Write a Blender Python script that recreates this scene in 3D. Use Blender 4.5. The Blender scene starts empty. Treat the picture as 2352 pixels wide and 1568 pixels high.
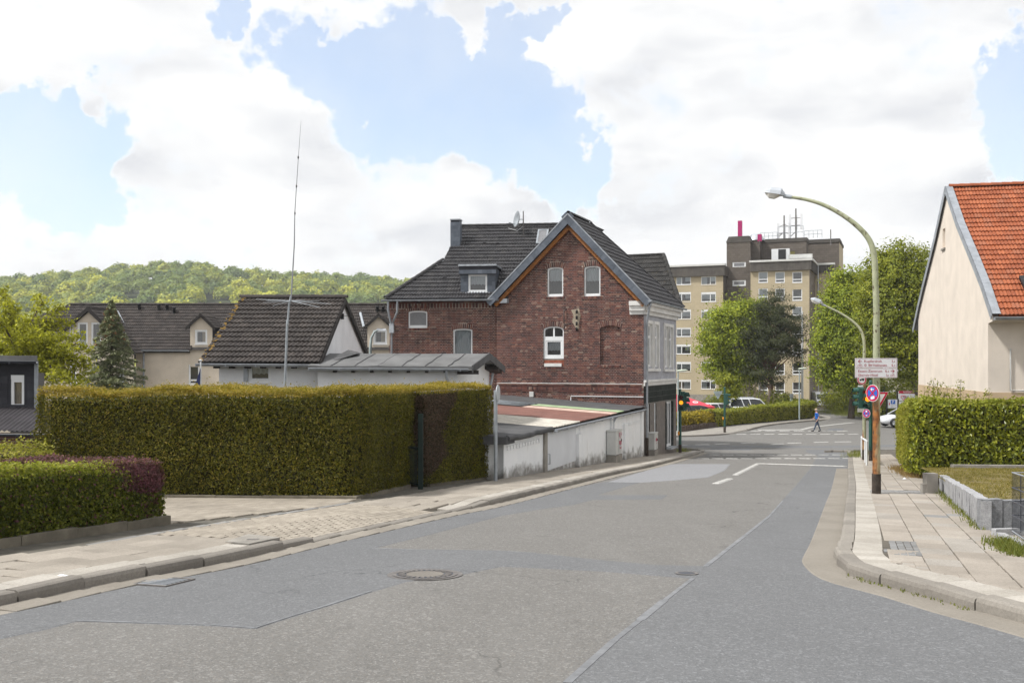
import bpy, bmesh, math, random
import numpy as np
from mathutils import Vector, Matrix
from mathutils.geometry import delaunay_2d_cdt

random.seed(7); RNG = np.random.default_rng(7)
scn = bpy.context.scene
COL = scn.collection
rad = math.radians

# ------------------------------------------------------------------ camera
K, U0, V0 = 2287.0, 1176.0, 835.0          # survey scale used while measuring the place (eye at the origin, metres)
cd = bpy.data.cameras.new('camera'); cam = bpy.data.objects.new('camera', cd); COL.objects.link(cam)
cam.location = (0, 0, 0); cam.rotation_euler = (rad(90), 0, 0)
cd.sensor_width = 36.0; cd.lens = 36.0 * K / 2352.0; cd.shift_y = 51.0 / 2352.0
cd.clip_start = 0.1; cd.clip_end = 6000
scn.camera = cam

# ------------------------------------------------------------------ light and sky
SUN_AZ, SUN_EL = -104.0, 54.0               # degrees; azimuth from +Y towards +X
sd = bpy.data.lights.new('sun', 'SUN'); sd.energy = 3.2; sd.angle = rad(6); sd.color = (1.0, 0.98, 0.94)
sun = bpy.data.objects.new('sun', sd); COL.objects.link(sun)
_d = Vector((math.sin(rad(SUN_AZ)) * math.cos(rad(SUN_EL)), math.cos(rad(SUN_AZ)) * math.cos(rad(SUN_EL)), math.sin(rad(SUN_EL))))
sun.rotation_euler = _d.to_track_quat('Z', 'Y').to_euler(); sun.location = _d * 200
scn.view_settings.view_transform = 'Standard'; scn.view_settings.look = 'None'
scn.view_settings.exposure = 0.55; scn.view_settings.gamma = 1.0

world = bpy.data.worlds.new('World'); scn.world = world; world.use_nodes = True
wt = world.node_tree; wn = wt.nodes; wl = wt.links
for n in list(wn): wn.remove(n)
def wmath(op, a, b=None, c=None, clamp=False):
    n = wn.new('ShaderNodeMath'); n.operation = op; n.use_clamp = clamp
    for i, x in enumerate((a, b, c)):
        if x is None: continue
        if isinstance(x, (int, float)): n.inputs[i].default_value = x
        else: wl.new(x, n.inputs[i])
    return n.outputs[0]
def wramp(src, a, b, c0=0.0, c1=1.0):
    n = wn.new('ShaderNodeMapRange'); n.interpolation_type = 'SMOOTHSTEP'
    wl.new(src, n.inputs[0])
    for i, x in enumerate((a, b, c0, c1)): n.inputs[i + 1].default_value = x
    return n.outputs[0]
wtc = wn.new('ShaderNodeTexCoord')
def wnoise(scale, detail=6, rough=0.55, off=(0, 0, 0), dist=0.0, zs=1.0):
    m = wn.new('ShaderNodeMapping'); m.inputs['Location'].default_value = off; m.inputs['Scale'].default_value = (1, 1, zs)
    wl.new(wtc.outputs['Generated'], m.inputs['Vector'])
    n = wn.new('ShaderNodeTexNoise'); n.inputs['Scale'].default_value = scale; n.inputs['Detail'].default_value = detail
    n.inputs['Roughness'].default_value = rough; n.inputs['Distortion'].default_value = dist
    wl.new(m.outputs[0], n.inputs['Vector']); return n.outputs['Fac']
# gaps of blue sky between the clouds: (direction, angular radius)
def skydir(u, v): return Vector(((u - U0) / K, 1.0, (V0 - v) / K)).normalized()
HOLES = [(680, 120, 80), (790, 190, 90), (930, 130, 95), (980, 215, 105), (1110, 235, 100), (1210, 300, 95), (1300, 385, 80), (1400, 430, 55),
         (110, 315, 75), (30, 365, 80), (230, 300, 60), (170, 385, 55), (2350, 170, 60), (2310, 270, 70), (2350, 350, 65), (1150, 80, 45), (1250, 50, 35), (500, 12, 35)]
warp = None                                              # ragged outlines
for sc_, am_, dt_ in ((9.0, 0.16, 3), (34.0, 0.085, 8)):
    nz = wn.new('ShaderNodeTexNoise'); nz.inputs['Scale'].default_value = sc_; nz.inputs['Detail'].default_value = dt_; nz.inputs['Roughness'].default_value = 0.62
    wl.new(wtc.outputs['Generated'], nz.inputs['Vector'])
    v1 = wn.new('ShaderNodeVectorMath'); v1.operation = 'SUBTRACT'; wl.new(nz.outputs['Color'], v1.inputs[0]); v1.inputs[1].default_value = (.5, .5, .5)
    v2 = wn.new('ShaderNodeVectorMath'); v2.operation = 'SCALE'; wl.new(v1.outputs[0], v2.inputs[0]); v2.inputs['Scale'].default_value = am_
    v3 = wn.new('ShaderNodeVectorMath'); v3.operation = 'ADD'; wl.new(v2.outputs[0], v3.inputs[0]); wl.new(warp if warp else wtc.outputs['Generated'], v3.inputs[1]); warp = v3.outputs[0]
nrm = wn.new('ShaderNodeVectorMath'); nrm.operation = 'NORMALIZE'; wl.new(warp, nrm.inputs[0])
hole = None
for (u, v, r) in HOLES:
    d = skydir(u, v); ang = r / K
    dp = wn.new('ShaderNodeVectorMath'); dp.operation = 'DOT_PRODUCT'; wl.new(nrm.outputs[0], dp.inputs[0]); dp.inputs[1].default_value = d
    s = wramp(dp.outputs['Value'], math.cos(ang * 1.75), 1.0)
    hole = s if hole is None else wmath('ADD', hole, s)
hole = wmath('MINIMUM', hole, 1.0)
big = wnoise(7.0, 3, 0.5, (3.1, 0.4, 1.2), 0.0, 1.5)
puff = wnoise(16.0, 11, 0.62, (0.3, 1.7, 4.2), 0.15, 1.35)
dens = wmath('ADD', wmath('MULTIPLY', wmath('SUBTRACT', big, 0.5), 0.9), wmath('MULTIPLY', wmath('SUBTRACT', puff, 0.5), 2.4))
dens = wmath('ADD', dens, wmath('SUBTRACT', 0.62, wmath('MULTIPLY', hole, 1.15)))
cover = wramp(dens, -0.58, 0.60)
veil = wmath('ADD', wmath('MULTIPLY', wnoise(5.0, 6, 0.6, (7, 2, 1)), 0.65), 0.0)
cover = wmath('MAXIMUM', cover, veil)
shade = wramp(wnoise(7.0, 4, 0.5, (5.5, 2.5, 0.9), 0.3, 2.4), 0.38, 0.74)
deep = wramp(dens, 0.05, 0.7)
shade = wmath('MULTIPLY', shade, deep)
ccol = wn.new('ShaderNodeMix'); ccol.data_type = 'RGBA'
ccol.inputs['A'].default_value = (0.745, 0.745, 0.74, 1); ccol.inputs['B'].default_value = (0.545, 0.555, 0.578, 1)
wl.new(shade, ccol.inputs['Factor'])
sky = wn.new('ShaderNodeTexSky'); sky.sky_type = 'NISHITA'; sky.sun_disc = False
sky.sun_elevation = rad(SUN_EL); sky.sun_rotation = rad(SUN_AZ); sky.air_density = 1.0; sky.dust_density = 1.2; sky.ozone_density = 1.0
bg_sky = wn.new('ShaderNodeBackground'); bg_sky.inputs['Strength'].default_value = 0.15; wl.new(sky.outputs[0], bg_sky.inputs['Color'])
bg_cl = wn.new('ShaderNodeBackground'); bg_cl.inputs['Strength'].default_value = 1.0; wl.new(ccol.outputs['Result'], bg_cl.inputs['Color'])
wmix = wn.new('ShaderNodeMixShader'); wl.new(cover, wmix.inputs[0]); wl.new(bg_sky.outputs[0], wmix.inputs[1]); wl.new(bg_cl.outputs[0], wmix.inputs[2])
wout = wn.new('ShaderNodeOutputWorld'); wl.new(wmix.outputs[0], wout.inputs['Surface'])
try: world.cycles.sampling_method = 'MANUAL'; world.cycles.sample_map_resolution = 1024
except Exception: pass
scn.cycles.max_bounces = 6; scn.cycles.transparent_max_bounces = 12
scn.cycles.use_denoising = True; scn.cycles.use_adaptive_sampling = True; scn.cycles.adaptive_threshold = 0.02; scn.cycles.volume_bounces = 0

# ------------------------------------------------------------------ measuring helpers
def hgt(y):
    if y < 50: return 1.6 + 0.06 * y
    if y < 76:
        t = (y - 50) / 26.0; return 4.6 + 26 * (0.06 * t - 0.03 * t * t) * 0.9
    b = 4.6 + 26 * 0.03 * 0.9
    if y < 114: return b
    if y < 150: return b + 0.036 * (y - 114)
    return b + 1.3
def slope(y): return (hgt(y + 0.1) - hgt(y - 0.1)) / 0.2
def gz(y, off=0.0): return -hgt(y) + off
def P(u, v, Y): return Vector(((u - U0) / K * Y, Y, (V0 - v) / K * Y))
def G(u, v, off=0.0):
    lo, hi = 1.0, 113.0
    for _ in range(50):
        m = (lo + hi) / 2
        if (v - V0) / K * m < hgt(m) - off: lo = m
        else: hi = m
    return Vector(((u - U0) / K * lo, lo))
def G3(u, v, off=0.0):
    g = G(u, v, off); return Vector((g.x, g.y, gz(g.y, off)))
def LU(p, d, u):                                        # how far along a line one must go to see it in that direction
    k = (u - U0) / K
    return (k * p[1] - p[0]) / (d[0] - k * d[1])
def ZV(v, Y): return (V0 - v) / K * Y
PAV = 0.12

# ------------------------------------------------------------------ object helpers
WL = {}
def _base(parent): return WL.get(parent.name, Vector((0, 0, 0))) if parent else Vector((0, 0, 0))
def tag(o, label=None, cat=None, group=None, kind=None):
    if label: o['label'] = label
    if cat: o['category'] = cat
    if group: o['group'] = group
    if kind: o['kind'] = kind
    return o
def thing(name, loc, label, cat, group=None):
    o = bpy.data.objects.new(name, None); COL.objects.link(o)
    o.location = loc; o.empty_display_size = 0.3; WL[o.name] = Vector(loc)
    return tag(o, label, cat, group)
def link(name, me, mats, parent=None, base=None):
    o = bpy.data.objects.new(name, me); COL.objects.link(o)
    if mats is not None and not me.materials:
        for m in (mats if isinstance(mats, (list, tuple)) else [mats]): me.materials.append(m)
    if parent is not None: o.parent = parent
    WL[o.name] = Vector(base) if base is not None else _base(parent)
    if parent is None and base is not None: o.location = base
    return o
class Fr:                                                # a flat frame: a along, b up, c outwards
    def __init__(s, o, ex, ey=(0, 0, 1), n=None):
        s.o = Vector(o); s.ex = Vector(ex).normalized(); s.ey = Vector(ey).normalized()
        s.n = Vector(n).normalized() if n is not None else s.ex.cross(s.ey).normalized()
    def p(s, a, b, c=0.0): return s.o + s.ex * a + s.ey * b + s.n * c
    def mat(s, a, b, c, sa=1, sb=1, sc=1):
        o = s.p(a, b, c); M4 = np.eye(4)
        M4[:3, 0] = s.ex * sa; M4[:3, 1] = s.ey * sb; M4[:3, 2] = s.n * sc; M4[:3, 3] = o
        return M4
class MB:
    def __init__(s): s.v = []; s.f = []; s.mi = []; s.sm = []; s.cur = 0; s.smooth = False
    def add(s, vs, fs, smooth=None):
        b = len(s.v); s.v += [tuple(x) for x in vs]
        for f in fs: s.f.append(tuple(b + i for i in f)); s.mi.append(s.cur); s.sm.append(s.smooth if smooth is None else smooth)
    def box8(s, c): s.add(c, [(0, 3, 2, 1), (4, 5, 6, 7), (0, 1, 5, 4), (1, 2, 6, 5), (2, 3, 7, 6), (3, 0, 4, 7)])
    def box(s, x0, x1, y0, y1, z0, z1): s.box8([(x0, y0, z0), (x1, y0, z0), (x1, y1, z0), (x0, y1, z0), (x0, y0, z1), (x1, y0, z1), (x1, y1, z1), (x0, y1, z1)])
    def fbox(s, F, a0, a1, b0, b1, c0, c1):
        s.box8([F.p(a0, b0, c0), F.p(a1, b0, c0), F.p(a1, b1, c0), F.p(a0, b1, c0), F.p(a0, b0, c1), F.p(a1, b0, c1), F.p(a1, b1, c1), F.p(a0, b1, c1)])
    def poly(s, pts): s.add(pts, [tuple(range(len(pts)))])
    def prism(s, pts, d):                                # pts: closed loop of points, d: extrusion vector
        n = len(pts); d = Vector(d); q = [Vector(p) for p in pts]
        s.add(q + [p + d for p in q], [tuple(range(n))[::-1], tuple(range(n, 2 * n))] + [(i, (i + 1) % n, n + (i + 1) % n, n + i) for i in range(n)])
    def fprism(s, F, ab, c0, c1): s.prism([F.p(a, b, c0) for a, b in ab], F.n * (c1 - c0))
    def tube(s, path, r, n=8, caps=True, smooth=True):
        path = [Vector(p) for p in path]; R = r if isinstance(r, (list, tuple)) else [r] * len(path)
        vs = []; up = None
        for i, p in enumerate(path):
            t = (path[min(i + 1, len(path) - 1)] - path[max(i - 1, 0)]).normalized()
            if up is None: up = Vector((0, 0, 1)) if abs(t.z) < 0.9 else Vector((1, 0, 0))
            x = t.cross(up).normalized(); up = x.cross(t).normalized()
            for k in range(n):
                a = 2 * math.pi * k / n; vs.append(p + (x * math.cos(a) + up * math.sin(a)) * R[i])
        fs = [(i * n + k, i * n + (k + 1) % n, (i + 1) * n + (k + 1) % n, (i + 1) * n + k) for i in range(len(path) - 1) for k in range(n)]
        s.add(vs, fs, smooth)
        if caps: s.add(vs[:n], [tuple(range(n))[::-1]], False); s.add(vs[-n:], [tuple(range(n))], False)
    def lathe(s, o, prof, n=16, ax=(0, 0, 1), smooth=True):
        ax = Vector(ax).normalized(); x = ax.orthogonal().normalized(); y = ax.cross(x); o = Vector(o); vs = []
        for r, z in prof:
            for k in range(n):
                a = 2 * math.pi * k / n; vs.append(o + ax * z + (x * math.cos(a) + y * math.sin(a)) * r)
        s.add(vs, [(i * n + k, i * n + (k + 1) % n, (i + 1) * n + (k + 1) % n, (i + 1) * n + k) for i in range(len(prof) - 1) for k in range(n)], smooth)
    def build(s, name, mats, parent=None, base=None, rnd=None):
        b = Vector(base) if base is not None else _base(parent)
        me = bpy.data.meshes.new(name)
        me.from_pydata([(p[0] - b.x, p[1] - b.y, p[2] - b.z) for p in s.v], [], s.f)
        me.polygons.foreach_set('material_index', s.mi); me.polygons.foreach_set('use_smooth', s.sm)
        me.update()
        return link(name, me, mats, parent, base)
def npmesh(name, V, Fq, mats, parent=None, base=None, rnd=None, nper=4):
    b = np.array(base if base is not None else _base(parent), dtype=float)
    me = bpy.data.meshes.new(name); n = len(Fq)
    me.vertices.add(len(V)); me.vertices.foreach_set('co', (np.asarray(V) - b).astype(np.float32).ravel())
    me.loops.add(n * nper); me.loops.foreach_set('vertex_index', np.asarray(Fq, dtype=np.int32).ravel())
    me.polygons.add(n); me.polygons.foreach_set('loop_start', np.arange(0, n * nper, nper, dtype=np.int32))
    me.update(calc_edges=True); me.shade_flat()
    if rnd is not None:
        at = me.attributes.new('rnd', 'FLOAT', 'POINT'); at.data.foreach_set('value', np.asarray(rnd, dtype=np.float32))
    return link(name, me, mats, parent, base)
def pieces(parent, name, tv, tf, Ms, mat, limit=300, rest=None):
    """alike pieces: the nearest as objects of their own, the others joined"""
    Ms = np.asarray(Ms, dtype=float)
    if len(Ms) == 0: return
    tv = np.asarray(tv, dtype=float); base = np.array(_base(parent))
    ctr = np.einsum('nij,j->ni', Ms, np.append(tv.mean(0), 1.0))[:, :3]
    inview = (np.abs(ctr[:, 0] / np.maximum(ctr[:, 1], .1)) < 0.52) & (ctr[:, 1] > 0.5) & ((-ctr[:, 2]) / np.maximum(ctr[:, 1], .1) < 0.325)
    order = np.argsort(np.where(inview, ctr[:, 1], 1e6), kind='stable')
    near = [i for i in order[:limit] if inview[i]]; far = np.setdiff1d(np.arange(len(Ms)), near)
    nv = 8; meshes = []
    for k in range(nv):
        me = bpy.data.meshes.new(name); me.from_pydata(tv.tolist(), [], tf)
        at = me.attributes.new('rnd', 'FLOAT', 'POINT'); at.data.foreach_set('value', np.full(len(tv), (k + .5) / nv, dtype=np.float32))
        me.materials.append(mat); meshes.append(me)
    T = Matrix.Translation(-Vector(base))
    for i in near:
        o = bpy.data.objects.new(name, meshes[random.randrange(nv)]); COL.objects.link(o); o.parent = parent
        o.matrix_local = T @ Matrix(Ms[i].tolist())
    if len(far):
        n = len(tv); tvh = np.c_[tv, np.ones(n)]
        V = np.einsum('nij,kj->nki', Ms[far], tvh)[:, :, :3].reshape(-1, 3)
        F = []; 
        tfa = [list(f) for f in tf]
        q = [f for f in tfa if len(f) == 4]; t3 = [f + [f[-1]] for f in tfa if len(f) == 3]
        offs = (np.arange(len(far)) * n)[:, None, None]
        F = (np.array(q)[None] + offs).reshape(-1, 4)
        r = np.repeat(RNG.random(len(far)), n)
        o = npmesh(rest or name + '_field', V, F, mat, parent, None, r); o['kind'] = 'stuff'
BOXV = [(0, 0, 0), (1, 0, 0), (1, 1, 0), (0, 1, 0), (0, 0, 1), (1, 0, 1), (1, 1, 1), (0, 1, 1)]
BOXF = [(4, 5, 6, 7), (0, 1, 5, 4), (1, 2, 6, 5), (2, 3, 7, 6), (3, 0, 4, 7)]
def pip(x, y, poly):
    c = False; n = len(poly); j = n - 1
    for i in range(n):
        xi, yi = poly[i][0], poly[i][1]; xj, yj = poly[j][0], poly[j][1]
        if (yi > y) != (yj > y) and x < (xj - xi) * (y - yi) / (yj - yi) + xi: c = not c
        j = i
    return c
def scan(poly, y):
    xs = []; n = len(poly)
    for i in range(n):
        (xa, ya), (xb, yb) = poly[i][:2], poly[(i + 1) % n][:2]
        if (ya > y) != (yb > y): xs.append(xa + (y - ya) / (yb - ya) * (xb - xa))
    xs.sort(); return [(xs[i], xs[i + 1]) for i in range(0, len(xs) - 1, 2)]
def subtract(iv, cuts):
    out = list(iv)
    for c0, c1 in cuts:
        nx = []
        for a, b in out:
            if c1 <= a or c0 >= b: nx.append((a, b)); continue
            if c0 > a: nx.append((a, c0))
            if c1 < b: nx.append((c1, b))
        out = nx
    return out
def arch_rect(a0, a1, b0, b1, rise=0.0, n=8):
    if rise <= 0: return [(a0, b0), (a1, b0), (a1, b1), (a0, b1)]
    m = (a0 + a1) / 2; w = (a1 - a0) / 2
    return [(a0, b0), (a1, b0)] + [(m + w * math.cos(math.pi * i / n), b1 - rise + rise * math.sin(math.pi * i / n) ** 0.8) for i in range(n + 1)]
def wall(parent, name, F, outline, holes, mat, reveal=0.12, revmat=None, thick=None):
    vs = [Vector(p[:2]) for p in outline]; es = [(i, (i + 1) % len(vs)) for i in range(len(vs))]
    for h in holes:
        b = len(vs); vs += [Vector(p) for p in h]; es += [(b + i, b + (i + 1) % len(h)) for i in range(len(h))]
    r = delaunay_2d_cdt(vs, es, [], 0, 1e-5)
    m = MB()
    V2 = r[0]; tri = []
    for f in r[2]:
        cx = sum(V2[i].x for i in f) / len(f); cy = sum(V2[i].y for i in f) / len(f)
        if pip(cx, cy, outline) and not any(pip(cx, cy, h) for h in holes): tri.append(tuple(f))
    m.add([F.p(p.x, p.y) for p in V2], tri)
    m.cur = 1 if revmat else 0
    for h in holes:
        n = len(h)
        m.add([F.p(a, b, 0) for a, b in h] + [F.p(a, b, -reveal) for a, b in h], [(i, n + i, n + (i + 1) % n, (i + 1) % n) for i in range(n)])
    if thick:
        m.cur = 0; n = len(outline)
        m.add([F.p(a, b, 0) for a, b in outline] + [F.p(a, b, -thick) for a, b in outline], [(i, (i + 1) % n, n + (i + 1) % n, n + i) for i in range(n)] + [tuple(range(n, 2 * n))[::-1]])
    return m.build(name, [mat, revmat] if revmat else mat, parent)
def lay_bricks(F, outline, cuts, L=0.24, H=0.065, jx=0.012, jy=0.012, proud=0.008, header=True, b0=None, jit=0.002, depth=0.03):
    ys = [p[1] for p in outline]; y0 = min(ys) if b0 is None else b0; out = []; r = 0; y = y0
    while y + H < max(ys) + 1e-6:
        mid = y + H / 2; iv = scan(outline, mid)
        for c in cuts: iv = subtract(iv, scan(c, mid))
        l = L if (r % 2 == 0 or not header) else (L - jx) / 2
        off = 0.0 if r % 2 == 0 else (l + jx) / 2
        for a, b in iv:
            k = math.floor((a - off) / (l + jx)); x = off + k * (l + jx)
            while x < b:
                s, e = max(x, a), min(x + l, b)
                if e - s > 0.03: out.append(F.mat(s, y, proud - depth + random.uniform(-jit, jit), e - s, H, depth))
                x += l + jx
        y += H + jy; r += 1
    return out
# ------------------------------------------------------------------ materials
class NT:
    def __init__(s, name):
        s.m = bpy.data.materials.new(name); s.m.use_nodes = True; s.t = s.m.node_tree; s.n = s.t.nodes; s.l = s.t.links
        s.b = s.n['Principled BSDF']; s.out = s.n['Material Output']; s.pos = s.n.new('ShaderNodeNewGeometry').outputs['Position']
    def noise(s, scale, detail=4, rough=0.55, vec=None, stretch=None):
        x = s.n.new('ShaderNodeTexNoise'); x.inputs['Scale'].default_value = scale; x.inputs['Detail'].default_value = detail; x.inputs['Roughness'].default_value = rough
        v = vec or s.pos
        if stretch:
            mp = s.n.new('ShaderNodeMapping'); mp.inputs['Scale'].default_value = stretch; s.l.new(v, mp.inputs['Vector']); v = mp.outputs[0]
        s.l.new(v, x.inputs['Vector']); return x.outputs['Fac']
    def vor(s, scale, feature='F1'):
        x = s.n.new('ShaderNodeTexVoronoi'); x.feature = feature; x.inputs['Scale'].default_value = scale; s.l.new(s.pos, x.inputs['Vector']); return x
    def attr(s, nm='rnd'):
        x = s.n.new('ShaderNodeAttribute'); x.attribute_name = nm; return x.outputs['Fac']
    def rng(s, src, a, b, c=0.0, d=1.0):
        x = s.n.new('ShaderNodeMapRange'); s.l.new(src, x.inputs[0])
        for i, q in enumerate((a, b, c, d)): x.inputs[i + 1].default_value = q
        return x.outputs[0]
    def math(s, op, a, b=None):
        x = s.n.new('ShaderNodeMath'); x.operation = op
        for i, q in enumerate((a, b)):
            if q is None: continue
            if isinstance(q, (int, float)): x.inputs[i].default_value = q
            else: s.l.new(q, x.inputs[i])
        return x.outputs[0]
    def mix(s, fac, A, B, mode='MIX'):
        x = s.n.new('ShaderNodeMix'); x.data_type = 'RGBA'; x.blend_type = mode
        for k, q in (('Factor', fac), ('A', A), ('B', B)):
            if isinstance(q, (int, float)): x.inputs[k].default_value = q
            elif isinstance(q, tuple): x.inputs[k].default_value = (*q[:3], 1)
            else: s.l.new(q, x.inputs[k])
        return x.outputs['Result']
    def ramp(s, src, stops, const=False):
        x = s.n.new('ShaderNodeValToRGB'); e = x.color_ramp
        if const: e.interpolation = 'CONSTANT'
        while len(e.elements) < len(stops): e.elements.new(0.5)
        for i, (p, c) in enumerate(stops): e.elements[i].position = p; e.elements[i].color = (*c, 1)
        s.l.new(src, x.inputs['Fac']); return x.outputs['Color']
    def color(s, c):
        if isinstance(c, tuple): s.b.inputs['Base Color'].default_value = (*c[:3], 1)
        else: s.l.new(c, s.b.inputs['Base Color'])
    def bump(s, src, strength=0.3, dist=0.01):
        x = s.n.new('ShaderNodeBump'); x.inputs['Strength'].default_value = strength; x.inputs['Distance'].default_value = dist
        s.l.new(src, x.inputs['Height']); s.l.new(x.outputs[0], s.b.inputs['Normal'])
    def fin(s, rough=0.8, spec=0.3, metal=0.0):
        s.b.inputs['Roughness'].default_value = rough; s.b.inputs['Specular IOR Level'].default_value = spec; s.b.inputs['Metallic'].default_value = metal
        return s.m
def sc(c, k): return tuple(min(1, x * k) for x in c)
def M(name, col, rough=0.8, var=0.25, vs=3.0, bump=0.0, bs=80.0, spec=0.3, metal=0.0, stops=None, fine=0.12, fs=60.0, streak=0.0):
    t = NT(name)
    c = t.ramp(t.attr(), stops) if stops else col
    if var > 0: c = t.mix(t.rng(t.noise(vs, 5), 0.3, 0.7, 1 - var, 1 + var * 0.4), (0, 0, 0), c) if not isinstance(c, tuple) else t.mix(t.rng(t.noise(vs, 5), 0.3, 0.7), sc(c, 1 - var), sc(c, 1 + var * 0.45))
    if streak > 0: c = t.mix(t.rng(t.noise(2.2, 5, 0.6, stretch=(1, 1, 0.12)), 0.45, 0.75, 0, streak), c, (0.10, 0.095, 0.085))
    if fine > 0: c = t.mix(t.rng(t.noise(fs, 2), 0.3, 0.7, 0, fine), c, (0.02, 0.02, 0.02))
    t.color(c)
    if bump > 0: t.bump(t.noise(bs, 3), bump, 0.01)
    return t.fin(rough, spec, metal)
def leafmat(name, stops, trans=0.35, rough=0.55, spec=0.25, patch=None):
    t = NT(name); r = t.attr()
    c = t.ramp(r, stops)
    c = t.mix(t.rng(t.noise(0.9, 3), 0.35, 0.65, 0.0, 0.35), c, sc(stops[0][1], 0.8))
    if patch: c = t.mix(t.rng(t.noise(*patch[0]), patch[1], patch[1] + 0.08), c, patch[2])
    t.color(c); t.fin(rough, spec)
    tr = t.n.new('ShaderNodeBsdfTranslucent'); t.l.new(t.mix(0.25, c, (0.5, 0.5, 0.05)), tr.inputs['Color'])
    mx = t.n.new('ShaderNodeMixShader'); mx.inputs[0].default_value = trans
    t.l.new(t.b.outputs[0], mx.inputs[1]); t.l.new(tr.outputs[0], mx.inputs[2]); t.l.new(mx.outputs[0], t.out.inputs['Surface'])
    return t.m
def asphalt(name, base, dark, light, warm, blot=0.25):
    t = NT(name)
    v = t.vor(95.0); cell = t.n.new('ShaderNodeSeparateColor'); t.l.new(v.outputs['Color'], cell.inputs[0])
    c = t.mix(t.rng(cell.outputs[0], 0.05, 0.95), dark, light)
    c = t.mix(t.math('GREATER_THAN', cell.outputs[1], 0.88), c, warm)
    c = t.mix(t.math('GREATER_THAN', cell.outputs[2], 0.955), c, sc(light, 1.6))
    c = t.mix(0.40, c, base)
    v2 = t.vor(38.0); c2 = t.n.new('ShaderNodeSeparateColor'); t.l.new(v2.outputs['Color'], c2.inputs[0]); c = t.mix(t.rng(c2.outputs[0], 0.1, 0.9, 0.0, 0.22), c, sc(dark, 0.75)); c = t.mix(t.math('MULTIPLY', t.math('GREATER_THAN', c2.outputs[1], 0.93), 0.45), c, sc(light, 1.25))
    c = t.mix(t.rng(t.noise(0.55, 6, 0.62), 0.32, 0.68, 0, blot), c, sc(dark, 0.9))
    c = t.mix(t.rng(t.noise(1.3, 5, 0.6, stretch=(1, 0.16, 1)), 0.5, 0.72, 0, blot * 0.8), c, sc(light, 1.05))
    c = t.mix(t.rng(t.noise(3.0, 8, 0.7), 0.60, 0.64, 0, 0.16), c, sc(dark, 0.6))
    wp = t.n.new('ShaderNodeVectorMath'); wp.operation = 'ADD'; nz = t.n.new('ShaderNodeTexNoise'); nz.inputs['Scale'].default_value = 1.7; nz.inputs['Detail'].default_value = 6; t.l.new(t.pos, nz.inputs['Vector'])
    sv = t.n.new('ShaderNodeVectorMath'); sv.operation = 'SCALE'; sv.inputs['Scale'].default_value = 0.9; t.l.new(nz.outputs['Color'], sv.inputs[0]); t.l.new(t.pos, wp.inputs[0]); t.l.new(sv.outputs[0], wp.inputs[1])
    ck = t.n.new('ShaderNodeTexVoronoi'); ck.feature = 'DISTANCE_TO_EDGE'; ck.inputs['Scale'].default_value = 0.42; t.l.new(wp.outputs[0], ck.inputs['Vector'])
    c = t.mix(t.math('MULTIPLY', t.rng(ck.outputs['Distance'], 0.002, 0.009, 0.75, 0), t.rng(t.noise(0.33, 3), 0.56, 0.64)), c, sc(dark, 0.5))
    c = t.mix(t.rng(t.noise(0.8, 7, 0.7), 0.63, 0.70, 0, 0.30), c, sc(dark, 0.55))
    t.color(c); t.bump(v.outputs['Distance'], 0.35, 0.004)
    return t.fin(0.85, 0.3)
ASPH_OLD = asphalt('asphalt_old', (0.155, 0.149, 0.141), (0.10, 0.096, 0.09), (0.225, 0.218, 0.207), (0.19, 0.167, 0.143), 0.2)
ASPH_NEW = asphalt('asphalt_new', (0.138, 0.140, 0.145), (0.098, 0.10, 0.103), (0.184, 0.187, 0.193), (0.17, 0.168, 0.166), 0.2)
ASPH_DARK = asphalt('asphalt_dark', (0.135, 0.14, 0.15), (0.10, 0.103, 0.11), (0.18, 0.185, 0.195), (0.18, 0.175, 0.17))
ASPH_PALE = asphalt('asphalt_pale', (0.225, 0.226, 0.235), (0.175, 0.176, 0.185), (0.265, 0.268, 0.28), (0.28, 0.275, 0.27), 0.12)
SEAM = M('bitumen_seam', (0.20, 0.205, 0.215), 0.7, 0.3, 6)
PAINT = M('road_paint', (0.52, 0.51, 0.485), 0.7, 0.35, 9, fine=0.35, fs=40)
def slabmat(name, stops, dirt=(0.12, 0.105, 0.085)):
    t = NT(name); c = t.ramp(t.attr(), stops)
    c = t.mix(t.rng(t.noise(1.1, 6, 0.6), 0.4, 0.75, 0, 0.45), c, dirt)
    c = t.mix(t.rng(t.noise(140, 2), 0.35, 0.65, 0, 0.25), c, (0.08, 0.07, 0.06)); c = t.mix(t.rng(t.noise(34, 3, 0.7), 0.4, 0.66, 0, 0.26), c, dirt)
    t.color(c); t.bump(t.noise(180, 2), 0.25, 0.004); return t.fin(0.9, 0.25)
SLAB_R = slabmat('slab_rose', [(0, (0.35, 0.31, 0.265)), (0.5, (0.40, 0.355, 0.305)), (0.85, (0.43, 0.385, 0.335)), (1, (0.35, 0.33, 0.30))])
SLAB_L = slabmat('slab_sand', [(0, (0.33, 0.295, 0.25)), (0.5, (0.375, 0.335, 0.285)), (1, (0.42, 0.375, 0.32))])
SLAB_W = slabmat('slab_white', [(0, (0.40, 0.37, 0.325)), (1, (0.52, 0.485, 0.435))])
SLAB_G = slabmat('slab_grey', [(0, (0.24, 0.24, 0.24)), (1, (0.32, 0.315, 0.31))])
PAVER = slabmat('paver_sand', [(0, (0.33, 0.29, 0.24)), (0.5, (0.385, 0.34, 0.28)), (1, (0.44, 0.39, 0.325))])
COBBLE = slabmat('cobble_grey', [(0, (0.17, 0.175, 0.18)), (1, (0.30, 0.305, 0.31))])
EDGE = M('edging_concrete', (0.17, 0.15, 0.115), 0.9, 0.4, 3, bump=0.3, bs=60)
JOINT = M('joint_sand', (0.13, 0.12, 0.10), 0.95, 0.4, 5, bump=0.3)
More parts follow.
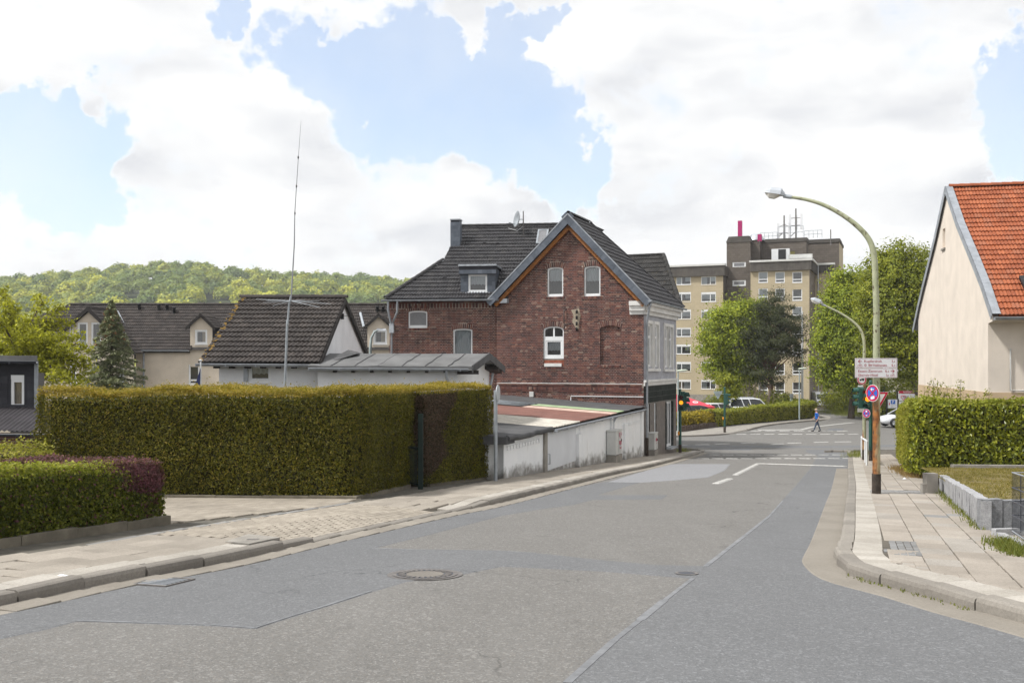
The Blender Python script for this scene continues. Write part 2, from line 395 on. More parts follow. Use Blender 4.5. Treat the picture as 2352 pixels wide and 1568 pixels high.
CONC = M('concrete', (0.34, 0.315, 0.28), 0.9, 0.3, 2.5, bump=0.35, bs=120, fine=0.3, fs=150)
KERB = slabmat('kerb_concrete', [(0, (0.235, 0.215, 0.19)), (1, (0.31, 0.285, 0.25))], (0.09, 0.08, 0.07))
GUTTER = slabmat('gutter_concrete', [(0, (0.27, 0.245, 0.21)), (1, (0.31, 0.28, 0.24))])
GROUND = M('garden_soil', (0.16, 0.14, 0.075), 0.95, 0.5, 1.5, bump=0.5, bs=30)
GRASS = leafmat('grass', [(0, (0.10, 0.13, 0.025)), (0.6, (0.19, 0.22, 0.04)), (1, (0.30, 0.29, 0.08))], 0.3)
LAWN = M('lawn_soil', (0.21, 0.165, 0.06), 0.95, 0.45, 2.2, bump=0.6, bs=70, fine=0.35, fs=45)
GRAN = M('granite', (0.44, 0.44, 0.45), 0.85, 0.25, 12, bump=0.8, bs=70, fine=0.45, fs=120)
GRAN_D = M('granite_split', (0.28, 0.285, 0.295), 0.85, 0.35, 14, bump=1.0, bs=60, fine=0.4, fs=110)
BRICK = M('clinker_brick', None, 0.8, 0.28, 1.2, bump=0.3, bs=90, stops=[(0, (0.055, 0.030, 0.031)), (0.28, (0.115, 0.050, 0.045)), (0.5, (0.155, 0.062, 0.051)), (0.72, (0.19, 0.075, 0.056)), (0.86, (0.115, 0.060, 0.057)), (0.94, (0.24, 0.115, 0.083)), (1, (0.28, 0.21, 0.17))])
MORTAR = M('mortar', (0.50, 0.43, 0.36), 0.95, 0.45, 1.6, bump=0.3)
BRICK_RED = M('red_brick', (0.33, 0.10, 0.06), 0.8, 0.3, 6, bump=0.2)
PLASTER_W = M('white_render', (0.78, 0.79, 0.81), 0.9, 0.10, 1.4, bump=0.5, bs=110, fine=0.10, fs=110)
PLASTER_B = M('beige_render', (0.60, 0.525, 0.43), 0.9, 0.12, 1.0, bump=0.25, bs=90, fine=0.05, streak=0.05)
PLASTER_P = M('peach_render', (0.72, 0.64, 0.555), 0.9, 0.10, 1.3, bump=0.3, bs=80, fine=0.05, streak=0.07)
PLINTH = M('ochre_plinth', (0.52, 0.39, 0.25), 0.9, 0.15, 1.5, bump=0.2)
PLASTER_G = M('grey_roughcast', (0.44, 0.445, 0.485), 0.95, 0.2, 2.0, bump=0.9, bs=60, fine=0.3, fs=55)
STUCCO = M('white_stucco', (0.70, 0.69, 0.67), 0.8, 0.15, 2, fine=0.08)
def limewash():
    t = NT('limewashed_brick')
    sp = t.n.new('ShaderNodeSeparateXYZ'); t.l.new(t.pos, sp.inputs[0])
    hh = t.math('ADD', t.math('ADD', sp.outputs[2], t.math('MULTIPLY', sp.outputs[1], 0.06)), 1.5)   # metres above the pavement
    c = t.mix(t.rng(t.noise(1.5, 5), 0.35, 0.7), (0.80, 0.81, 0.825), (0.87, 0.875, 0.88))
    d = t.math('SUBTRACT', t.math('MULTIPLY', t.noise(2.3, 6, 0.65), 1.3), hh)
    c = t.mix(t.rng(d, 0.22, 0.58, 0, 0.85), c, (0.17, 0.155, 0.135))
    c = t.mix(t.rng(t.noise(3.0, 6, 0.65, stretch=(1, 1, 0.2)), 0.60, 0.72, 0, 0.3), c, (0.45, 0.43, 0.40))
    t.color(c); t.bump(t.noise(22, 4), 0.6, 0.015); return t.fin(0.9, 0.2)
LIME = limewash()
def tilemat(name, stops, moss=None, rough=0.65, ms=0.62):
    t = NT(name); c = t.ramp(t.attr(), stops)
    c = t.mix(t.rng(t.noise(0.9, 5), 0.35, 0.7, 0, 0.35), c, sc(stops[0][1], 0.7))
    c = t.mix(t.rng(t.noise(9, 5, 0.6), 0.55, 0.75, 0, 0.35), c, sc(stops[-1][1], 1.35))
    if moss: c = t.mix(t.rng(t.noise(3.2, 6, 0.7), ms, ms + 0.08, 0, 0.85), c, moss)
    t.color(c); t.bump(t.noise(60, 3), 0.15, 0.01); return t.fin(rough, 0.28)
TILE_D = tilemat('tile_anthracite', [(0, (0.029, 0.028, 0.031)), (0.6, (0.041, 0.039, 0.042)), (1, (0.056, 0.053, 0.053))], None, 0.5)
TILE_B = tilemat('tile_brown', [(0, (0.032, 0.026, 0.024)), (0.6, (0.046, 0.038, 0.034)), (1, (0.066, 0.054, 0.048))], (0.17, 0.10, 0.05), 0.7, 0.66)
TILE_M = tilemat('tile_mossy', [(0, (0.026, 0.025, 0.024)), (1, (0.045, 0.042, 0.04))], (0.22, 0.14, 0.03), 0.8, 0.64)
TILE_O = tilemat('tile_orange', [(0, (0.25, 0.068, 0.028)), (0.5, (0.32, 0.093, 0.038)), (0.85, (0.38, 0.12, 0.052)), (1, (0.26, 0.10, 0.058))], None, 0.7)
LICHEN = M('yellow_lichen', (0.26, 0.16, 0.04), 0.95, 0.5, 20)
SLATE = M('slate', None, 0.45, 0.2, 8, bump=0.15, stops=[(0, (0.085, 0.10, 0.125)), (1, (0.14, 0.16, 0.195))])
SLATE_K = M('slate_black', None, 0.7, 0.25, 5, bump=0.25, bs=130, stops=[(0, (0.028, 0.028, 0.036)), (1, (0.05, 0.05, 0.06))])
ZINC = M('zinc', (0.36, 0.385, 0.42), 0.5, 0.25, 4, spec=0.5, metal=0.35)
ZINC_L = M('zinc_light', (0.50, 0.53, 0.57), 0.45, 0.2, 4, spec=0.5, metal=0.4)
LEAD = M('lead_flashing', (0.42, 0.45, 0.49), 0.6, 0.3, 5)
WOODO = M('stained_timber', (0.36, 0.14, 0.035), 0.6, 0.35, 8, fine=0.25, fs=40)
WOODK = M('black_timber', (0.03, 0.026, 0.024), 0.8, 0.3, 8)
FELT = M('roofing_felt', (0.165, 0.165, 0.165), 0.9, 0.3, 1.5, bump=0.5, bs=120, fine=0.25, fs=140)
FELT_D = M('roofing_felt_dark', (0.095, 0.095, 0.098), 0.9, 0.35, 2, bump=0.5, bs=100, fine=0.25, fs=120)
CORR_W = M('corrugated_cream', (0.58, 0.54, 0.47), 0.6, 0.3, 3, fine=0.2, fs=30)
CORR_R = M('corrugated_redbrown', (0.20, 0.095, 0.075), 0.6, 0.25, 2)
CORR_P = M('corrugated_pink', (0.55, 0.40, 0.33), 0.6, 0.2, 3)
CORR_G = M('corrugated_green', (0.33, 0.42, 0.25), 0.6, 0.2, 3)
CORR_Z = M('corrugated_zinc', (0.52, 0.56, 0.60), 0.5, 0.2, 3)
CORR_K = M('corrugated_black', (0.05, 0.045, 0.05), 0.75, 0.3, 3)
UPVC = M('white_upvc', (0.78, 0.79, 0.80), 0.35, 0.06, 3, spec=0.5, fine=0.0)
CURT = M('net_curtain', (0.62, 0.64, 0.66), 0.95, 0.12, 30, fine=0.1, fs=90)
CURT_O = M('orange_curtain', (0.60, 0.36, 0.16), 0.95, 0.12, 30)
CURT_C = M('cream_curtain', (0.55, 0.43, 0.30), 0.95, 0.12, 30)
ROOM = M('room_wall', (0.16, 0.15, 0.14), 0.95, 0.2, 2)
FROST = M('frosted_pane', (0.20, 0.20, 0.21), 0.3, 0.2, 20, spec=0.5)
def glass():
    t = NT('window_glass'); t.n.remove(t.b)
    lw = t.n.new('ShaderNodeFresnel'); lw.inputs['IOR'].default_value = 1.5
    tr = t.n.new('ShaderNodeBsdfTransparent'); tr.inputs[0].default_value = (0.78, 0.82, 0.83, 1)
    gl = t.n.new('ShaderNodeBsdfGlossy'); gl.inputs['Roughness'].default_value = 0.02
    mx = t.n.new('ShaderNodeMixShader'); t.l.new(t.rng(lw.outputs[0], 0.0, 1.0, 0.10, 1.0), mx.inputs[0]); t.l.new(tr.outputs[0], mx.inputs[1]); t.l.new(gl.outputs[0], mx.inputs[2])
    t.l.new(mx.outputs[0], t.out.inputs['Surface']); return t.m
GLASS = glass()
CARGLASS = M('tinted_glass', (0.012, 0.014, 0.016), 0.04, 0, spec=0.7, fine=0)
PLASTIC_K = M('black_plastic', (0.02, 0.02, 0.022), 0.5, 0.1, 5, fine=0)
RUBBER = M('rubber', (0.018, 0.018, 0.02), 0.85, 0.1, 5, fine=0)
ALLOY = M('alloy', (0.42, 0.43, 0.44), 0.35, 0.1, 5, metal=0.6, fine=0)
CAR_W = M('car_white', (0.72, 0.735, 0.76), 0.22, 0.03, 3, spec=0.6, fine=0)
CAR_K = M('car_black', (0.02, 0.02, 0.022), 0.18, 0.03, 3, spec=0.6, fine=0)
LAMPRED = M('tail_lamp', (0.35, 0.02, 0.02), 0.2, 0, fine=0)
GREENP = M('mast_green', (0.022, 0.085, 0.066), 0.45, 0.2, 3, spec=0.4, fine=0.05)
STEEL_G = M('galvanised_steel', (0.38, 0.41, 0.44), 0.5, 0.2, 6, metal=0.4)
STEEL_P = M('painted_grey_green', (0.36, 0.42, 0.42), 0.6, 0.2, 4)
WHITEP = M('white_paint', (0.74, 0.75, 0.76), 0.5, 0.12, 8)
FENCEM = M('anthracite_steel', (0.045, 0.05, 0.065), 0.45, 0.2, 6, spec=0.4)
GREENF = M('dark_green_steel', (0.006, 0.02, 0.016), 0.5, 0.2, 6)
CAB = M('cabinet_grey', (0.62, 0.62, 0.60), 0.7, 0.15, 3, streak=0.12)
RED_T = M('red_print', (0.36, 0.02, 0.04), 0.5, 0, fine=0)
RED_S = M('sign_red', (0.50, 0.01, 0.05), 0.4, 0.05, 5, fine=0)
BLUE_S = M('sign_blue', (0.02, 0.13, 0.50), 0.4, 0.05, 5, fine=0)
WHITE_S = M('sign_white', (0.74, 0.745, 0.77), 0.4, 0.06, 4, fine=0)
BLACK_S = M('sign_black', (0.02, 0.02, 0.02), 0.4, 0, fine=0)
GREY_T = M('grey_print', (0.30, 0.31, 0.33), 0.5, 0, fine=0)
SPRAY = M('red_spray', (0.50, 0.03, 0.09), 0.6, 0, fine=0)
MAGENTA = M('magenta_panel', (0.42, 0.015, 0.14), 0.5, 0.2, 6)
PARASOL = M('parasol_cloth', (0.62, 0.06, 0.09), 0.8, 0.15, 4)
ORANGE = M('orange_plastic', (0.75, 0.28, 0.02), 0.4, 0, fine=0)
IRON = M('cast_iron', (0.19, 0.175, 0.165), 0.6, 0.3, 20, metal=0.3, bump=0.3)
BARK = M('bark', (0.11, 0.085, 0.065), 0.95, 0.4, 6, bump=0.8, bs=25)
BARK_R = M('pine_bark', (0.17, 0.09, 0.06), 0.95, 0.4, 6, bump=0.8, bs=25)
def rusty(name, zhi, zlo, x0):
    t = NT(name); sp = t.n.new('ShaderNodeSeparateXYZ'); t.l.new(t.pos, sp.inputs[0])
    base = t.mix(t.rng(t.noise(5, 4), 0.3, 0.7), (0.30, 0.32, 0.20), (0.40, 0.41, 0.28))
    rust = t.mix(t.rng(t.noise(9, 5), 0.3, 0.7), (0.10, 0.035, 0.018), (0.40, 0.165, 0.045))
    low = t.rng(sp.outputs[2], zhi, zlo, 0.0, 0.23)
    side = t.rng(sp.outputs[0], x0 - 0.09, x0 + 0.09, 0.11, -0.11); side = t.math('MULTIPLY', side, t.rng(sp.outputs[2], zhi + 0.6, zlo))
    amt = t.rng(t.math('ADD', t.math('ADD', t.noise(3.2, 6, 0.62, stretch=(1, 1, 0.22)), side), low), 0.58, 0.76)
    c = t.mix(amt, base, rust)
    c = t.mix(t.rng(t.noise(14, 5, 0.6, stretch=(1, 1, 0.5)), 0.57, 0.66), c, (0.06, 0.028, 0.018))
    t.color(c); t.bump(t.noise(40, 4), 0.3, 0.005); return t.fin(0.7, 0.3)
POLE_R = rusty('rusty_green_mast', -0.5, -1.1, 7.70)
POLE_R2 = rusty('rusty_green_mast_far', 0.0, -1.6, 14.2)
TAR_K = M('bitumen_coat', (0.065, 0.05, 0.04), 0.9, 0.5, 8, bump=0.4)
def emis(name, col, k):
    t = NT(name); t.color(sc(col, 0.5)); t.b.inputs['Emission Color'].default_value = (*col, 1); t.b.inputs['Emission Strength'].default_value = k
    return t.fin(0.3, 0.4)
AMBER = emis('lit_amber', (1.0, 0.33, 0.006), 1.05); REDLIT = emis('lit_red', (0.9, 0.06, 0.01), 0.5)
LENS_R = M('lens_red', (0.09, 0.008, 0.010), 0.15, 0, fine=0); LENS_G = M('lens_green', (0.008, 0.045, 0.035), 0.15, 0, fine=0); LENS_A = M('lens_amber', (0.10, 0.03, 0.005), 0.15, 0, fine=0)
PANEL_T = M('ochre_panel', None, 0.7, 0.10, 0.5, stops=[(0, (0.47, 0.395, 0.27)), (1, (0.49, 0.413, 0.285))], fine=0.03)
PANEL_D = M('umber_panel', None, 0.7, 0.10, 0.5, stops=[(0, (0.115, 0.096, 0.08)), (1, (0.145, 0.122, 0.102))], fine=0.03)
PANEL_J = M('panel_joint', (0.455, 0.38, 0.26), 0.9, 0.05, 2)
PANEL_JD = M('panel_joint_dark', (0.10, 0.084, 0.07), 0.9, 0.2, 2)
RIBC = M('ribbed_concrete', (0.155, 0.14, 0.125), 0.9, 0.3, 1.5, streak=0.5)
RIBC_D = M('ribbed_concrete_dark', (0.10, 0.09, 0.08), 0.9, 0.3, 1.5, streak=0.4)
COPING = M('white_coping', (0.66, 0.66, 0.64), 0.6, 0.1, 2)
BTILE = M('black_tile', None, 0.6, 0.2, 4, spec=0.08, stops=[(0, (0.008, 0.013, 0.010)), (1, (0.022, 0.028, 0.024))])
STILE = M('umber_tile', None, 0.4, 0.2, 4, stops=[(0, (0.12, 0.095, 0.082)), (1, (0.17, 0.14, 0.12))])
GROUT = M('tile_grout', (0.20, 0.195, 0.18), 0.9, 0.1)
# foliage
L_THUJA = leafmat('thuja', [(0, (0.026, 0.029, 0.003)), (0.5, (0.121, 0.119, 0.010)), (0.85, (0.203, 0.176, 0.015)), (1, (0.291, 0.210, 0.033))], 0.3)
L_THUJATOP = leafmat('thuja_lit_top', [(0, (0.175, 0.153, 0.020)), (0.5, (0.328, 0.252, 0.029)), (1, (0.481, 0.328, 0.059))], 0.35)  # lighter thuja for hedge tops: light from above put into the colour
L_DEAD = leafmat('thuja_dead', [(0, (0.045, 0.028, 0.018)), (0.6, (0.10, 0.062, 0.042)), (1, (0.19, 0.13, 0.09))], 0.1)
L_PRIVET = leafmat('privet', [(0, (0.023, 0.037, 0.004)), (0.6, (0.105, 0.129, 0.012)), (1, (0.235, 0.235, 0.024))], 0.3)
L_PRIVETTOP = leafmat('privet_lit_top', [(0, (0.138, 0.172, 0.016)), (0.6, (0.299, 0.322, 0.031)), (1, (0.437, 0.425, 0.072))], 0.35)  # paler leaves for hedge tops, their light put into the colour
L_PURPLE = leafmat('barberry', [(0, (0.055, 0.022, 0.03)), (0.6, (0.13, 0.042, 0.06)), (1, (0.25, 0.09, 0.11))], 0.25)
L_LAUREL = leafmat('laurel', [(0, (0.045, 0.062, 0.005)), (0.55, (0.252, 0.293, 0.019)), (0.9, (0.464, 0.475, 0.035)), (1, (0.558, 0.558, 0.070))], 0.3, 0.35, 0.45)
L_LIGUST = leafmat('ligustrum', [(0, (0.159, 0.170, 0.019)), (0.6, (0.307, 0.307, 0.031)), (1, (0.455, 0.410, 0.071))], 0.35)
L_GOLD = leafmat('golden_shrub', [(0, (0.176, 0.143, 0.012)), (0.6, (0.374, 0.275, 0.020)), (1, (0.506, 0.374, 0.030))], 0.3)
L_MAPLE = leafmat('maple', [(0, (0.084, 0.122, 0.010)), (0.55, (0.275, 0.338, 0.023)), (1, (0.526, 0.556, 0.040))], 0.35)
L_LINDEN = leafmat('linden', [(0, (0.073, 0.096, 0.009)), (0.55, (0.250, 0.284, 0.023)), (1, (0.479, 0.477, 0.042))], 0.35)
L_CHERRY = leafmat('cherry', [(0, (0.166, 0.180, 0.013)), (0.55, (0.371, 0.378, 0.025)), (1, (0.620, 0.611, 0.049))], 0.4)
L_SHRUB = leafmat('shrub', [(0, (0.078, 0.101, 0.015)), (0.6, (0.170, 0.196, 0.024)), (1, (0.326, 0.311, 0.036))], 0.3)
L_PINE = leafmat('pine', [(0, (0.029, 0.038, 0.015)), (0.6, (0.062, 0.074, 0.028)), (1, (0.120, 0.120, 0.049))], 0.1)
L_SPRUCE = leafmat('spruce', [(0, (0.110, 0.135, 0.062)), (0.6, (0.233, 0.257, 0.133)), (1, (0.464, 0.477, 0.286))], 0.1)
L_CONE = leafmat('spruce_cones', [(0, (0.17, 0.09, 0.04)), (1, (0.34, 0.19, 0.10))], 0.05)
L_WOOD = leafmat('beech_wood', [(0, (0.146, 0.217, 0.068)), (0.35, (0.235, 0.304, 0.076)), (0.62, (0.392, 0.421, 0.076)), (0.85, (0.620, 0.609, 0.061)), (1, (0.620, 0.620, 0.076))], 0.3)  # yellow-green end of the ramp puts sunlight on crowns into the colour
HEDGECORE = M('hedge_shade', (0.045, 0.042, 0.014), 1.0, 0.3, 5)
SKIN = M('skin', (0.50, 0.29, 0.21), 0.5, 0.1, 8, fine=0); SHIRT = M('blue_shirt', (0.02, 0.14, 0.52), 0.9, 0.3, 14); JEANS = M('jeans', (0.065, 0.09, 0.135), 0.9, 0.35, 12)
SHOE = M('shoe', (0.025, 0.022, 0.022), 0.7, 0.2, 8); CAPM = M('beige_cap', (0.58, 0.44, 0.30), 0.9, 0.1, 8); HAIR = M('grey_hair', (0.35, 0.33, 0.31), 0.8, 0.2, 20)
# ------------------------------------------------------------------ ground, road, pavements
YCUT = [y for y in range(48, 116, 3)] + [114, 132, 150]
def drape(name, poly, off, mats, kind='structure', parent=None, skirt=0.0, cuts=YCUT, ramp=0.05):
    if name in ('road_patch', 'road_marking'): skirt = off + 0.003
    r = delaunay_2d_cdt([Vector((p[0], p[1])) for p in poly], [(i, (i + 1) % len(poly)) for i in range(len(poly))], [], 0, 1e-5)
    bm = bmesh.new(); vs = [bm.verts.new((p[0], p[1], 0)) for p in r[0]]
    for f in r[2]:
        if pip(sum(r[0][i].x for i in f) / 3, sum(r[0][i].y for i in f) / 3, poly): bm.faces.new([vs[i] for i in f])
    for v in [v for v in bm.verts if not v.link_faces]: bm.verts.remove(v)
    ys = [p[1] for p in poly]
    for c in cuts:
        if min(ys) < c < max(ys):
            bmesh.ops.bisect_plane(bm, geom=bm.verts[:] + bm.edges[:] + bm.faces[:], plane_co=(0, c, 0), plane_no=(0, 1, 0), dist=1e-6)
    if skirt:
        ed = [e for e in bm.edges if e.is_boundary]; outw = {}
        for e in ed:
            a, b = e.verts; c = e.link_faces[0].calc_center_median(); d = b.co - a.co; n = Vector((d.y, -d.x, 0)).normalized()
            if n.dot(c - a.co) > 0: n = -n
            for v in (a, b): k = (round(v.co.x, 4), round(v.co.y, 4)); outw[k] = outw.get(k, Vector((0, 0, 0))) + n
        r = bmesh.ops.extrude_edge_only(bm, edges=ed)
        low = {v for v in r['geom'] if isinstance(v, bmesh.types.BMVert)}
        for v in low:
            n = outw.get((round(v.co.x, 4), round(v.co.y, 4)))
            if n is not None and n.length > 1e-6: v.co += n.normalized() * ramp
    else: low = set()
    for v in bm.verts: v.co.z = gz(v.co.y, off - (skirt if v in low else 0))
    bmesh.ops.recalc_face_normals(bm, faces=bm.faces[:])
    if sum(f.normal.z for f in bm.faces) < 0: bmesh.ops.reverse_faces(bm, faces=bm.faces[:])
    me = bpy.data.meshes.new(name); bm.to_mesh(me); bm.free()
    o = link(name, me, mats, parent)
    if kind and parent is None: o['kind'] = kind
    return o
class Path:
    def __init__(s, pts, smooth=True):
        pts = [Vector(p[:2]) for p in pts]
        if smooth:
            q = []
            for i in range(len(pts) - 1):
                p0, p1, p2, p3 = pts[max(i - 1, 0)], pts[i], pts[i + 1], pts[min(i + 2, len(pts) - 1)]
                n = max(2, int((p2 - p1).length / 0.4))
                for k in range(n):
                    t = k / n
                    q.append(0.5 * ((2 * p1) + (p2 - p0) * t + (2 * p0 - 5 * p1 + 4 * p2 - p3) * t * t + (3 * p1 - p0 - 3 * p2 + p3) * t ** 3))
            q.append(pts[-1]); pts = q
        s.p = pts; s.s = [0.0]
        for i in range(1, len(pts)): s.s.append(s.s[-1] + (pts[i] - pts[i - 1]).length)
        s.L = s.s[-1]
    def at(s, t, d=0.0):
        import bisect
        i = min(max(bisect.bisect_right(s.s, t) - 1, 0), len(s.p) - 2)
        f = (t - s.s[i]) / max(s.s[i + 1] - s.s[i], 1e-9); p = s.p[i].lerp(s.p[i + 1], f) if 0 <= f <= 1 else s.p[i] + (s.p[i + 1] - s.p[i]) * f
        a, b = s.p[max(i - 2, 0)], s.p[min(i + 3, len(s.p) - 1)]
        tg = (b - a).normalized(); return p + Vector((-tg.y, tg.x)) * d
    def near(s, q):
        q = Vector(q[:2]); return min(range(len(s.p)), key=lambda i: (s.p[i] - q).length_squared)
    def S(s, q): return s.s[s.near(q)]
    def offset(s, d, s0=None, s1=None, step=0.5):
        s0 = 0 if s0 is None else s0; s1 = s.L if s1 is None else s1; n = max(2, int((s1 - s0) / step))
        return [s.at(s0 + (s1 - s0) * i / n, d) for i in range(n + 1)]
LK = Path([(-8.0, 0.8), (-6.0, 5.0)] + [G(*p) for p in [(0, 1396), (242, 1344), (485, 1302), (745, 1242), (1019, 1182), (1149, 1156), (1412, 1091), (1493, 1074), (1579, 1051)]] + [(10.1, 53.0), (10.5, 54.3), (10.2, 55.6), (8.8, 56.3), (4, 57.2), (-20, 61)])
RK = Path([(5.0, 4.4), (4.35, 6.8)] + [G(*p) for p in [(2352, 1433), (2233, 1403), (2104, 1365), (2005, 1341), (1956, 1324), (1922, 1296), (1921, 1280), (1931, 1238), (1942, 1156), (1947, 1123), (1947, 1076), (1948, 1046)]] + [(17.7, 52.6), (18.4, 53.6), (20, 54.6), (60, 62)])
FK = Path([(-25, 60), (0, 67.5), G(1552, 1003.5), G(1664, 998.5), G(1716, 989), G(1765, 978), G(1835, 970), G(1912, 964.5)])

gnd = MB(); ysg = [-40, 0, 30, 50] + list(range(54, 118, 4)) + [118, 130, 150, 300, 1000]
for i in range(len(ysg) - 1):
    a, b = ysg[i], ysg[i + 1]; gnd.poly([(-900, a, gz(a, -0.35)), (900, a, gz(a, -0.35)), (900, b, gz(b, -0.35)), (-900, b, gz(b, -0.35))])
gnd.build('ground', GROUND)['kind'] = 'structure'
drape('road', [(-30, -10), (60, -10), (150, 40), (150, 113.9), (-30, 113.9)], 0.0, ASPH_OLD)

def GP(l): return [G(*p) for p in l]
# repaired strips of newer asphalt
drape('road_patch', [(-0.9, 3.2), G(1303, 1568), G(1413, 1469), G(1527, 1378), G(1592, 1328), G(1620, 1301), G(1712, 1229), G(1767, 1185), G(1798, 1150.5), G(1832, 1113), G(1863, 1075), G(1880, 1044.6), G(1952, 1043), G(1960, 1076), G(1960, 1123), G(1955, 1156), G(1940, 1238), G(1935, 1290), G(1975, 1324), G(2030, 1341), G(2160, 1375), (4.4, 8.0), (5.2, 3.2)], 0.004, ASPH_NEW)
drape('road_patch', GP([(0, 1466), (88, 1447), (176, 1425), (330, 1430), (488, 1435), (586, 1442), (659, 1418), (742, 1393), (850, 1358), (928, 1335), (1060, 1318), (1148, 1300), (1250, 1304), (1388, 1311), (1500, 1320), (1590, 1327.5), (1621, 1300.5), (1500, 1297), (1388, 1287), (1230, 1270), (1148, 1265), (950, 1262), (855, 1259), (980, 1228), (1148, 1184), (1230, 1170), (1312, 1159), (1360, 1147), (1517, 1146), (1531, 1137), (1367, 1137), (1456, 1111), (1470, 1107), (1395, 1106), (1270, 1128), (1145, 1162), (1015, 1186), (868, 1218), (740, 1249), (570, 1291), (480, 1310), (370, 1327), (240, 1353), (85, 1390), (0, 1408)]), 0.0055, ASPH_NEW)
drape('road_patch', GP([(1398, 1107), (1470, 1108), (1540, 1103), (1623, 1096), (1661, 1081), (1676, 1066), (1600, 1065.5), (1540, 1066), (1480, 1082)]), 0.012, ASPH_PALE)
drape('road_patch', GP([(1634, 1029), (1727, 1030), (1722, 1033.5), (1632, 1032)]), 0.012, ASPH_DARK)
drape('road_patch', GP([(1850, 1033), (1948, 1031), (2000, 1034), (1960, 1042), (1880, 1046), (1856, 1039)]), 0.009, ASPH_NEW)
drape('road_patch', GP([(1552, 1022), (1700, 1023), (1900, 1024), (2080, 1021), (2080, 1025), (1900, 1028.5), (1700, 1027.5), (1552, 1026)]), 0.013, ASPH_NEW)
drape('road_patch', GP([(1906, 984), (1938, 984), (1932, 988.5), (1900, 988.5)]), 0.012, ASPH_DARK)
def stripe(p, q, w, name='road_marking', off=0.022, mat=PAINT):
    a, b = G(*p), G(*q); d = (b - a).normalized(); n = Vector((-d.y, d.x)) * (w / 2)
    return drape(name, [a - n, b - n, b + n, a + n], off, mat)
for p, q, w in [((1689, 1090.5), (1741, 1064.5), 0.14), ((1644, 1110.5), (1676, 1099.5), 0.15), ((1741, 1064.3), (1941, 1070.8), 0.20)]: stripe(p, q, w)
def Z8(x, y): return (1493 + x * .2197, 717.8 + y * .2197)
marks = []
for k in range(11): marks.append((Z8(620 + k * 143, 1487), Z8(620 + k * 143 + 105, 1488), 0.15))
for k in range(11): marks.append((Z8(500 + k * 152, 1524), Z8(500 + k * 152 + 108, 1526), 0.15))
for k in range(9): marks.append((Z8(910 + k * 146, 1271), Z8(910 + k * 146 + 92, 1270), 0.2))
for k in range(7): marks.append((Z8(1060 + k * 150, 1237), Z8(1060 + k * 150 + 95, 1236), 0.2))
for a, b in [((480, 1381), (615, 1379)), ((685, 1374), (820, 1371)), ((955, 1364), (1100, 1361)), ((1275, 1378), (1380, 1372)), ((1450, 1364), (1570, 1360)), ((1725, 1356), (1850, 1352)), ((1940, 1351), (2091, 1349)), ((270, 1386), (390, 1385))]: marks.append((Z8(*a), Z8(*b), 0.2))
marks += [(Z8(1140, 1226), Z8(1580, 1223), 0.5), (Z8(1580, 1223), Z8(1700, 1194), 0.3), (Z8(1700, 1194), Z8(2120, 1149), 0.3)]
for p, q, w in marks: stripe(p, q, w)
# bitumen seams along the repairs
def seam(l, w=0.05, off=0.0070):
    pts = GP(l); m = MB()
    for i in range(len(pts) - 1):
        d = (pts[i + 1] - pts[i]).normalized(); n = Vector((-d.y, d.x)) * w / 2 * random.uniform(0.6, 1.3)
        m.prism([(p.x, p.y, gz(p.y, -.01)) for p in (pts[i] - n, pts[i + 1] - n, pts[i + 1] + n, pts[i] + n)], (0, 0, .01 + off))
    m.build('bitumen_seam', SEAM)['kind'] = 'structure'
seam([(1303, 1568), (1413, 1469), (1470, 1424), (1527, 1378), (1592, 1328)], 0.07); seam([(1620, 1301), (1712, 1229), (1767, 1185), (1798, 1150)], 0.06)
seam([(176, 1425), (330, 1430), (488, 1435), (586, 1442), (659, 1418), (742, 1393), (850, 1358)], 0.04); seam([(855, 1259), (950, 1262), (1148, 1265), (1230, 1270)], 0.03)

# kerbs and gutters
KPR = [(0, 0), (.02, .78), (.10, .94), (.28, 1), (1, 1), (1, 0)]
KV = [(0.004, b, c) for b, c in KPR] + [(0.996, b, c) for b, c in KPR]
KF = [(i, i + 1, i + 7, i + 6) for i in range(5)] + [(0, 5, 4, 1), (1, 4, 3, 2), (6, 7, 10, 11), (7, 8, 9, 10)]
SV = [(0, 0, 0), (1, 0, 0), (1, 1, 0), (0, 1, 0), (0, 0, .93), (1, 0, .93), (1, 1, .93), (0, 1, .93), (.012, .018, 1), (.988, .018, 1), (.988, .982, 1), (.012, .982, 1)]
SF = [(8, 9, 10, 11), (4, 5, 9, 8), (5, 6, 10, 9), (6, 7, 11, 10), (7, 4, 8, 11), (0, 1, 5, 4), (1, 2, 6, 5), (2, 3, 7, 6), (3, 0, 4, 7)]
def patchM(p00, p10, p01, z00, z10, z01, thick):
    a = Vector((p00.x, p00.y, gz(p00.y, z00))); b = Vector((p10.x, p10.y, gz(p10.y, z10))); c = Vector((p01.x, p01.y, gz(p01.y, z01)))
    M4 = np.eye(4); M4[:3, 0] = b - a; M4[:3, 1] = c - a; M4[:3, 2] = (0, 0, thick); M4[:3, 3] = a - Vector((0, 0, thick)); return M4
def kerb(name, path, side, width, hfun, s0, s1, L, mat=KERB):
    o = tag(thing(name, (path.at(s0).x, path.at(s0).y, gz(path.at(s0).y)), None, None), kind='structure')
    Ms = []; s = s0
    while s < s1 - 0.05:
        e = min(s + L, s1); h0, h1 = hfun(s), hfun(e)
        g = 0.006
        Ms.append(patchM(path.at(s + g), path.at(e - g), path.at(s + g, side * width), h0, h1, h0, 0.22)); s = e
    pieces(o, 'kerb_stone', KV, KF, Ms, mat, 300); return o
S_D0, S_D1 = LK.S(G(690, 1254)), LK.S(G(1060, 1173))          # dropped kerb at the drive
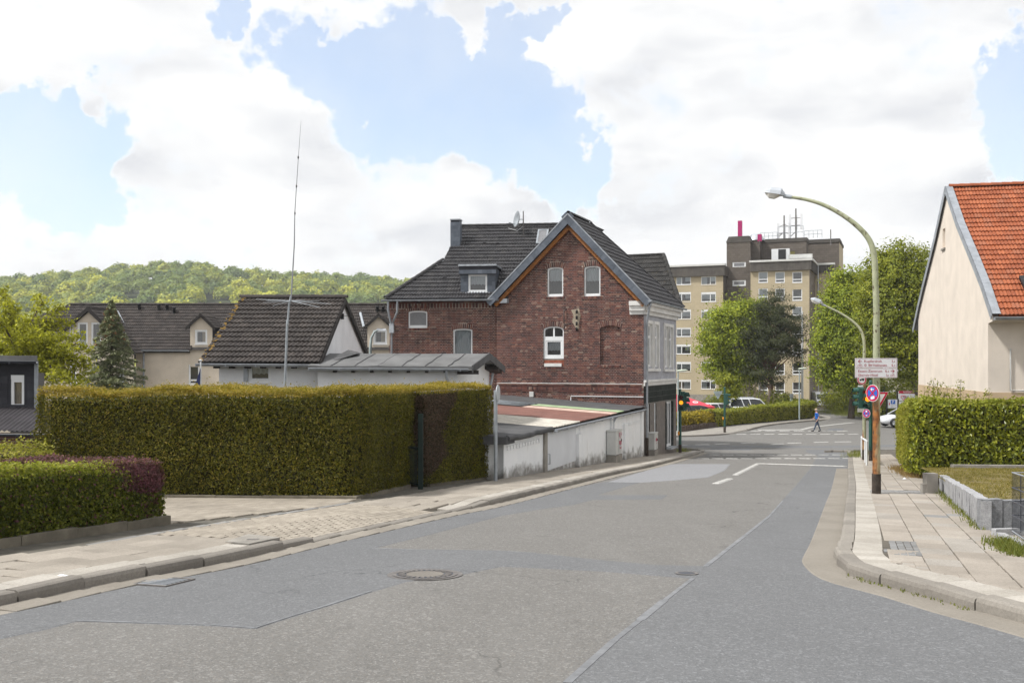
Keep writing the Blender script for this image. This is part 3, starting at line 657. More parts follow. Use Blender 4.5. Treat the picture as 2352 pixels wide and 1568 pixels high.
def lk_h(s):
    r = 0.9
    if s < S_D0 - r or s > S_D1 + r: return PAV
    if s < S_D0: return PAV - 0.085 * (1 - (S_D0 - s) / r)
    if s > S_D1: return PAV - 0.085 * (1 - (s - S_D1) / r)
    return PAV - 0.085
kerb('kerb_left', LK, 1, 0.16, lk_h, 0, LK.L, 0.8)
kerb('kerb_right', RK, -1, 0.18, lambda s: PAV, 0, RK.L, 0.7)
def fk_h(s):
    a = FK.S(G(1664, 998.5)); b = FK.S(G(1716, 989))
    return 0.03 if a < s < b else PAV
kerb('kerb_far', FK, 1, 0.16, fk_h, FK.S((0, 67.5)), FK.L, 1.0)
def strip(name, path, d0, d1, s0, s1, L, mat, zoff, thick=0.05, limit=300, jit=0.003, pname='slab', parent=None, zf=None):
    o = parent or tag(thing(name, (path.at(s0).x, path.at(s0).y, gz(path.at(s0).y)), None, None), kind='structure')
    Ms = []; s = s0
    while s < s1 - 0.02:
        e = min(s + L * random.uniform(0.97, 1.03), s1); g = 0.004; z = zoff + random.uniform(-jit, jit)
        f0, f1 = (lk_h(s) - PAV, lk_h(e) - PAV) if path is LK and zoff > .05 and d0 < 1 else (0, 0)
        Ms.append(patchM(path.at(s + g, d0), path.at(e - g, d0), path.at(s + g, d1), z + f0, z + f1, z + f0 * .75, thick)); s = e
    pieces(o, pname, SV, SF, Ms, mat, limit); return o
strip('gutter_left', LK, -0.29, -0.004, 0, LK.S((10.1, 53)), 0.5, GUTTER, 0.010, 0.05, pname='gutter_slab')
drape('gutter_right', RK.offset(-.02, 0, RK.S(G(1947, 1076)), .25) + RK.offset(.36, 0, RK.S(G(1947, 1076)), .25)[::-1], 0.011, GUTTER, skirt=0.013, ramp=0.03)

# left pavement: bedding, white edge course, flags, and the paved drive
lp = drape('pavement_left', LK.offset(0.1) + [(-60, 70), (-60, 0)], 0.015, JOINT)
WALLD = 1.98
yard = drape('yard_left', LK.offset(WALLD, 0.0, LK.S((9.6, 51.5))) + [(6.8, 55.0), (-60, 64), (-60, 0)], PAV - 0.02, JOINT)
WS0, WS1 = LK.S(G(640, 1265)), LK.S(G(1015, 1183))            # where the drive interrupts the flags
strip('x', LK, 0.166, 0.46, 0, WS0 - 0.6, 0.5, SLAB_W, PAV + 0.003, 0.11, pname='edge_slab', parent=lp)
strip('x', LK, 0.166, 0.44, WS1 + 0.6, LK.S((10.1, 53)), 0.5, SLAB_W, PAV + 0.003, 0.11, pname='edge_slab', parent=lp)
Ms = []
for (a, b) in ((0, WS0), (WS1, LK.S((10.1, 53.2)))):
    for j, (d0, d1) in enumerate([(0.47, 0.85), (0.855, 1.235), (1.24, 1.62), (1.625, 1.98)]):
        s = a + (0.0 if j % 2 else -0.35)
        while s < b:
            e = s + 0.75; s_, e_ = max(s, a), min(e, b)
            if e_ - s_ > 0.05:
                j_ = random.uniform(-0.005, 0.004); dip = lambda q, dd: PAV + j_ - (PAV - lk_h(q)) * (1 - min(1, dd / 1.3)); Ms.append(patchM(LK.at(s_ + .005, d0), LK.at(e_ - .005, d0), LK.at(s_ + .005, d1), dip(s_, d0), dip(e_, d0), dip(s_, d1), 0.11))
            s = e
pieces(lp, 'slab', SV, SF, Ms, SLAB_L, 300)
Ms = []; d = 0.165; r = 0
def drv_z(d): return PAV - 0.085 + min(1, d / 1.1) * 0.085
while d < WALLD:
    s = WS0 + 0.01 + (r % 2) * 0.1
    while s < WS1:
        z = drv_z(d) + random.uniform(-0.002, 0.002); f = lk_h(s) - PAV + 0.085
        z = z + f * (1 - min(1, d / 1.1)); e = min(s + 0.2, WS1)
        Ms.append(patchM(LK.at(s + .002, d), LK.at(e - .002, d), LK.at(s + .002, d + 0.096), z, z, z + 0.006, 0.08)); s += 0.2
    d += 0.1; r += 1
pieces(lp, 'paver', SV, SF, Ms, PAVER, 300)
Ms = []
YR = [Vector((-11.5, 15.8)), Vector((-5.15, 14.75)), LK.at(WS1, 2.1), Vector((-3.06, 19.62)), Vector((-11.5, 20.6))]
d = 2.12; r = 0
while d < 9:
    s = WS0 - 3 + (r % 2) * 0.1
    while s < WS1 + 4:
        c = LK.at(s + 0.1, d + 0.05)
        if pip(c.x, c.y, YR): Ms.append(patchM(LK.at(s + .002, d), LK.at(s + .198, d), LK.at(s + .002, d + 0.096), PAV, PAV, PAV, 0.03))
        s += 0.2
    d += 0.1; r += 1
pieces(yard, 'paver', SV, SF, Ms, PAVER, 300)
strip('x', LK, 1.99, 2.11, WS0 - 1.2, WS1 + 0.4, 0.5, SLAB_G, PAV + 0.004, 0.05, pname='edging_slab', parent=yard)
Ms = []
def lowedge(p, q, L=0.9, w=0.08, hh=0.1, parent=None, mat=KERB):
    p, q = Vector(p), Vector(q); d = q - p; n = max(1, int(d.length / L)); out = []; nn = Vector((-d.y, d.x)).normalized() * w
    for k in range(n):
        a, b = p + d * (k / n), p + d * ((k + 1 - 0.006) / n); z = PAV + hh + random.uniform(-.006, .006); out.append(patchM(a, b, a + nn, z, z, z, 0.22))
    return out
Ms = lowedge((-6.95, 9.6), (-5.08, 14.82)) + lowedge((-9.7, 20.18), (-3.06, 19.56), hh=0.05) + lowedge((-3.06, 19.54), (-2.35, 23.1), hh=0.05) + lowedge((-1.95, 23.7), (-0.6, 26.8), hh=0.04)
pieces(yard, 'edging_stone', SV, SF, Ms, EDGE, 300)

# right pavement
rp_poly = RK.offset(-0.1, 0, RK.S((17.2, 51.0))) + [(18.2, 52.4), (19.6, 53.9), (22, 54.9), (60, 61.6), (60, 20), (60, 2), (9, 2)]
rp = drape('pavement_right', rp_poly, PAV - 0.012, M('bedding', (0.12, 0.105, 0.085), 0.95, 0.4, 5, bump=0.3))
strip('x', RK, -0.19, -0.52, 0.5, RK.S((17.0, 50.5)), 0.28, SLAB_W, PAV + 0.002, 0.06, pname='edge_slab', parent=rp)
S0 = RK.S((4.2, 12.6)); A0 = RK.at(RK.S((4.55, 13.77))); A1 = RK.at(RK.S((16.6, 49.5))); TR = (A1 - A0).normalized(); NR = Vector((TR.y, -TR.x))
RKB = RK.offset(-0.53); Ms = []; Mg = []; Mc = []
KPOLY = RKB + [Vector((60, 20)), Vector((60, 2)), Vector((9, 2))]
Z0 = (G(2013, 1133, PAV) - A0).dot(TR)
def rq(s, d): return A0 + TR * s + NR * d
XC = Z0 + 0.25
for j in range(9):
    d0 = 0.53 + j * 0.36; s = -8.0 + (j % 2) * 0.25
    while s < 36.5:
        L = 0.5; e = s + L; c = rq(s + L / 2, d0 + 0.18); ok = pip(c.x, c.y, KPOLY) and pip(*rq(s + .05, d0 + .08), KPOLY) and pip(*rq(e - .05, d0 + .08), KPOLY)
        lim = 1.96 if s > 0.2 else 3.6
        if d0 + 0.3 < lim and ok and not (XC - .05 < s + .25 < XC + 1.25):
            z = PAV + random.uniform(-.004, .004); m4 = patchM(rq(s + .009, d0 + .004), rq(e - .009, d0 + .004), rq(s + .009, d0 + .356), z, z + random.uniform(-.003, .003), z, 0.05)
            if (j == 2 or j == 3) and abs(s - 2.6) < .26: Mg.append(m4)
            elif j == 0 and -2.3 < s < -1.1: pass
            else: Ms.append(m4)
        elif d0 + 0.3 < lim and s < 4 and not ok:
            for ii in range(4):
                for jj in range(3):
                    q0, q1 = s + ii * .125, d0 + jj * .12
                    if pip(*rq(q0 + .06, q1 + .06), KPOLY): Ms.append(patchM(rq(q0 + (.009 if ii == 0 else 0), q1 + (.004 if jj == 0 else 0)), rq(q0 + .125, q1 + (.004 if jj == 0 else 0)), rq(q0 + (.009 if ii == 0 else 0), q1 + .12), PAV - .002, PAV - .002, PAV - .002, 0.05))
        s = e
for k in range(11):                                            # a band of small pavers across the footway
    for j in range(9):
        a = XC + k * 0.1; d0 = 0.53 + j * 0.2 + (k % 2) * 0.1
        if d0 < 1.95: Mg.append(patchM(rq(a + .004, d0), rq(a + .096, d0), rq(a + .004, d0 + .19), PAV, PAV, PAV, 0.05))
for k in range(16):
    for j in range(5):
        a = -2.45 + k * 0.09; d0 = 0.50 + j * 0.085
        if pip(*rq(a, d0), KPOLY): Mc.append(patchM(rq(a + .006, d0), rq(a + .084, d0 + random.uniform(-.01, .01)), rq(a + .006, d0 + .075), PAV - .004, PAV, PAV, 0.05))
pieces(rp, 'slab', SV, SF, Ms, SLAB_R, 300); pieces(rp, 'grey_paver', SV, SF, Mg, SLAB_G, 300); pieces(rp, 'cobble', SV, SF, Mc, COBBLE, 300)
# far corner: footway and car park surface
fp = drape('pavement_far', FK.offset(0.12) + [(31.5, 97.5), (38, 102), (60, 110), (60, 113.5), (-25, 113.5)], PAV - 0.03, CONC, skirt=0.12, ramp=0.08)
drape('side_lane', [G(1905, 967), (31.5, 98.0), (33, 113.8), (60, 113.8), (60, 111), (40, 103)], PAV - 0.02, ASPH_OLD, skirt=0.13, ramp=1.2)
# ------------------------------------------------------------------ building helpers
def AB(F, u, v):
    t = LU(F.o, F.ex, u); Y = F.o.y + F.ex.y * t; return t, ZV(v, Y) - F.o.z
def PUV(F, u, v):                                        # where a sight line meets a sloping plane, in its own coordinates
    d = Vector(((u - U0) / K, 1.0, (V0 - v) / K)); t = F.n.dot(F.o) / F.n.dot(d); q = d * t - F.o
    return q.dot(F.ex), q.dot(F.ey)
def tile_tmpl(w, L, humps, amp, lift=0.045, lip=0.042):
    n = humps * 5; V = []; xs = [i / n for i in range(n + 1)]
    c = [amp * (0.5 - 0.5 * math.cos(2 * math.pi * humps * x)) ** 1.3 for x in xs]
    for x, z in zip(xs, c): V.append((x * w, 0, z + lift))
    for x, z in zip(xs, c): V.append((x * w, L * 1.1, z))
    for x, z in zip(xs, c): V.append((x * w, 0.004, z + lift - lip))
    m = n + 1
    return V, [(i, i + 1, m + i + 1, m + i) for i in range(n)] + [(2 * m + i, 2 * m + i + 1, i + 1, i) for i in range(n)]
def tiles(parent, F, poly, w, L, humps, amp, mat, limit=300, base=True, name='roof_tile', basemat=None, skip=None):
    V, Fc = tile_tmpl(w, L, humps, amp); ys = [p[1] for p in poly]; Ms = []; r = 0
    if base:
        m = MB(); m.poly([F.p(a, b, -0.03) for a, b in poly]); m.build('roof_boarding', basemat or WOODK, parent)
    b = min(ys)
    while b < max(ys) - 0.02:
        for x0, x1 in scan(poly, min(b + L * 0.5, max(ys) - 0.01)):
            k0 = math.floor(x0 / w + .15); k1 = math.ceil(x1 / w - .15)
            for k in range(k0, k1):
                if skip and skip(k * w + w / 2, b + L / 2): continue
                xa, xb = max(k * w, x0), min(k * w + w, x1); M4 = F.mat(xa, b, random.uniform(-.004, .004), (xb - xa) / w); 
                M4[:3, 0] += np.array(F.n) * random.uniform(-.01, .01); Ms.append(M4)
        b += L; r += 1
    pieces(parent, name, V, Fc, Ms, mat, limit)
def ridge(parent, p, q, mat, L=0.40, r=0.11, name='ridge_tile', limit=80):
    p, q = Vector(p), Vector(q); d = q - p; n = max(1, round(d.length / L)); t = d.normalized(); x = t.cross(Vector((0, 0, 1))).normalized(); up = x.cross(t)
    V = []; m = 7
    for e, rr in ((0, 1.0), (1, 0.86)):
        for k in range(m): a = math.pi * k / (m - 1); V.append((e * 1.06, math.cos(a) * rr, math.sin(a) * rr))
    Fc = [(k, k + 1, m + k + 1, m + k) for k in range(m - 1)]; V += [(0, v[1] * .8, v[2] * .8) for v in V[:m]]; Fc += [(2 * m + k, 2 * m + k + 1, k + 1, k) for k in range(m - 1)]
    Ms = []
    for i in range(n):
        o = p + d * (i / n); M4 = np.eye(4); M4[:3, 0] = t * (d.length / n); M4[:3, 1] = x * r; M4[:3, 2] = up * r; M4[:3, 3] = o; Ms.append(M4)
    pieces(parent, name, V, Fc, Ms, mat, limit)
def gutter(parent, p, q, r=0.07, mat=ZINC, name='gutter', brackets=0.9):
    p, q = Vector(p), Vector(q); d = (q - p); t = d.normalized(); x = t.cross(Vector((0, 0, 1))).normalized(); m = MB(); V = []; n = 8
    for e in (p, q):
        for rr in (r, r * 0.88):
            for k in range(n + 1): a = math.pi + math.pi * k / n; V.append(e + x * math.cos(a) * rr + Vector((0, 0, 1)) * math.sin(a) * rr)
    N = n + 1; m.add(V, [(k, k + 1, 2 * N + k + 1, 2 * N + k) for k in range(n)] + [(N + k, 3 * N + k, 3 * N + k + 1, N + k + 1) for k in range(n)], True)
    for side in (-1, 1): m.tube([p + x * side * r, q + x * side * r], 0.012, 6)
    k = 0
    while brackets and k * brackets < d.length:
        o = p + t * (k * brackets); m.box8([o + x * s * r * 1.06 + Vector((0, 0, zz)) + t * w for zz in (-r * 1.1, 0.0) for s, w in ((-1, 0), (1, 0), (1, .03), (-1, .03))]); k += 1
    return m.build(name, mat, parent)
def pipe(parent, path, r=0.05, mat=ZINC, name='downpipe', clips=True):
    m = MB(); m.tube(path, r, 10)
    if clips:
        for a, b in zip(path[:-1], path[1:]):
            a, b = Vector(a), Vector(b)
            if (b - a).length > 1: 
                for f in (.25, .75): c = a.lerp(b, f); m.tube([c + Vector((0, 0, -.02)), c + Vector((0, 0, .02))], r * 1.25, 10)
    return m.build(name, mat, parent)
def window(parent, F, a0, a1, b0, b1, c=-0.09, rise=0.0, ft=0.065, mull=(), trans=(), curtain=None, sill=True, box=0.0, cmat=None, lower=0.0, frost=False, room=True, fmat=None, sashes=True, name='window', sillmat=None):
    """frame mesh with panes, curtain and sill as its own parts"""
    fm = fmat or UPVC; m = MB(); w = MB()
    top = b1 - box
    def ring(x0, x1, y0, y1, t, c0, c1, rs=0.0):
        O = arch_rect(x0, x1, y0, y1, rs); n = len(O); cx, cy = (x0 + x1) / 2, (y0 + y1) / 2
        I = [(min(max(a, x0 + t), x1 - t) if not rs else cx + (a - cx) * (1 - 2 * t / (x1 - x0)), min(max(b, y0 + t), y1 - t) if not rs else (b + t if b == y0 else b - t)) for a, b in O]
        vs = [F.p(a, b, c1) for a, b in O] + [F.p(a, b, c1) for a, b in I] + [F.p(a, b, c0) for a, b in O] + [F.p(a, b, c0) for a, b in I]
        m.add(vs, [(i, (i + 1) % n, n + (i + 1) % n, n + i) for i in range(n)] + [(n + i, n + (i + 1) % n, 3 * n + (i + 1) % n, 3 * n + i) for i in range(n)] + [(i, 2 * n + i, 2 * n + (i + 1) % n, (i + 1) % n) for i in range(n)])
    ring(a0, a1, b0, top, ft, c, c + 0.05, rise)
    W, H = a1 - a0, top - b0
    xs = [a0 + ft * .7] + [a0 + W * f for f in mull] + [a1 - ft * .7]; ys = [b0 + ft * .7] + [b0 + H * f for f in trans] + [top - ft * .7]
    for f in mull: m.fbox(F, a0 + W * f - ft * .55, a0 + W * f + ft * .55, b0 + ft, top - ft * (1 if not rise else .6), c - .005, c + 0.045)
    for f in trans: m.fbox(F, a0 + ft, a1 - ft, b0 + H * f - ft * .55, b0 + H * f + ft * .55, c - .005, c + 0.047)
    if box: m.fbox(F, a0, a1, top + .002, b1, c, -0.01)
    if lower: m.fbox(F, a0 + ft * .5, a1 - ft * .5, b0 + .01, b0 + lower, c, c + 0.046)
    if sashes and not rise and W > 0.4:
        for i in range(len(xs) - 1):
            for j in range(len(ys) - 1):
                e = ft * .35; ring(xs[i] + e, xs[i + 1] - e, ys[j] + e, ys[j + 1] - e, ft * .55, c - .01, c + 0.035)
    win = m.build(name, fm, parent)
    g = MB(); g.poly([F.p(a, b, c + 0.012) for a, b in arch_rect(a0 + .02, a1 - .02, b0 + .02, top - .02, max(0, rise))]); g.build('pane', FROST if frost else GLASS, win)
    if room and not frost:
        r = MB(); A = [(a0 - .05, b0 - .05), (a1 + .05, b0 - .05), (a1 + .05, b1 + .05), (a0 - .05, b1 + .05)]; d = 0.9
        r.add([F.p(a, b, c - .06) for a, b in A] + [F.p(a, b, c - d) for a, b in A], [(4, 5, 6, 7)] + [(i, (i + 1) % 4, 4 + (i + 1) % 4, 4 + i) for i in range(4)]); r.build('room_wall', ROOM, win)
    for (f0, f1, y0, y1, cm) in (curtain or []):
        n = max(6, int((f1 - f0) * W / 0.05)); k = MB(); V = []
        for i in range(n + 1):
            a = a0 + W * (f0 + (f1 - f0) * i / n); z = c - 0.07 - 0.025 * (i % 2); dip = 0.02 * (i % 3)
            V += [F.p(a, b0 + H * y0 - dip, z), F.p(a, b0 + H * y1, z)]
        k.add(V, [(2 * i, 2 * i + 2, 2 * i + 3, 2 * i + 1) for i in range(n)]); k.build('curtain', cm, win)
    if sill:
        s = MB(); s.fbox(F, a0 - .04, a1 + .04, b0 - .05, b0 - .004, c, 0.05); s.build('sill', sillmat or UPVC, win)
    return win
def arch_bricks(F, a0, a1, b1, rise, hh=0.24, proud=0.012, bw=0.068, spread=0.05):
    """a segmental arch of bricks set on end, and the outline it covers"""
    m = (a0 + a1) / 2; w = (a1 - a0) / 2 + spread; n = max(3, int(2 * w / (bw + .012))); Ms = []; top = []; bot = []
    for i in range(n):
        x = -1 + 2 * (i + .5) / n; a = m + w * x; y = b1 - rise * abs(x) ** 2.2; ang = -0.28 * x
        e = Vector((math.cos(ang), math.sin(ang))); u = Vector((-e.y, e.x)); M4 = np.eye(4); o = F.p(a - e.x * bw / 2, y - e.y * bw / 2, proud - .03)
        M4[:3, 0] = (F.ex * e.x + F.ey * e.y) * bw; M4[:3, 1] = (F.ex * u.x + F.ey * u.y) * hh; M4[:3, 2] = F.n * .03; M4[:3, 3] = o; Ms.append(M4)
        bot.append((a, y)); top.append((a + u.x * hh, y + u.y * hh))
    poly = [(a0 - spread - .02, bot[0][1])] + bot[1:-1] + [(a1 + spread + .02, bot[-1][1]), (top[-1][0] + .03, top[-1][1])] + top[::-1][1:-1] + [(top[0][0] - .03, top[0][1])]
    return Ms, poly
def soldier(F, a0, a1, b0, hh=0.115, proud=0.035, bw=0.068):
    n = max(2, int((a1 - a0) / (bw + .010))); st = (a1 - a0) / n
    return [F.mat(a0 + i * st, b0, proud - .06 + random.uniform(-.003, .003), st - .010, hh, 0.06) for i in range(n)]
def bricks(parent, Ms, mat=None, limit=300, name='brick'): pieces(parent, name, BOXV, BOXF, Ms, mat or BRICK, limit)

# ------------------------------------------------------------------ the brick corner house
Fd = Vector((0.366, 0.931, 0)).normalized(); Rd = Vector((0.931, -0.366, 0)).normalized(); UP = Vector((0, 0, 1))
C0 = Vector((5.88, 44.5, 0)); GW = 7.1; Gl = C0 - Rd * GW
house = thing('brick_house', (2.5, 46.5, gz(46.5, PAV)), 'dark red brick corner house with anthracite tiled roof and pointed gable', 'house')
FG = Fr(Gl, Rd); ZB = -4.6
ap = AB(FG, 1310, 514); el = AB(FG, 1140, 690)[1]; er = AB(FG, 1478, 690)[1]
gout = [(0, ZB), (GW, ZB), (GW, er), ap, (0, el)]
def hole(F, u0, u1, v0, v1, rise=0): 
    a0, b1 = AB(F, u0, v0); a1, _ = AB(F, u1, v0); _, b0 = AB(F, (u0 + u1) / 2, v1); _, b1 = AB(F, (u0 + u1) / 2, v0); return (a0, a1, b0, b1, rise)
gw = [hole(FG, 1257, 1293.5, 613.5, 681, .09), hole(FG, 1341.5, 1379, 610.5, 680, .09), hole(FG, 1248, 1295, 749, 842, .16), hole(FG, 1378.5, 1425.5, 747.5, 837, .14)]
holes = [arch_rect(*h) for h in gw]
wall(house, 'gable_wall', FG, gout, holes, MORTAR, 0.13, BRICK)
Ms = []; cuts = list(holes)
for h in gw:
    A, pl = arch_bricks(FG, h[0], h[1], h[3], h[4]); Ms += A; cuts.append(pl)
    Sx = soldier(FG, h[0] - .12, h[1] + .12, h[2] - .125); Ms += Sx; cuts.append([(h[0] - .13, h[2] - .13), (h[1] + .13, h[2] - .13), (h[1] + .13, h[2]), (h[0] - .13, h[2])])
sb = AB(FG, 1310, 882)[1]                                      # string course between the storeys
Ms += soldier(FG, 0.0, GW, sb - .27, 0.13, 0.045) + [FG.mat(.26 * i, sb - .13, 0.0, .25, .06, .035) for i in range(27)] + [FG.mat(.26 * i + .13 * 0, sb - .345, 0.0, .25, .065, .035) for i in range(27)] + [FG.mat(.26 * i, sb - .06, 0.0, .25, .055, .055) for i in range(27)]
cuts.append([(-1, sb - .35), (GW + 1, sb - .35), (GW + 1, sb), (-1, sb)])
Ms += lay_bricks(FG, [(0.0, ZB), (GW, ZB), (GW, er), (ap[0], ap[1]), (0.0, el)], cuts)
# stepped corbels below the verge
def rake(p, q, n):
    out = []
    for i in range(n):
        f = (i + .5) / n; a = p[0] + (q[0] - p[0]) * f; b = p[1] + (q[1] - p[1]) * f; out += [FG.mat(a - .06, b - .30, 0.0, .115, .10, .05), FG.mat(a - .06, b - .19, 0.0, .115, .10, .075)]
    return out
Ms += rake((0.1, el), ap, 34) + rake((GW - .1, er), ap, 34)
# blind panel in the bricked-up opening
hb = gw[3]; Fb = Fr(FG.p(0, 0, -.11), Rd); wall(house, 'blind_panel', Fb, arch_rect(*hb), [], MORTAR, 0)
Ms += lay_bricks(Fb, arch_rect(*hb), [])
# red infill and sill under the arched window
hm = gw[2]; wb = AB(FG, 1271, 823.5)[1]
Mr = lay_bricks(Fr(FG.p(0, 0, -.06), Rd), [(hm[0], hm[2]), (hm[1], hm[2]), (hm[1], wb), (hm[0], wb)], [], header=False); bricks(house, Mr, BRICK_RED, 60, 'infill_brick')
m = MB(); m.fbox(FG, hm[0], hm[1], hm[2], wb, -.12, -.085); m.build('infill_mortar', MORTAR, house)
m = MB(); m.fbox(FG, hm[0] + .06, hm[1] - .1, hm[2] + .01, hm[2] + .16, -.03, .06); m.build('sill', STUCCO, house)
window(house, FG, *gw[0][:4], rise=.09, c=-.10, curtain=[(.08, .92, .55, .93, CURT)], sill=False, lower=0.12)
window(house, FG, *gw[1][:4], rise=.09, c=-.10, curtain=[(.08, .92, .52, .93, CURT)], sill=False, lower=0.12)
window(house, FG, hm[0], hm[1], wb + (hm[3] - wb) * .64, hm[3], rise=.16, c=-.10, mull=(.5,), sill=False, sashes=False)
window(house, FG, hm[0], hm[1], wb, wb + (hm[3] - wb) * .64 - .004, c=-.10, ft=.11, curtain=[(.1, .9, .42, .93, CURT)], sill=False)
# left wing
Wd = Vector((0.993, -0.12, 0)).normalized(); Jn = Gl + Fd * .16
tl = LU(Jn, Wd, 895); FW = Fr(Jn + Wd * tl, Wd); WWd = -tl + .3
ez = ZV(687, FW.o.y - .4)
wout = [(0, ZB), (WWd, ZB), (WWd, ez - .05), (0, ez - .05)]
ww = [hole(FW, 938, 981.5, 713.5, 753, .07), hole(FW, 1041, 1085, 754.5, 830, .07)]
wholes = [arch_rect(*h) for h in ww]
wall(house, 'wing_wall', FW, wout, wholes, MORTAR, 0.13, BRICK)
cuts = list(wholes)
for h in ww:
    A, pl = arch_bricks(FW, h[0], h[1], h[3], h[4]); Ms += A; cuts.append(pl)
    Ms += soldier(FW, h[0] - .1, h[1] + .1, h[2] - .125); cuts.append([(h[0] - .11, h[2] - .13), (h[1] + .11, h[2] - .13), (h[1] + .11, h[2]), (h[0] - .11, h[2])])
Ms += [FW.mat(.155 * i, ez - .42, 0.0, .10, .22, .05) for i in range(int(WWd / .155))] + [FW.mat(.26 * i, ez - .19, 0.0, .25, .065, .06) for i in range(int(WWd / .26) + 1)]
cuts.append([(-1, ez - .44), (WWd + 1, ez - .44), (WWd + 1, ez), (-1, ez)])
Ms += lay_bricks(FW, wout, cuts)
bricks(house, Ms)
window(house, FW, *ww[0][:4], rise=.07, c=-.10, frost=True, sill=False, lower=.13)
window(house, FW, *ww[1][:4], rise=.07, c=-.10, curtain=[(.06, .94, .12, .95, CURT)], sill=False)
# wing roof
nw = FW.n; back = -nw; pt = rad(36)
FR1 = Fr(Vector((FW.o.x, FW.o.y, ez)) + nw * .4 + Wd * -.35, Wd, back * math.cos(pt) + UP * math.sin(pt))
rp1 = [PUV(FR1, 880, 687), PUV(FR1, 1018, 598), PUV(FR1, 1060, 520), PUV(FR1, 1302, 520), PUV(FR1, 1165, 686)]
rp1[0] = (rp1[0][0], 0.0); rp1[4] = (rp1[4][0], 0.0); rp1[3] = (rp1[3][0], rp1[2][1])
dz = [PUV(FR1, 1058, 672), PUV(FR1, 1137, 672)]; dtop = PUV(FR1, 1100, 609)[1]
tiles(house, FR1, rp1, 0.28, 0.345, 2, 0.032, TILE_D, 300, skip=lambda a, b: dz[0][0] + .1 < a < dz[1][0] - .05 and dz[0][1] + .1 < b < dz[0][1] + 1.15)
ridge(house, FR1.p(rp1[2][0], rp1[2][1], .02), FR1.p(rp1[3][0], rp1[3][1], .02), TILE_D)
ridge(house, FR1.p(rp1[0][0] + .1, rp1[0][1] + .05, .03), FR1.p(rp1[1][0], rp1[1][1], .03), TILE_D, 0.38, 0.12)
m = MB()                                                       # far and side slopes of the wing
A0r, B0r, C0r, D0r = [FR1.p(*rp1[i], -.03) for i in (0, 1, 2, 3)]; bk = back * 11.2
m.poly([C0r, D0r, D0r + back * 5.6 - UP * 4.1, A0r + bk, B0r + back * 5.6]); m.poly([A0r, B0r, B0r + back * 5.6, A0r + bk]); m.poly([B0r, C0r, B0r + back * 5.6])
m.build('roof_slope', TILE_D, house)
gutter(house, FR1.p(rp1[0][0] - .05, 0, 0) + nw * .06 - UP * .05, FR1.p(PUV(FR1, 1146, 687)[0], 0, 0) + nw * .06 - UP * .05)
gp = FR1.p(rp1[0][0] + .25, 0, 0) + nw * .05
pipe(house, [gp - UP * .1, gp - UP * .5, FW.p(.12, ez - 1.3, .09), FW.p(.12, ez - 4.5, .09), FW.p(.12, ZB + .6, .09)], .05)
pipe(house, [gp + Wd * .45 - UP * .1, gp + Wd * .45 - UP * .6, FW.p(.14, ez - 1.2, .09)], .05)
m = MB(); m.fbox(FW, .02, .24, ez - 1.6, ez - 1.15, .03, .2); m.build('rainwater_hopper', ZINC_L, house)
m = MB(); m.fbox(FW, 0, WWd, ez - .12, ez - .02, .0, .36); m.build('soffit', WOODK, house)
# gable roof
apz = ap[1] + .42; apx = FG.p(ap[0], apz, .38)
ER = FG.p(GW + .38, er + .02, .38); EL = FG.p(-.32, el + .02, .38)
FR2 = Fr(ER, Fd, (apx - ER) - Fd * (apx - ER).dot(Fd), None); 
if FR2.n.z < 0: FR2.n = -FR2.n
hr = (apx - ER).length; 
q3 = PUV(FR2, 1568, 703); q2 = PUV(FR2, 1359, 517)
rp2 = [(0, 0), (q3[0], 0), (q2[0], PUV(FR2, 1310, 490)[1]), (0.0, (apx - ER).dot(FR2.ey))]
rp2[2] = (rp2[2][0], rp2[3][1])
tiles(house, FR2, rp2, 0.28, 0.345, 2, 0.032, TILE_D, 200)
ridge(house, FR2.p(rp2[3][0], rp2[3][1], .03), FR2.p(rp2[2][0], rp2[2][1], .03), TILE_D)
ridge(house, FR2.p(rp2[1][0], 0.05, .03), FR2.p(rp2[2][0], rp2[2][1], .03), TILE_D, .4, .07, 'verge_tile')
m = MB(); m.poly([EL, apx, apx + Fd * (rp2[2][0] + 2.5), EL + Fd * 4.0]); m.poly([FR2.p(*rp2[1], -.02), FR2.p(*rp2[2], -.02), FR2.p(*rp2[2], -.02) + Fd * 3.5 - UP * 3.6]); m.build('roof_slope', TILE_D, house)
def verge(p0, p1, nm):
    d = p1 - p0; t = d.normalized(); up = t.cross(FG.n); up = up if up.z > 0 else -up
    FV = Fr(p0, t, up, FG.n); L = d.length; n = int(L / .2); Mv = []
    for i in range(n + 1):
        for j in range(1): Mv.append(FV.mat(i * L / n - .1, -.33 + random.uniform(-.004, .004), .0 + (i % 2) * .006, L / n + .01, .30, .012))
    pieces(house, 'verge_slate', BOXV, BOXF, Mv, SLATE, 60)
    m = MB(); m.fbox(FV, -.05, L + .02, -.33, -.04, -.36, -.002); m.build('verge_board', SLATE_K, house)
    m = MB(); m.fbox(FV, -.05, L + .02, -.03, .02, -.02, .03); m.build('verge_trim', ZINC, house)
    m = MB(); m.fbox(FV, .05, L - .12, -.50, -.335, -.30, -.16); m.build('barge_board', WOODO, house)
verge(EL, apx, 'l'); verge(ER, apx, 'r')
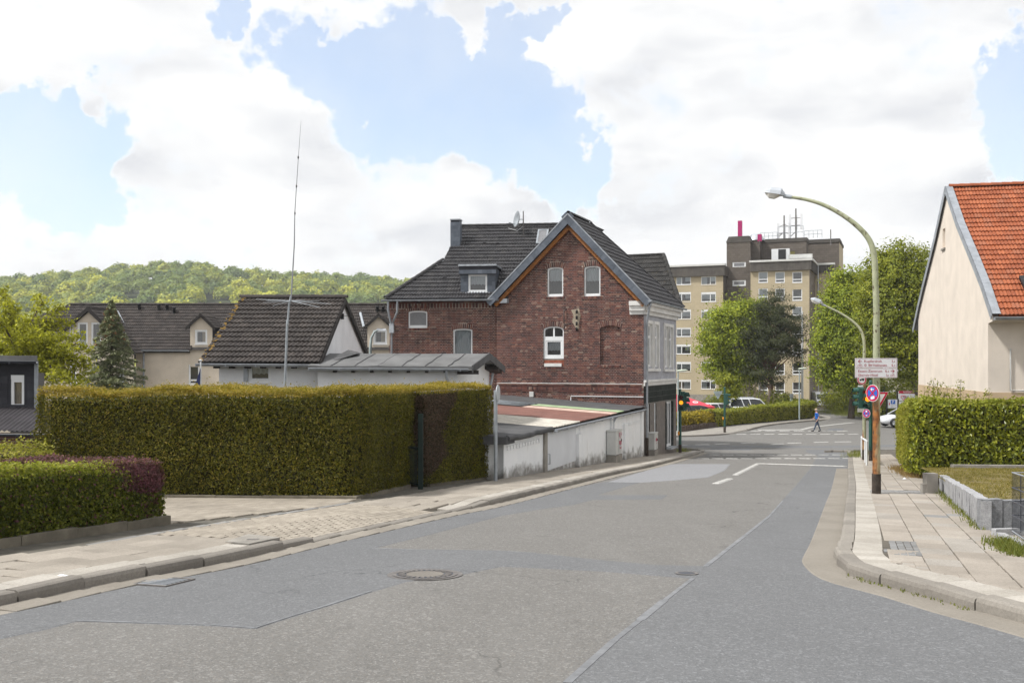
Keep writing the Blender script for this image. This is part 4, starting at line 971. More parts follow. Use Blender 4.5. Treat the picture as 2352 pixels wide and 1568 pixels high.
# corner facade to the right
FF = Fr(C0, Fd); FLEN = LU(FF.o, FF.ex, 1553); fe = er
fh = [hole(FF, 1487, 1497, 744, 842), hole(FF, 1502.5, 1511.5, 746, 842.5), hole(FF, 1525.5, 1534, 750, 843.5), hole(FF, 1535.5, 1544, 752, 844)]
bandz = AB(FF, 1480, 886)[1]; bzt = bandz + .25
gh = [(0.75, 1.15, ZB + 1.0, bandz - .85, 0), (2.0, 2.45, ZB + 1.0, bandz - .85, 0), (4.6, 5.9, ZB + .5, bandz - .85, 0)]
wall(house, 'facade_wall', FF, [(0.02, bzt), (FLEN, bzt), (FLEN, fe), (0.02, fe)], [arch_rect(*h) for h in fh], PLASTER_G, .14, STUCCO)
wall(house, 'shopfront_wall', FF, [(0.02, ZB), (FLEN, ZB), (FLEN, bzt), (0.02, bzt)], [arch_rect(*h) for h in gh], GROUT, .14, BTILE)
for h in fh:
    window(house, FF, *h[:4], c=-.11, trans=(.7,), sill=False, curtain=[(.05, .95, .05, .65, CURT)])
    m = MB(); a0, a1, b0, b1 = h[:4]
    m.fbox(FF, a0 - .14, a0 - .002, b0 - .08, b1 + .16, .002, .05); m.fbox(FF, a1 + .002, a1 + .14, b0 - .08, b1 + .16, .002, .05); m.fbox(FF, a0, a1, b1 + .002, b1 + .16, .003, .052); m.fbox(FF, a0 - .2, a1 + .2, b0 - .2, b0 - .082, .002, .10); m.build('window_surround', STUCCO, house)
tcut = [arch_rect(*h) for h in gh] + [[(h[0] - .3, h[2] - .1), (h[1] + .3, h[2] - .1), (h[1] + .3, h[3] + .05), (h[0] - .3, h[3] + .05)] for h in gh[2:]]
Mt = lay_bricks(FF, [(0.03, bandz - .78), (FLEN, bandz - .78), (FLEN, bandz - .02), (.03, bandz - .02)], [], .55, .24, .012, .012, .012, False); pieces(house, 'black_tile', BOXV, BOXF, Mt, BTILE, 120)
Mt = lay_bricks(FF, [(0.03, ZB), (FLEN, ZB), (FLEN, bandz - .79), (.03, bandz - .79)], tcut, .4, .19, .010, .010, .010, False); pieces(house, 'wall_tile', BOXV, BOXF, Mt, STILE, 300)
Mt = lay_bricks(FF, [(gh[2][0] - .3, ZB + .4), (gh[2][1] + .3, ZB + .4), (gh[2][1] + .3, bandz - .8), (gh[2][0] - .3, bandz - .8)], [arch_rect(*gh[2])], .3, .28, .010, .010, .010, False); pieces(house, 'black_tile', BOXV, BOXF, Mt, BTILE, 120)
for h in gh[:2]: window(house, FF, *h[:4], c=-.09, ft=.05, trans=(.5,), sill=False, curtain=[(.02, .98, .02, .98, CURT)])
window(house, FF, *gh[2][:4], c=-.1, ft=.08, mull=(.55,), sill=False, name='shop_door')
m = MB(); m.fbox(FF, gh[2][0], gh[2][1], ZB + .40, ZB + .49, -.1, .25); m.build('door_step', ZINC_L, house)
m = MB(); m.fbox(FF, .0, FLEN, bandz, bandz + .16, .0, .06); m.fbox(FF, .0, FLEN, bandz + .162, bandz + .26, .0, .12); m.build('storey_band', STUCCO, house)
m = MB()
for k, (z0, z1, c) in enumerate([(-.62, -.45, .10), (-.448, -.22, .22), (-.218, -.02, .36)]):
    m.fbox(FF, -.06 - c * .1, FLEN + .05, fe + z0, fe + z1, 0.003, c); m.fbox(FG, GW - .62, GW + .10 * k, er + z0, er + z1, 0.004, .08 + .07 * k)
m.build('cornice', STUCCO, house)
m = MB(); m.fbox(FG, -.3, .62, el - .14, el + .06, .004, .22); m.build('kneeler_cap', ZINC_L, house)
gutter(house, FR2.p(-.3, 0, 0) + Rd * .06 - UP * .05, FR2.p(rp2[1][0] + .1, 0, 0) + Rd * .06 - UP * .05)
gq = FR2.p(.1, 0, 0) + Rd * .05
pipe(house, [gq - UP * .1, gq - UP * .35 - Rd * .1, FF.p(.14, fe - 1.0, .12), FF.p(.14, -1.5, .12), FF.p(.14, ZB + 1.3, .12)], .055)
pipe(house, [FF.p(.14, ZB + 1.28, .12), FF.p(.14, ZB + .3, .12)], .075, TAR_K, 'standpipe', False)
m = MB(); m.poly([FF.p(FLEN, ZB), FF.p(FLEN, fe), FF.p(FLEN, fe) - Rd * 7, FF.p(FLEN, ZB) - Rd * 7]); m.build('end_wall', PLASTER_W, house)
# chimney clad in slate, on the wing roof
cb = FR1.p(*PUV(FR1, 1047, 566)); Fc = Fr(Vector((cb.x - .28, cb.y, cb.z)), Wd); ct = ZV(503, cb.y) - cb.z; cw = .50
ch = thing('chimney_base', cb, None, None); bpy.data.objects.remove(ch)
m = MB(); m.fbox(Fc, .01, cw - .01, -.8, ct - .02, -.55, -.012); chim = m.build('chimney', SLATE_K, house)
Mc = lay_bricks(Fc, [(0, -.1), (cw, -.1), (cw, ct - .06), (0, ct - .06)], [], .26, .19, .004, .004, .004, False)
Fcs = Fr(Fc.p(cw, 0, 0), -nw); Mc += lay_bricks(Fcs, [(0, -.05), (.55, -.05), (.55, ct - .06), (0, ct - .06)], [], .18, .19, .004, .004, .004, False)
pieces(chim, 'chimney_slate', BOXV, BOXF, Mc, SLATE, 100)
m = MB(); m.fbox(Fc, -.03, cw + .03, ct - .06, ct, -.58, .03); m.build('chimney_cap', ZINC, chim); m = MB(); m.fbox(Fc, -.07, cw + .07, -.16, -.02, -.3, .05); m.build('flashing', LEAD, chim)
# flat dormer
db = FR1.p(*PUV(FR1, 1098, 672)); a0 = LU(db, Wd, 1058); a1 = LU(db, Wd, 1137.5); FD = Fr(db, Wd); dh = ZV(609, db.y) - db.z
dwn = hole(FD, 1076, 1119, 630, 670)
dorm = wall(house, 'dormer', FD, [(a0, -.05), (a1, -.05), (a1, dh - .05), (a0, dh - .05)], [arch_rect(*dwn)], SLATE_K, .1)
Md = lay_bricks(FD, [(a0, -.05), (a1, -.05), (a1, dh * .72), (a0, dh * .72)], [arch_rect(*dwn)], .33, .19, .004, .004, .006, False)
FDu = Fr(FD.p(0, 0, .16), Wd); Md += lay_bricks(FDu, [(a0 - .06, dh * .68), (a1 + .06, dh * .68), (a1 + .06, dh - .05), (a0 - .06, dh - .05)], [], .22, .185, .004, .004, .006, False)
FDs = Fr(FD.p(a1, 0, 0), -nw); Md += lay_bricks(FDs, [(0, 0), (dh / math.tan(pt) + .0, dh - .06), (0, dh - .06)], [], .2, .19, .004, .004, .006, False)
pieces(dorm, 'dormer_slate', BOXV, BOXF, Md, SLATE, 150)
m = MB(); m.fbox(FD, a0 - .08, a1 + .08, dh - .05, dh + .03, -2.0, .20); m.build('dormer_roof', LEAD, dorm); m = MB(); m.fbox(FD, a0 - .055, a1 + .055, dh * .66, dh - .052, .003, .158); m.build('dormer_fascia', SLATE_K, dorm)
m = MB(); m.poly([FD.p(a1, -.05, -.002), FD.p(a1, dh - .05, -.002), FD.p(a1, dh - .05, -1.6)]); m.poly([FD.p(a0, -.05, -.002), FD.p(a0, dh - .05, -.002), FD.p(a0, dh - .05, -1.6)]); m.build('dormer_cheek', SLATE_K, dorm)
m = MB(); m.fbox(FD, dwn[0] - .15, dwn[1] + .15, -.10, dwn[2] - .03, -.05, .09); m.build('flashing', LEAD, dorm)
window(house, FD, *dwn[:4], c=-.06, ft=.055, curtain=[(.05, .95, .45, .97, CURT)], sill=True)
# rooflight
sk = [PUV(FR1, 1231, 562), PUV(FR1, 1256, 562), PUV(FR1, 1256, 530), PUV(FR1, 1231, 530)]
m = MB(); x0, x1, y0, y1 = sk[0][0], sk[1][0], sk[0][1], sk[2][1]
for q in ((x0, x1, y0, y0 + .08), (x0, x1, y1 - .08, y1), (x0, x0 + .08, y0 + .081, y1 - .081), (x1 - .08, x1, y0 + .081, y1 - .081)): m.fbox(FR1, *q, .0, .10)
rl = m.build('rooflight', STEEL_G, house); m = MB(); m.fbox(FR1, x0 + .08, x1 - .08, y0 + .08, y1 - .08, .02, .07); m.build('pane', FROST, rl)
# snow guards, vents
m = MB()
for (u, v) in [(1018, 640), (1060, 645), (1110, 560), (1140, 562)]:
    a, b = PUV(FR1, u, v); m.fbox(FR1, a, a + .14, b, b + .10, .05, .10)
m.build('vent_tile', TILE_D, house)
# service line, conduit, insulators, patched plaster on the gable
m = MB(); y = AB(FG, 1400, 911)[1]
m.fbox(FG, AB(FG, 1312, 911)[0], GW, y, y + .035, .012, .05); m.fbox(FG, AB(FG, 1310.5, 911)[0], AB(FG, 1312.5, 911)[0], y - .55, y - .03, .012, .045); m.build('conduit', WHITEP, house)
m = MB(); a, b = AB(FG, 1222, 905); m.fbox(FG, a - .1, a + .1, b - .12, b + .12, .012, .10); m.build('junction_box', CAB, house)
m = MB(); m.tube([FG.p(.05 + i * .7, sb + .03 + .012 * (i % 2), .035) for i in range(11)], .012, 5); m.build('cable', WHITEP, house)
m = MB(); m.fprism(FG, [AB(FG, *q) for q in [(1312, 712), (1330, 708), (1334, 725), (1329, 745), (1331, 756), (1322, 752), (1314, 738), (1318, 725)]], .005, .014); m.build('bare_plaster', M('bare_plaster', (0.40, 0.34, 0.26), .9, .4, 9), house)
for v in (716, 729, 743, 756):
    m = MB(); a, b = AB(FG, 1326, v); m.lathe(FG.p(a, b - .09, .10), [(.0, 0), (.05, .0), (.04, .07), (.06, .09), (.035, .17), (.0, .18)], 8); m.fbox(FG, a - .02, a + .02, b - .03, b, .0, .1); m.build('insulator', BLACK_S, house)
m = MB(); a, b = AB(FG, 1297, 728); m.tube([FG.p(a + .1, b + .32, .03), FG.p(a, b + .3, .1), FG.p(a, b - .3, .1), FG.p(a + .15, b - .36, .1), FG.p(a + .3, b - .3, .02)], .022, 6); m.build('iron_hook', BLACK_S, house)
# roof aerial: dish on a mast
dm = FR1.p(*PUV(FR1, 1202, 541))
aer = thing('satellite_dish', dm, 'grey satellite dish on a thin mast rising from the dark roof ridge', 'satellite dish')
m = MB(); m.tube([dm - UP * .1, dm + UP * (ZV(485, dm.y) - dm.z)], .028, 8); m.build('mast', IRON, aer)
dc = P(1192, 504, dm.y); m = MB(); ax = Vector((-.93, -.33, .15)); m.lathe(dc, [(.0, 0.0), (.16, .02), (.3, .06), (.42, .13), (.43, .14), (.42, .15), (.3, .08), (.0, .02)], 20, ax); m.build('dish', STEEL_G, aer)
m = MB(); m.tube([dc - UP * .3, dc + ax * .5 - UP * .28], .014, 6); m.lathe(dc + ax * .5 - UP * .28, [(0, -.06), (.035, -.05), (.035, .06), (0, .07)], 8, ax); m.tube([dc, dm + UP * (dc.z - dm.z)], .02, 6); m.build('feed_arm', STEEL_G, aer)
m = MB(); m.tube([dm + UP * .5, dm + UP * .25 - Wd * .3, dm + UP * .4 - Wd * .8], .012, 5); m.build('cable', WHITEP, aer)
# neighbour behind with mossy roof
nb = thing('neighbour_house', (9.5, 58, gz(58, PAV)), 'white neighbouring house with steep dark mossy tiled roof behind the brick house', 'house')
nr, nl = P(1524, 586, 60.5), P(1424, 581, 62); ner, nel = P(1563, 699, 56.0), P(1462, 699, 57.0); ner.z = nel.z = min(ner.z, nel.z)
FN = Fr(nel, ner - nel, ((nl + nr) / 2 - (nel + ner) / 2)); FN.ey = (FN.ey - FN.ex * FN.ey.dot(FN.ex)).normalized(); FN.n = FN.ex.cross(FN.ey)
npoly = [(-2.5, 0), (PUV(FN, 1563, 699)[0], 0), PUV(FN, 1524, 585), (-2.5, PUV(FN, 1524, 585)[1])]
tiles(nb, FN, npoly, .30, .48, 2, .03, TILE_M, 120); ridge(nb, FN.p(npoly[1][0], 0.0, .02), FN.p(npoly[2][0], npoly[2][1], .02), TILE_M, .48, .13, 'verge_tile'); ridge(nb, FN.p(-2.5, npoly[2][1], .02), FN.p(npoly[2][0], npoly[2][1], .02), TILE_M)
m = MB(); e1 = FN.p(npoly[1][0] - .3, 0, 0); e1.z -= .1; xd = FN.ex.normalized(); yd = Vector((0.12, 1.0, 0)).normalized()
for L0 in (0,):
    q = e1 + yd * .3; m.prism([q, q - xd * 6, q - xd * 6 + yd * 8, q + yd * 8], Vector((0, 0, -8)))
m.build('wall', PLASTER_W, nb)
m = MB(); rt = FN.p(npoly[2][0], npoly[2][1], -.05); rl_ = FN.p(-2.5, npoly[2][1], -.05); m.poly([rt, rl_, rl_ + yd * 5 - UP * 5, rt + yd * 5 - UP * 5]); m.poly([e1, rt, e1 + yd * 8]); m.build('roof_slope', TILE_M, nb)
# ------------------------------------------------------------------ white sheds along the pavement
S0s = Vector((-0.22, 26.45, 0)); S1s = C0 - Rd * .02 - Fd * .03; Sd = (S1s - S0s).normalized(); SL = (S1s - S0s).length
FS = Fr(S0s, Sd); Sin = -FS.n; ZT = -2.02
shed = thing('shed_row', (2.5, 34.5, gz(34.5, PAV)), 'row of low whitewashed sheds with patchwork corrugated roof beside the brick house', 'shed')
def gl(a, off=PAV - .25): return gz(FS.o.y + Sd.y * a, off)
n = 12; so = [(SL * i / n, gl(SL * i / n)) for i in range(n + 1)] + [(SL, ZT), (0, ZT)]
A = lambda u: LU(FS.o, FS.ex, u)
wall(shed, 'street_wall', FS, so, [], LIME, 0, None, .2)
m = MB(); m.prism([FS.p(0, gl(0), -.01), FS.p(0, ZT, -.01), FS.p(0, ZT + .1, -2.4), FS.p(0, gl(0), -2.4)], Sd * .2); m.build('end_wall', LIME, shed)
def pil(u0, u1, c=.09, top=ZT - .02, bot=None, mat=LIME, nm='pilaster'):
    a0, a1 = A(u0), A(u1); m = MB(); m.fbox(FS, a0, a1, gl(a1) if bot is None else bot, top, .002, c); return m.build(nm, mat, shed)
pil(1247, 1253, .07, mat=CONC); pil(1321.8, 1330.5, .13, ZT - .35); pil(1431, 1437, .10, ZT - .42); pil(1471, 1476.3, .05)
m = MB(); m.fbox(FS, A(1330.5) + .02, A(1431) - .5, gl(A(1380)) + .2, ZT - .1, .001, .03); m.build('render_panel', LIME, shed)
m = MB(); m.fbox(FS, A(1256), A(1321), gl(A(1256)) + .3, ZT - .12, .001, .028); m.build('garage_door', M('garage_door_white', (0.70, 0.715, 0.745), .6, .08, 1.5), shed)
m = MB(); a = A(1257.5); m.tube([FS.p(a, -2.75, .03), FS.p(a, -2.75, .08), FS.p(a, -3.05, .08), FS.p(a, -3.05, .03)], .015, 6); m.build('door_handle', STEEL_G, shed)
Md = [FS.mat(A(1163) + i * .26, ZT - .30, -.01, .13, .11, .06) for i in range(int((A(1246) - A(1163)) / .26))] + [FS.mat(A(1438) + i * .26, ZT - .55, -.01, .13, .11, .06) for i in range(int((A(1470) - A(1438)) / .26))]
pieces(shed, 'corbel_brick', BOXV, BOXF, Md, LIME, 100)
m = MB(); a = A(1404); m.fbox(FS, a - .35, a - .02, ZT - .62, ZT - .08, .03, .10); m.build('wall_vent', WHITEP, shed)
RD = 6.9; RRISE = .43
def rpt(a, d, dz=0.0):
    f = d / RD; return FS.p(a, ZT + .06 + RRISE * max(f, -.05) + dz, .12 if d == 0 else 0) + Sin * d
def corr(u0, u1, mat, nm, z=0.0, pitch=.177, amp=.022, d1=RD, front=.0, pat=None):
    a0, a1 = A(u0), A(u1); n = int((a1 - a0) / (pitch / 6)); V = []
    for i in range(n + 1):
        a = a0 + (a1 - a0) * i / n; c = amp * math.sin(2 * math.pi * a / pitch); V += [rpt(a, front - .12, z + c), rpt(a, d1 * .5, z + c + .0), rpt(a, d1, z + c)]
    m = MB(); m.add(V, [(3 * i + j, 3 * i + 3 + j, 3 * i + 4 + j, 3 * i + 1 + j) for i in range(n) for j in range(2)], True); return m.build(nm, mat, shed)
def felt(u0, u1, mat, nm, z=0.0, d1=RD, roll=True):
    a0, a1 = A(u0), A(u1); m = MB(); V = []; na, nd = 10, 10; random.seed(int(u0))
    for i in range(na + 1):
        for j in range(nd + 1):
            a = a0 + (a1 - a0) * i / na; V.append(rpt(a, -.15 + (d1 + .15) * j / nd, z + random.uniform(-.012, .014)))
    m.add(V, [(i * (nd + 1) + j, (i + 1) * (nd + 1) + j, (i + 1) * (nd + 1) + j + 1, i * (nd + 1) + j + 1) for i in range(na) for j in range(nd)], True)
    o = m.build(nm, mat, shed)
    if roll:
        m = MB(); m.tube([rpt(a0 + (a1 - a0) * i / 8, -.17, z - .05 + random.uniform(-.02, .02)) for i in range(9)], .085, 8); m.build('felt_edge', mat, shed)
felt(1150, 1256, FELT_D, 'felt_roof', .04, 2.4)
corr(1258, 1326, CORR_W, 'cream_sheet', .02, d1=2.9); corr(1325, 1398, CORR_R, 'red_brown_sheet', .035); corr(1396.5, 1411, CORR_P, 'pink_sheet', .05); corr(1409.5, 1427, CORR_G, 'green_sheet', .065)
felt(1425, 1479, FELT_D, 'felt_roof', .07, RD, False)
corr(1396, 1424, CORR_Z, 'zinc_sheet', .10, d1=RD, front=5.0)
m = MB(); m.prism([rpt(A(1150), 0, -.03), rpt(A(1476), 0, -.03), rpt(A(1476), RD, -.03), rpt(A(1330), RD, -.03), rpt(A(1330), 2.4, -.03), rpt(A(1150), 2.4, -.03)], (0, 0, -.06)); m.build('roof_deck', WOODK, shed)
gutter(shed, rpt(A(1260), -.22, -.04), rpt(A(1474), -.22, -.04), .055, ZINC, 'gutter', 1.2)
a = A(1404); pipe(shed, [FS.p(a, ZT, .22), FS.p(a, ZT - .25, .08), FS.p(a, ZT - 1.2, .07)], .04)
m = MB(); m.fbox(FS, -.35, .32, ZT - .10, ZT + .10, -.9, .20); m.build('pier_cap', FELT_D, shed)
# utility cabinets
def cabinet(name, u, v, wpx, vtop, label, dp=.35, base=.3, scrib=()):
    a_ = A(u); q_ = FS.p(a_, 0, dp + .06); g = q_; z0 = gz(g.y, PAV); w = wpx / K * g.y; h = ZV(vtop, g.y) - z0; F = Fr(Vector((g.x, g.y, z0)), Sd)
    # stand it parallel to the wall
    o = thing(name, (g.x, g.y, z0), label, 'cabinet')
    m = MB(); m.fbox(F, -w / 2 - .02, w / 2 + .02, -.05, base, -dp - .02, .02); m.build('plinth', CONC, o)
    m = MB(); m.fbox(F, -w / 2, w / 2, base + .02, h - .06, -dp, 0); m.build('body', CAB, o)
    m = MB(); m.fprism(F, [(-w / 2 - .03, h - .055), (w / 2 + .03, h - .055), (w / 2 + .03, h - .02), (w / 2 - .05, h), (-w / 2 + .05, h), (-w / 2 - .03, h - .02)], -dp - .03, .03); m.build('lid', CAB, o)
    m = MB(); m.fbox(F, -.008, .008, base + .06, h - .12, .001, .006); m.fbox(F, w * .38, w * .42, base + (h - base) * .5, base + (h - base) * .6, .0, .03); m.build('door_seam', PLASTIC_K, o)
    for k, pts in enumerate(scrib):
        m = MB(); m.tube([F.p(a * w, base + b * (h - base), .004) for a, b in pts], .006, 4); m.build('graffiti', SPRAY, o)
    return F, w, h, o
random.seed(3)
def scr(ox, oy, pts, s=1.0): return [(ox + a * s, oy + b * s) for a, b in pts]
cabF, cw_, ch_, co = cabinet('utility_cabinet', 1397, 1063, 62, 986, 'tall grey utility cabinet with red graffiti against the whitewashed shed wall', scrib=[
    scr(.02, .55, [(0, .3), (.08, .33), (.05, .2), (.12, .15)]), scr(.14, .55, [(0, .3), (.0, .1), (.1, .12)]), scr(.14, .62, [(0, .08), (.1, .1)]), scr(.27, .58, [(-.02, .28), (.12, .3)]), scr(.3, .56, [(.02, .28), (.04, .05)]), scr(.05, .35, [(0, .2), (.05, .02), (.12, .2)]), scr(.2, .34, [(0, .2), (.02, 0), (.1, .02), (.1, .18), (0, .2)]), scr(.33, .35, [(0, .02), (.03, .2), (.1, .02), (.14, .2)]), scr(.1, .2, [(0, .12), (.1, .0), (.18, .1), (.26, .0), (.34, .1)]), scr(.36, .72, [(0, .1), (.08, .0), (.04, .14), (.1, .12)])])
cabinet('utility_cabinet', 1489, 1046, 40, 992, 'smaller grey utility cabinet with a red scrawl beside the shop corner', .3, .28, scrib=[scr(-.1, .5, [(0, .15), (-.06, .1), (0, .06), (-.05, .0), (.04, 0)]), scr(.02, .48, [(0, .0), (0, .18), (.1, .0), (.1, .18)]), scr(.2, .48, [(0, .18), (0, .0)]), scr(.2, .48, [(.12, .18), (.02, .1), (.12, .0)]), scr(.0, .36, [(0, .06), (.1, .06), (.04, 0)])])

# ------------------------------------------------------------------ small white house with brown tiles, and its annex
sh = thing('white_bungalow', (-7.6, 34.5, gz(34.5)), 'small white rendered house with brown tiled roof behind the tall hedge', 'house')
EY, RY, BY = 30.0, 34.72, 40.2; xL, xR = -9.46, -5.80; ezs = ZV(833, EY); rzs = ZV(685, RY)
FB = Fr((xL, EY, ezs), (1, 0, 0), (0, RY - EY, rzs - ezs)); Ls = math.hypot(RY - EY, rzs - ezs)
sp = [(0, 0), (xR - xL, 0), (xR - xL, Ls), (0, Ls)]
tiles(sh, FB, sp, .28, Ls / 14, 2, .034, TILE_B, 300)
m = MB(); m.poly([(xL, RY, rzs - .02), (xR, RY, rzs - .02), (xR, BY, ZV(813, BY)), (xL, BY, ZV(813, BY))]); m.build('roof_slope', TILE_B, sh)
ridge(sh, (xL - .02, RY, rzs + .02), (xR + .05, RY, rzs + .02), TILE_B, .4, .12)
wz = ezs - .08
FBw = Fr((xL + .5, EY + .45, 0), (1, 0, 0)); bw = hole(FBw, 570, 622, 838, 876)
wall(sh, 'front_wall', FBw, [(0, -4), (xR - xL - .55, -4), (xR - xL - .55, wz + .2), (0, wz + .2)], [arch_rect(*bw)], PLASTER_W, .14)
window(sh, FBw, *bw[:4], c=-.11, ft=.06, curtain=[(.05, .95, .5, .95, CURT)])
m = MB(); m.fbox(FBw, bw[0] - .13, bw[0] - .005, bw[2], bw[3], .0, .05); m.build('shutter_guide', ZINC, sh)
gx = xR - .10
Fgs = Fr((gx, EY + .45, 0), (0, 1, 0)); zz = lambda y: ezs + (y - EY) * (rzs - ezs) / (RY - EY) - .07; zb2 = lambda y: rzs + (y - RY) * (ZV(813, BY) - rzs) / (BY - RY) - .07
wall(sh, 'gable_wall', Fgs, [(0, -4), (BY - EY - .45, -4), (BY - EY - .45, zb2(BY)), (RY - EY - .45, rzs - .07), (0, zz(EY + .45))], [], PLASTER_W, 0)
m = MB(); m.prism([(xR - .02, EY, ezs - .02), (xR - .02, RY, rzs - .0), (xR - .02, RY, rzs - .2), (xR - .02, EY, ezs - .2)], (.04, 0, 0)); m.prism([(xR - .02, RY, rzs), (xR - .02, BY, ZV(813, BY)), (xR - .02, BY, ZV(813, BY) - .2), (xR - .02, RY, rzs - .2)], (.04, 0, 0)); m.build('verge_board', WOODK, sh)
gutter(sh, (xL - .05, EY - .05, ezs - .03), (xR + .03, EY - .05, ezs - .06), .07)
m = MB()
for i in range(8): x = xL + .45 + i * .47; m.box(x, x + .08, EY + .02, EY + .5, ezs - .17, ezs - .06)
m.build('rafter_ends', WOODK, sh)
Ml = []; random.seed(5)
for i in range(60): b = random.random() * Ls; M4 = FB.mat(random.uniform(-.02, .14), b, .045, random.uniform(.03, .12), random.uniform(.03, .09), .015); Ml.append(M4)
pieces(sh, 'lichen_patch', BOXV, BOXF, Ml, LICHEN, 0, 'lichen')
m = MB(); a = P(791, 710, 34.9); m.fbox(Fgs, RY - EY - .9, RY - EY - .8, rzs - .75, rzs - .55, 0, .1); m.tube([(gx + .08, RY - .4, rzs - .62), (gx + .3, RY + .2, rzs - .64)], .008, 4); m.build('cable_bracket', PLASTIC_K, sh)
# annex under roofing felt
an = thing('felt_roofed_annex', (-3.5, 31.5, gz(31.5)), 'long white annex with shallow grey felt roof joining the white house', 'annex')
fz = ZV(841, 29.7); azr = ZV(812, 32.0); bz = ZV(843, 34.3)
Lx = -5.85; e_r = [(-1.2, 29.7, fz), (-.75, 32.0, azr), (-.27, 34.3, bz)]; e_l = [(Lx - .25, 29.7, fz + .02), (Lx, 32.0, azr), (Lx, 34.3, bz)]
m = MB(); V = []; N = 14
for i in range(N + 1):
    for k in range(3):
        p = Vector(e_l[k]).lerp(Vector(e_r[k]), i / N); V.append(p + Vector((0, 0, random.uniform(-.012, .012))))
    for k in range(3): V.append(V[-3] - Vector((0, 0, .10)))
for i in range(N):
    b = i * 6
    m.add([], [])
    for (a0, a1) in ((0, 1), (1, 2), (2, 5), (5, 4), (4, 3), (3, 0)): m.f.append((b + a0, b + a1, b + 6 + a1, b + 6 + a0)); m.mi.append(0); m.sm.append(False)
m.v = [tuple(x) for x in V]; m.f.append((N * 6, N * 6 + 1, N * 6 + 4, N * 6 + 3)); m.f.append((N * 6 + 1, N * 6 + 2, N * 6 + 5, N * 6 + 4)); m.mi += [0, 0]; m.sm += [False, False]
m.build('felt_roof', FELT, an)
m = MB()
for i in range(1, 7):
    f = i / 7; a = Vector(e_l[0]).lerp(Vector(e_r[0]), f); b = Vector(e_l[1]).lerp(Vector(e_r[1]), f)
    m.tube([a.lerp(b, k / 6) + Vector((random.uniform(-.03, .03), 0, .008)) for k in range(7)], .012, 4)
m.build('felt_seam', FELT_D, an)
m = MB()
for p, q in ((e_r[0], e_r[1]), (e_r[1], e_r[2])): p, q = Vector(p), Vector(q); m.prism([p + UP * .03, q + UP * .03, q - UP * .20, p - UP * .20], (.04, -.01, 0))
m.build('verge_board', FELT_D, an)
FA = Fr((Lx, 30.0, 0), (1, 0, 0)); wall(an, 'front_wall', FA, [(0, -4), (-1.65 - Lx, -4), (-1.65 - Lx, fz - .03), (0, fz - .03)], [], PLASTER_W, 0)
ea = Vector((-1.65, 30.0, 0)); eb = P(1124, 835, 33.8); eb.z = 0; FAe = Fr(ea, eb - ea); LE = (eb - ea).length
wall(an, 'end_wall', FAe, [(0, -4), (LE, -4), (LE, bz + .0), (LE * .55, azr - .12), (0, fz - .03)], [], PLASTER_W, 0)
m = MB(); V = [P(800, 803, 32.2), P(735, 838, 30.2), P(850, 815, 33.5), P(820, 812, 31.4)]; m.add([V[1], V[3], V[2], V[0]], [(0, 1, 3), (1, 2, 3)]); m.build('felt_upstand', FELT_D, an)
gutter(an, (Lx - .2, 29.62, fz - .06), (-1.3, 29.62, fz - .08), .06)
pipe(an, [(-1.95, 29.66, fz - .12), (-1.95, 29.7, fz - .35), (-1.78, 29.9, fz - .9), (-1.72, 29.93, -3.5)], .045)
p = eb + Vector((.12, -.05, 0)); pipe(an, [p + UP * (bz - .2), p + Vector((-.1, -.05, -.9)), p + Vector((-.16, -.08, -3.2))], .045)
m = MB()
for i in range(8): x = Lx + .5 + i * .55; m.box(x, x + .08, 29.72, 30.0, fz - .19, fz - .10)
m.box(-1.64, -1.0, 29.75, 29.95, fz - .24, fz - .12); m.prism([(-.95, 33.2, bz + .05), (-.45, 33.2, bz + .05), (-.35, 34.2, bz - .1), (-.95, 34.2, bz - .1)], (0, 0, -.12)); m.build('rafter_ends', WOODK, an)

# ------------------------------------------------------------------ long beige building at the back left
bb = thing('beige_terrace', (-22, 72, gz(72)), 'long beige rendered building with dark brown tiled roof and dormers', 'apartment house')
BYf = 70.0; ZEb = ZV(803, BYf); pb = rad(40); ZRb = ZV(700, BYf + 4.05); X = lambda u, Y: (u - U0) / K * Y
x0b, x1b = X(40, BYf), X(960, BYf)
FBR = Fr((x0b, BYf - .3, ZEb), (1, 0, 0), (0, 4.35, ZRb - ZEb)); Lb = math.hypot(4.35, ZRb - ZEb)
gx0, gx1 = X(100, BYf) - x0b, X(312, BYf) - x0b
d1 = (X(437, BYf) - x0b, X(488, BYf) - x0b); d2 = (X(844, BYf) - x0b, X(897, BYf) - x0b)
hipx = PUV(FBR, 160, 700)[0]
bpoly = [(-5.0, 0), (x1b - x0b, 0), (x1b - x0b, Lb), (hipx, Lb)]
tiles(bb, FBR, bpoly, .30, Lb / 15, 2, .035, TILE_B, 300, skip=lambda a, b: (d1[0] < a < d1[1] and b < 2.6) or (d2[0] < a < d2[1] and b < 2.6))
ridge(bb, FBR.p(hipx, Lb, .03), FBR.p(x1b - x0b, Lb, .03), TILE_B, .4, .13, limit=60)
m = MB(); m.poly([FBR.p(hipx, Lb, -.03), FBR.p(x1b - x0b, Lb, -.03), FBR.p(x1b - x0b, Lb, -.03) + Vector((0, 5, -4)), FBR.p(hipx, Lb, -.03) + Vector((0, 5, -4))]); m.build('roof_slope', TILE_B, bb)
FBw2 = Fr((x0b, BYf, 0), (1, 0, 0))
lw = hole(FBw2, 433, 458, 837, 883); lw2 = hole(FBw2, 850, 880, 837, 883)
wall(bb, 'front_wall', FBw2, [(gx1, -8), (x1b - x0b, -8), (x1b - x0b, ZEb), (gx1, ZEb)], [arch_rect(*lw), arch_rect(*lw2)], PLASTER_B, .15)
window(bb, FBw2, *lw[:4], c=-.1, ft=.07, trans=(.22,)); window(bb, FBw2, *lw2[:4], c=-.1, ft=.07, trans=(.22,))
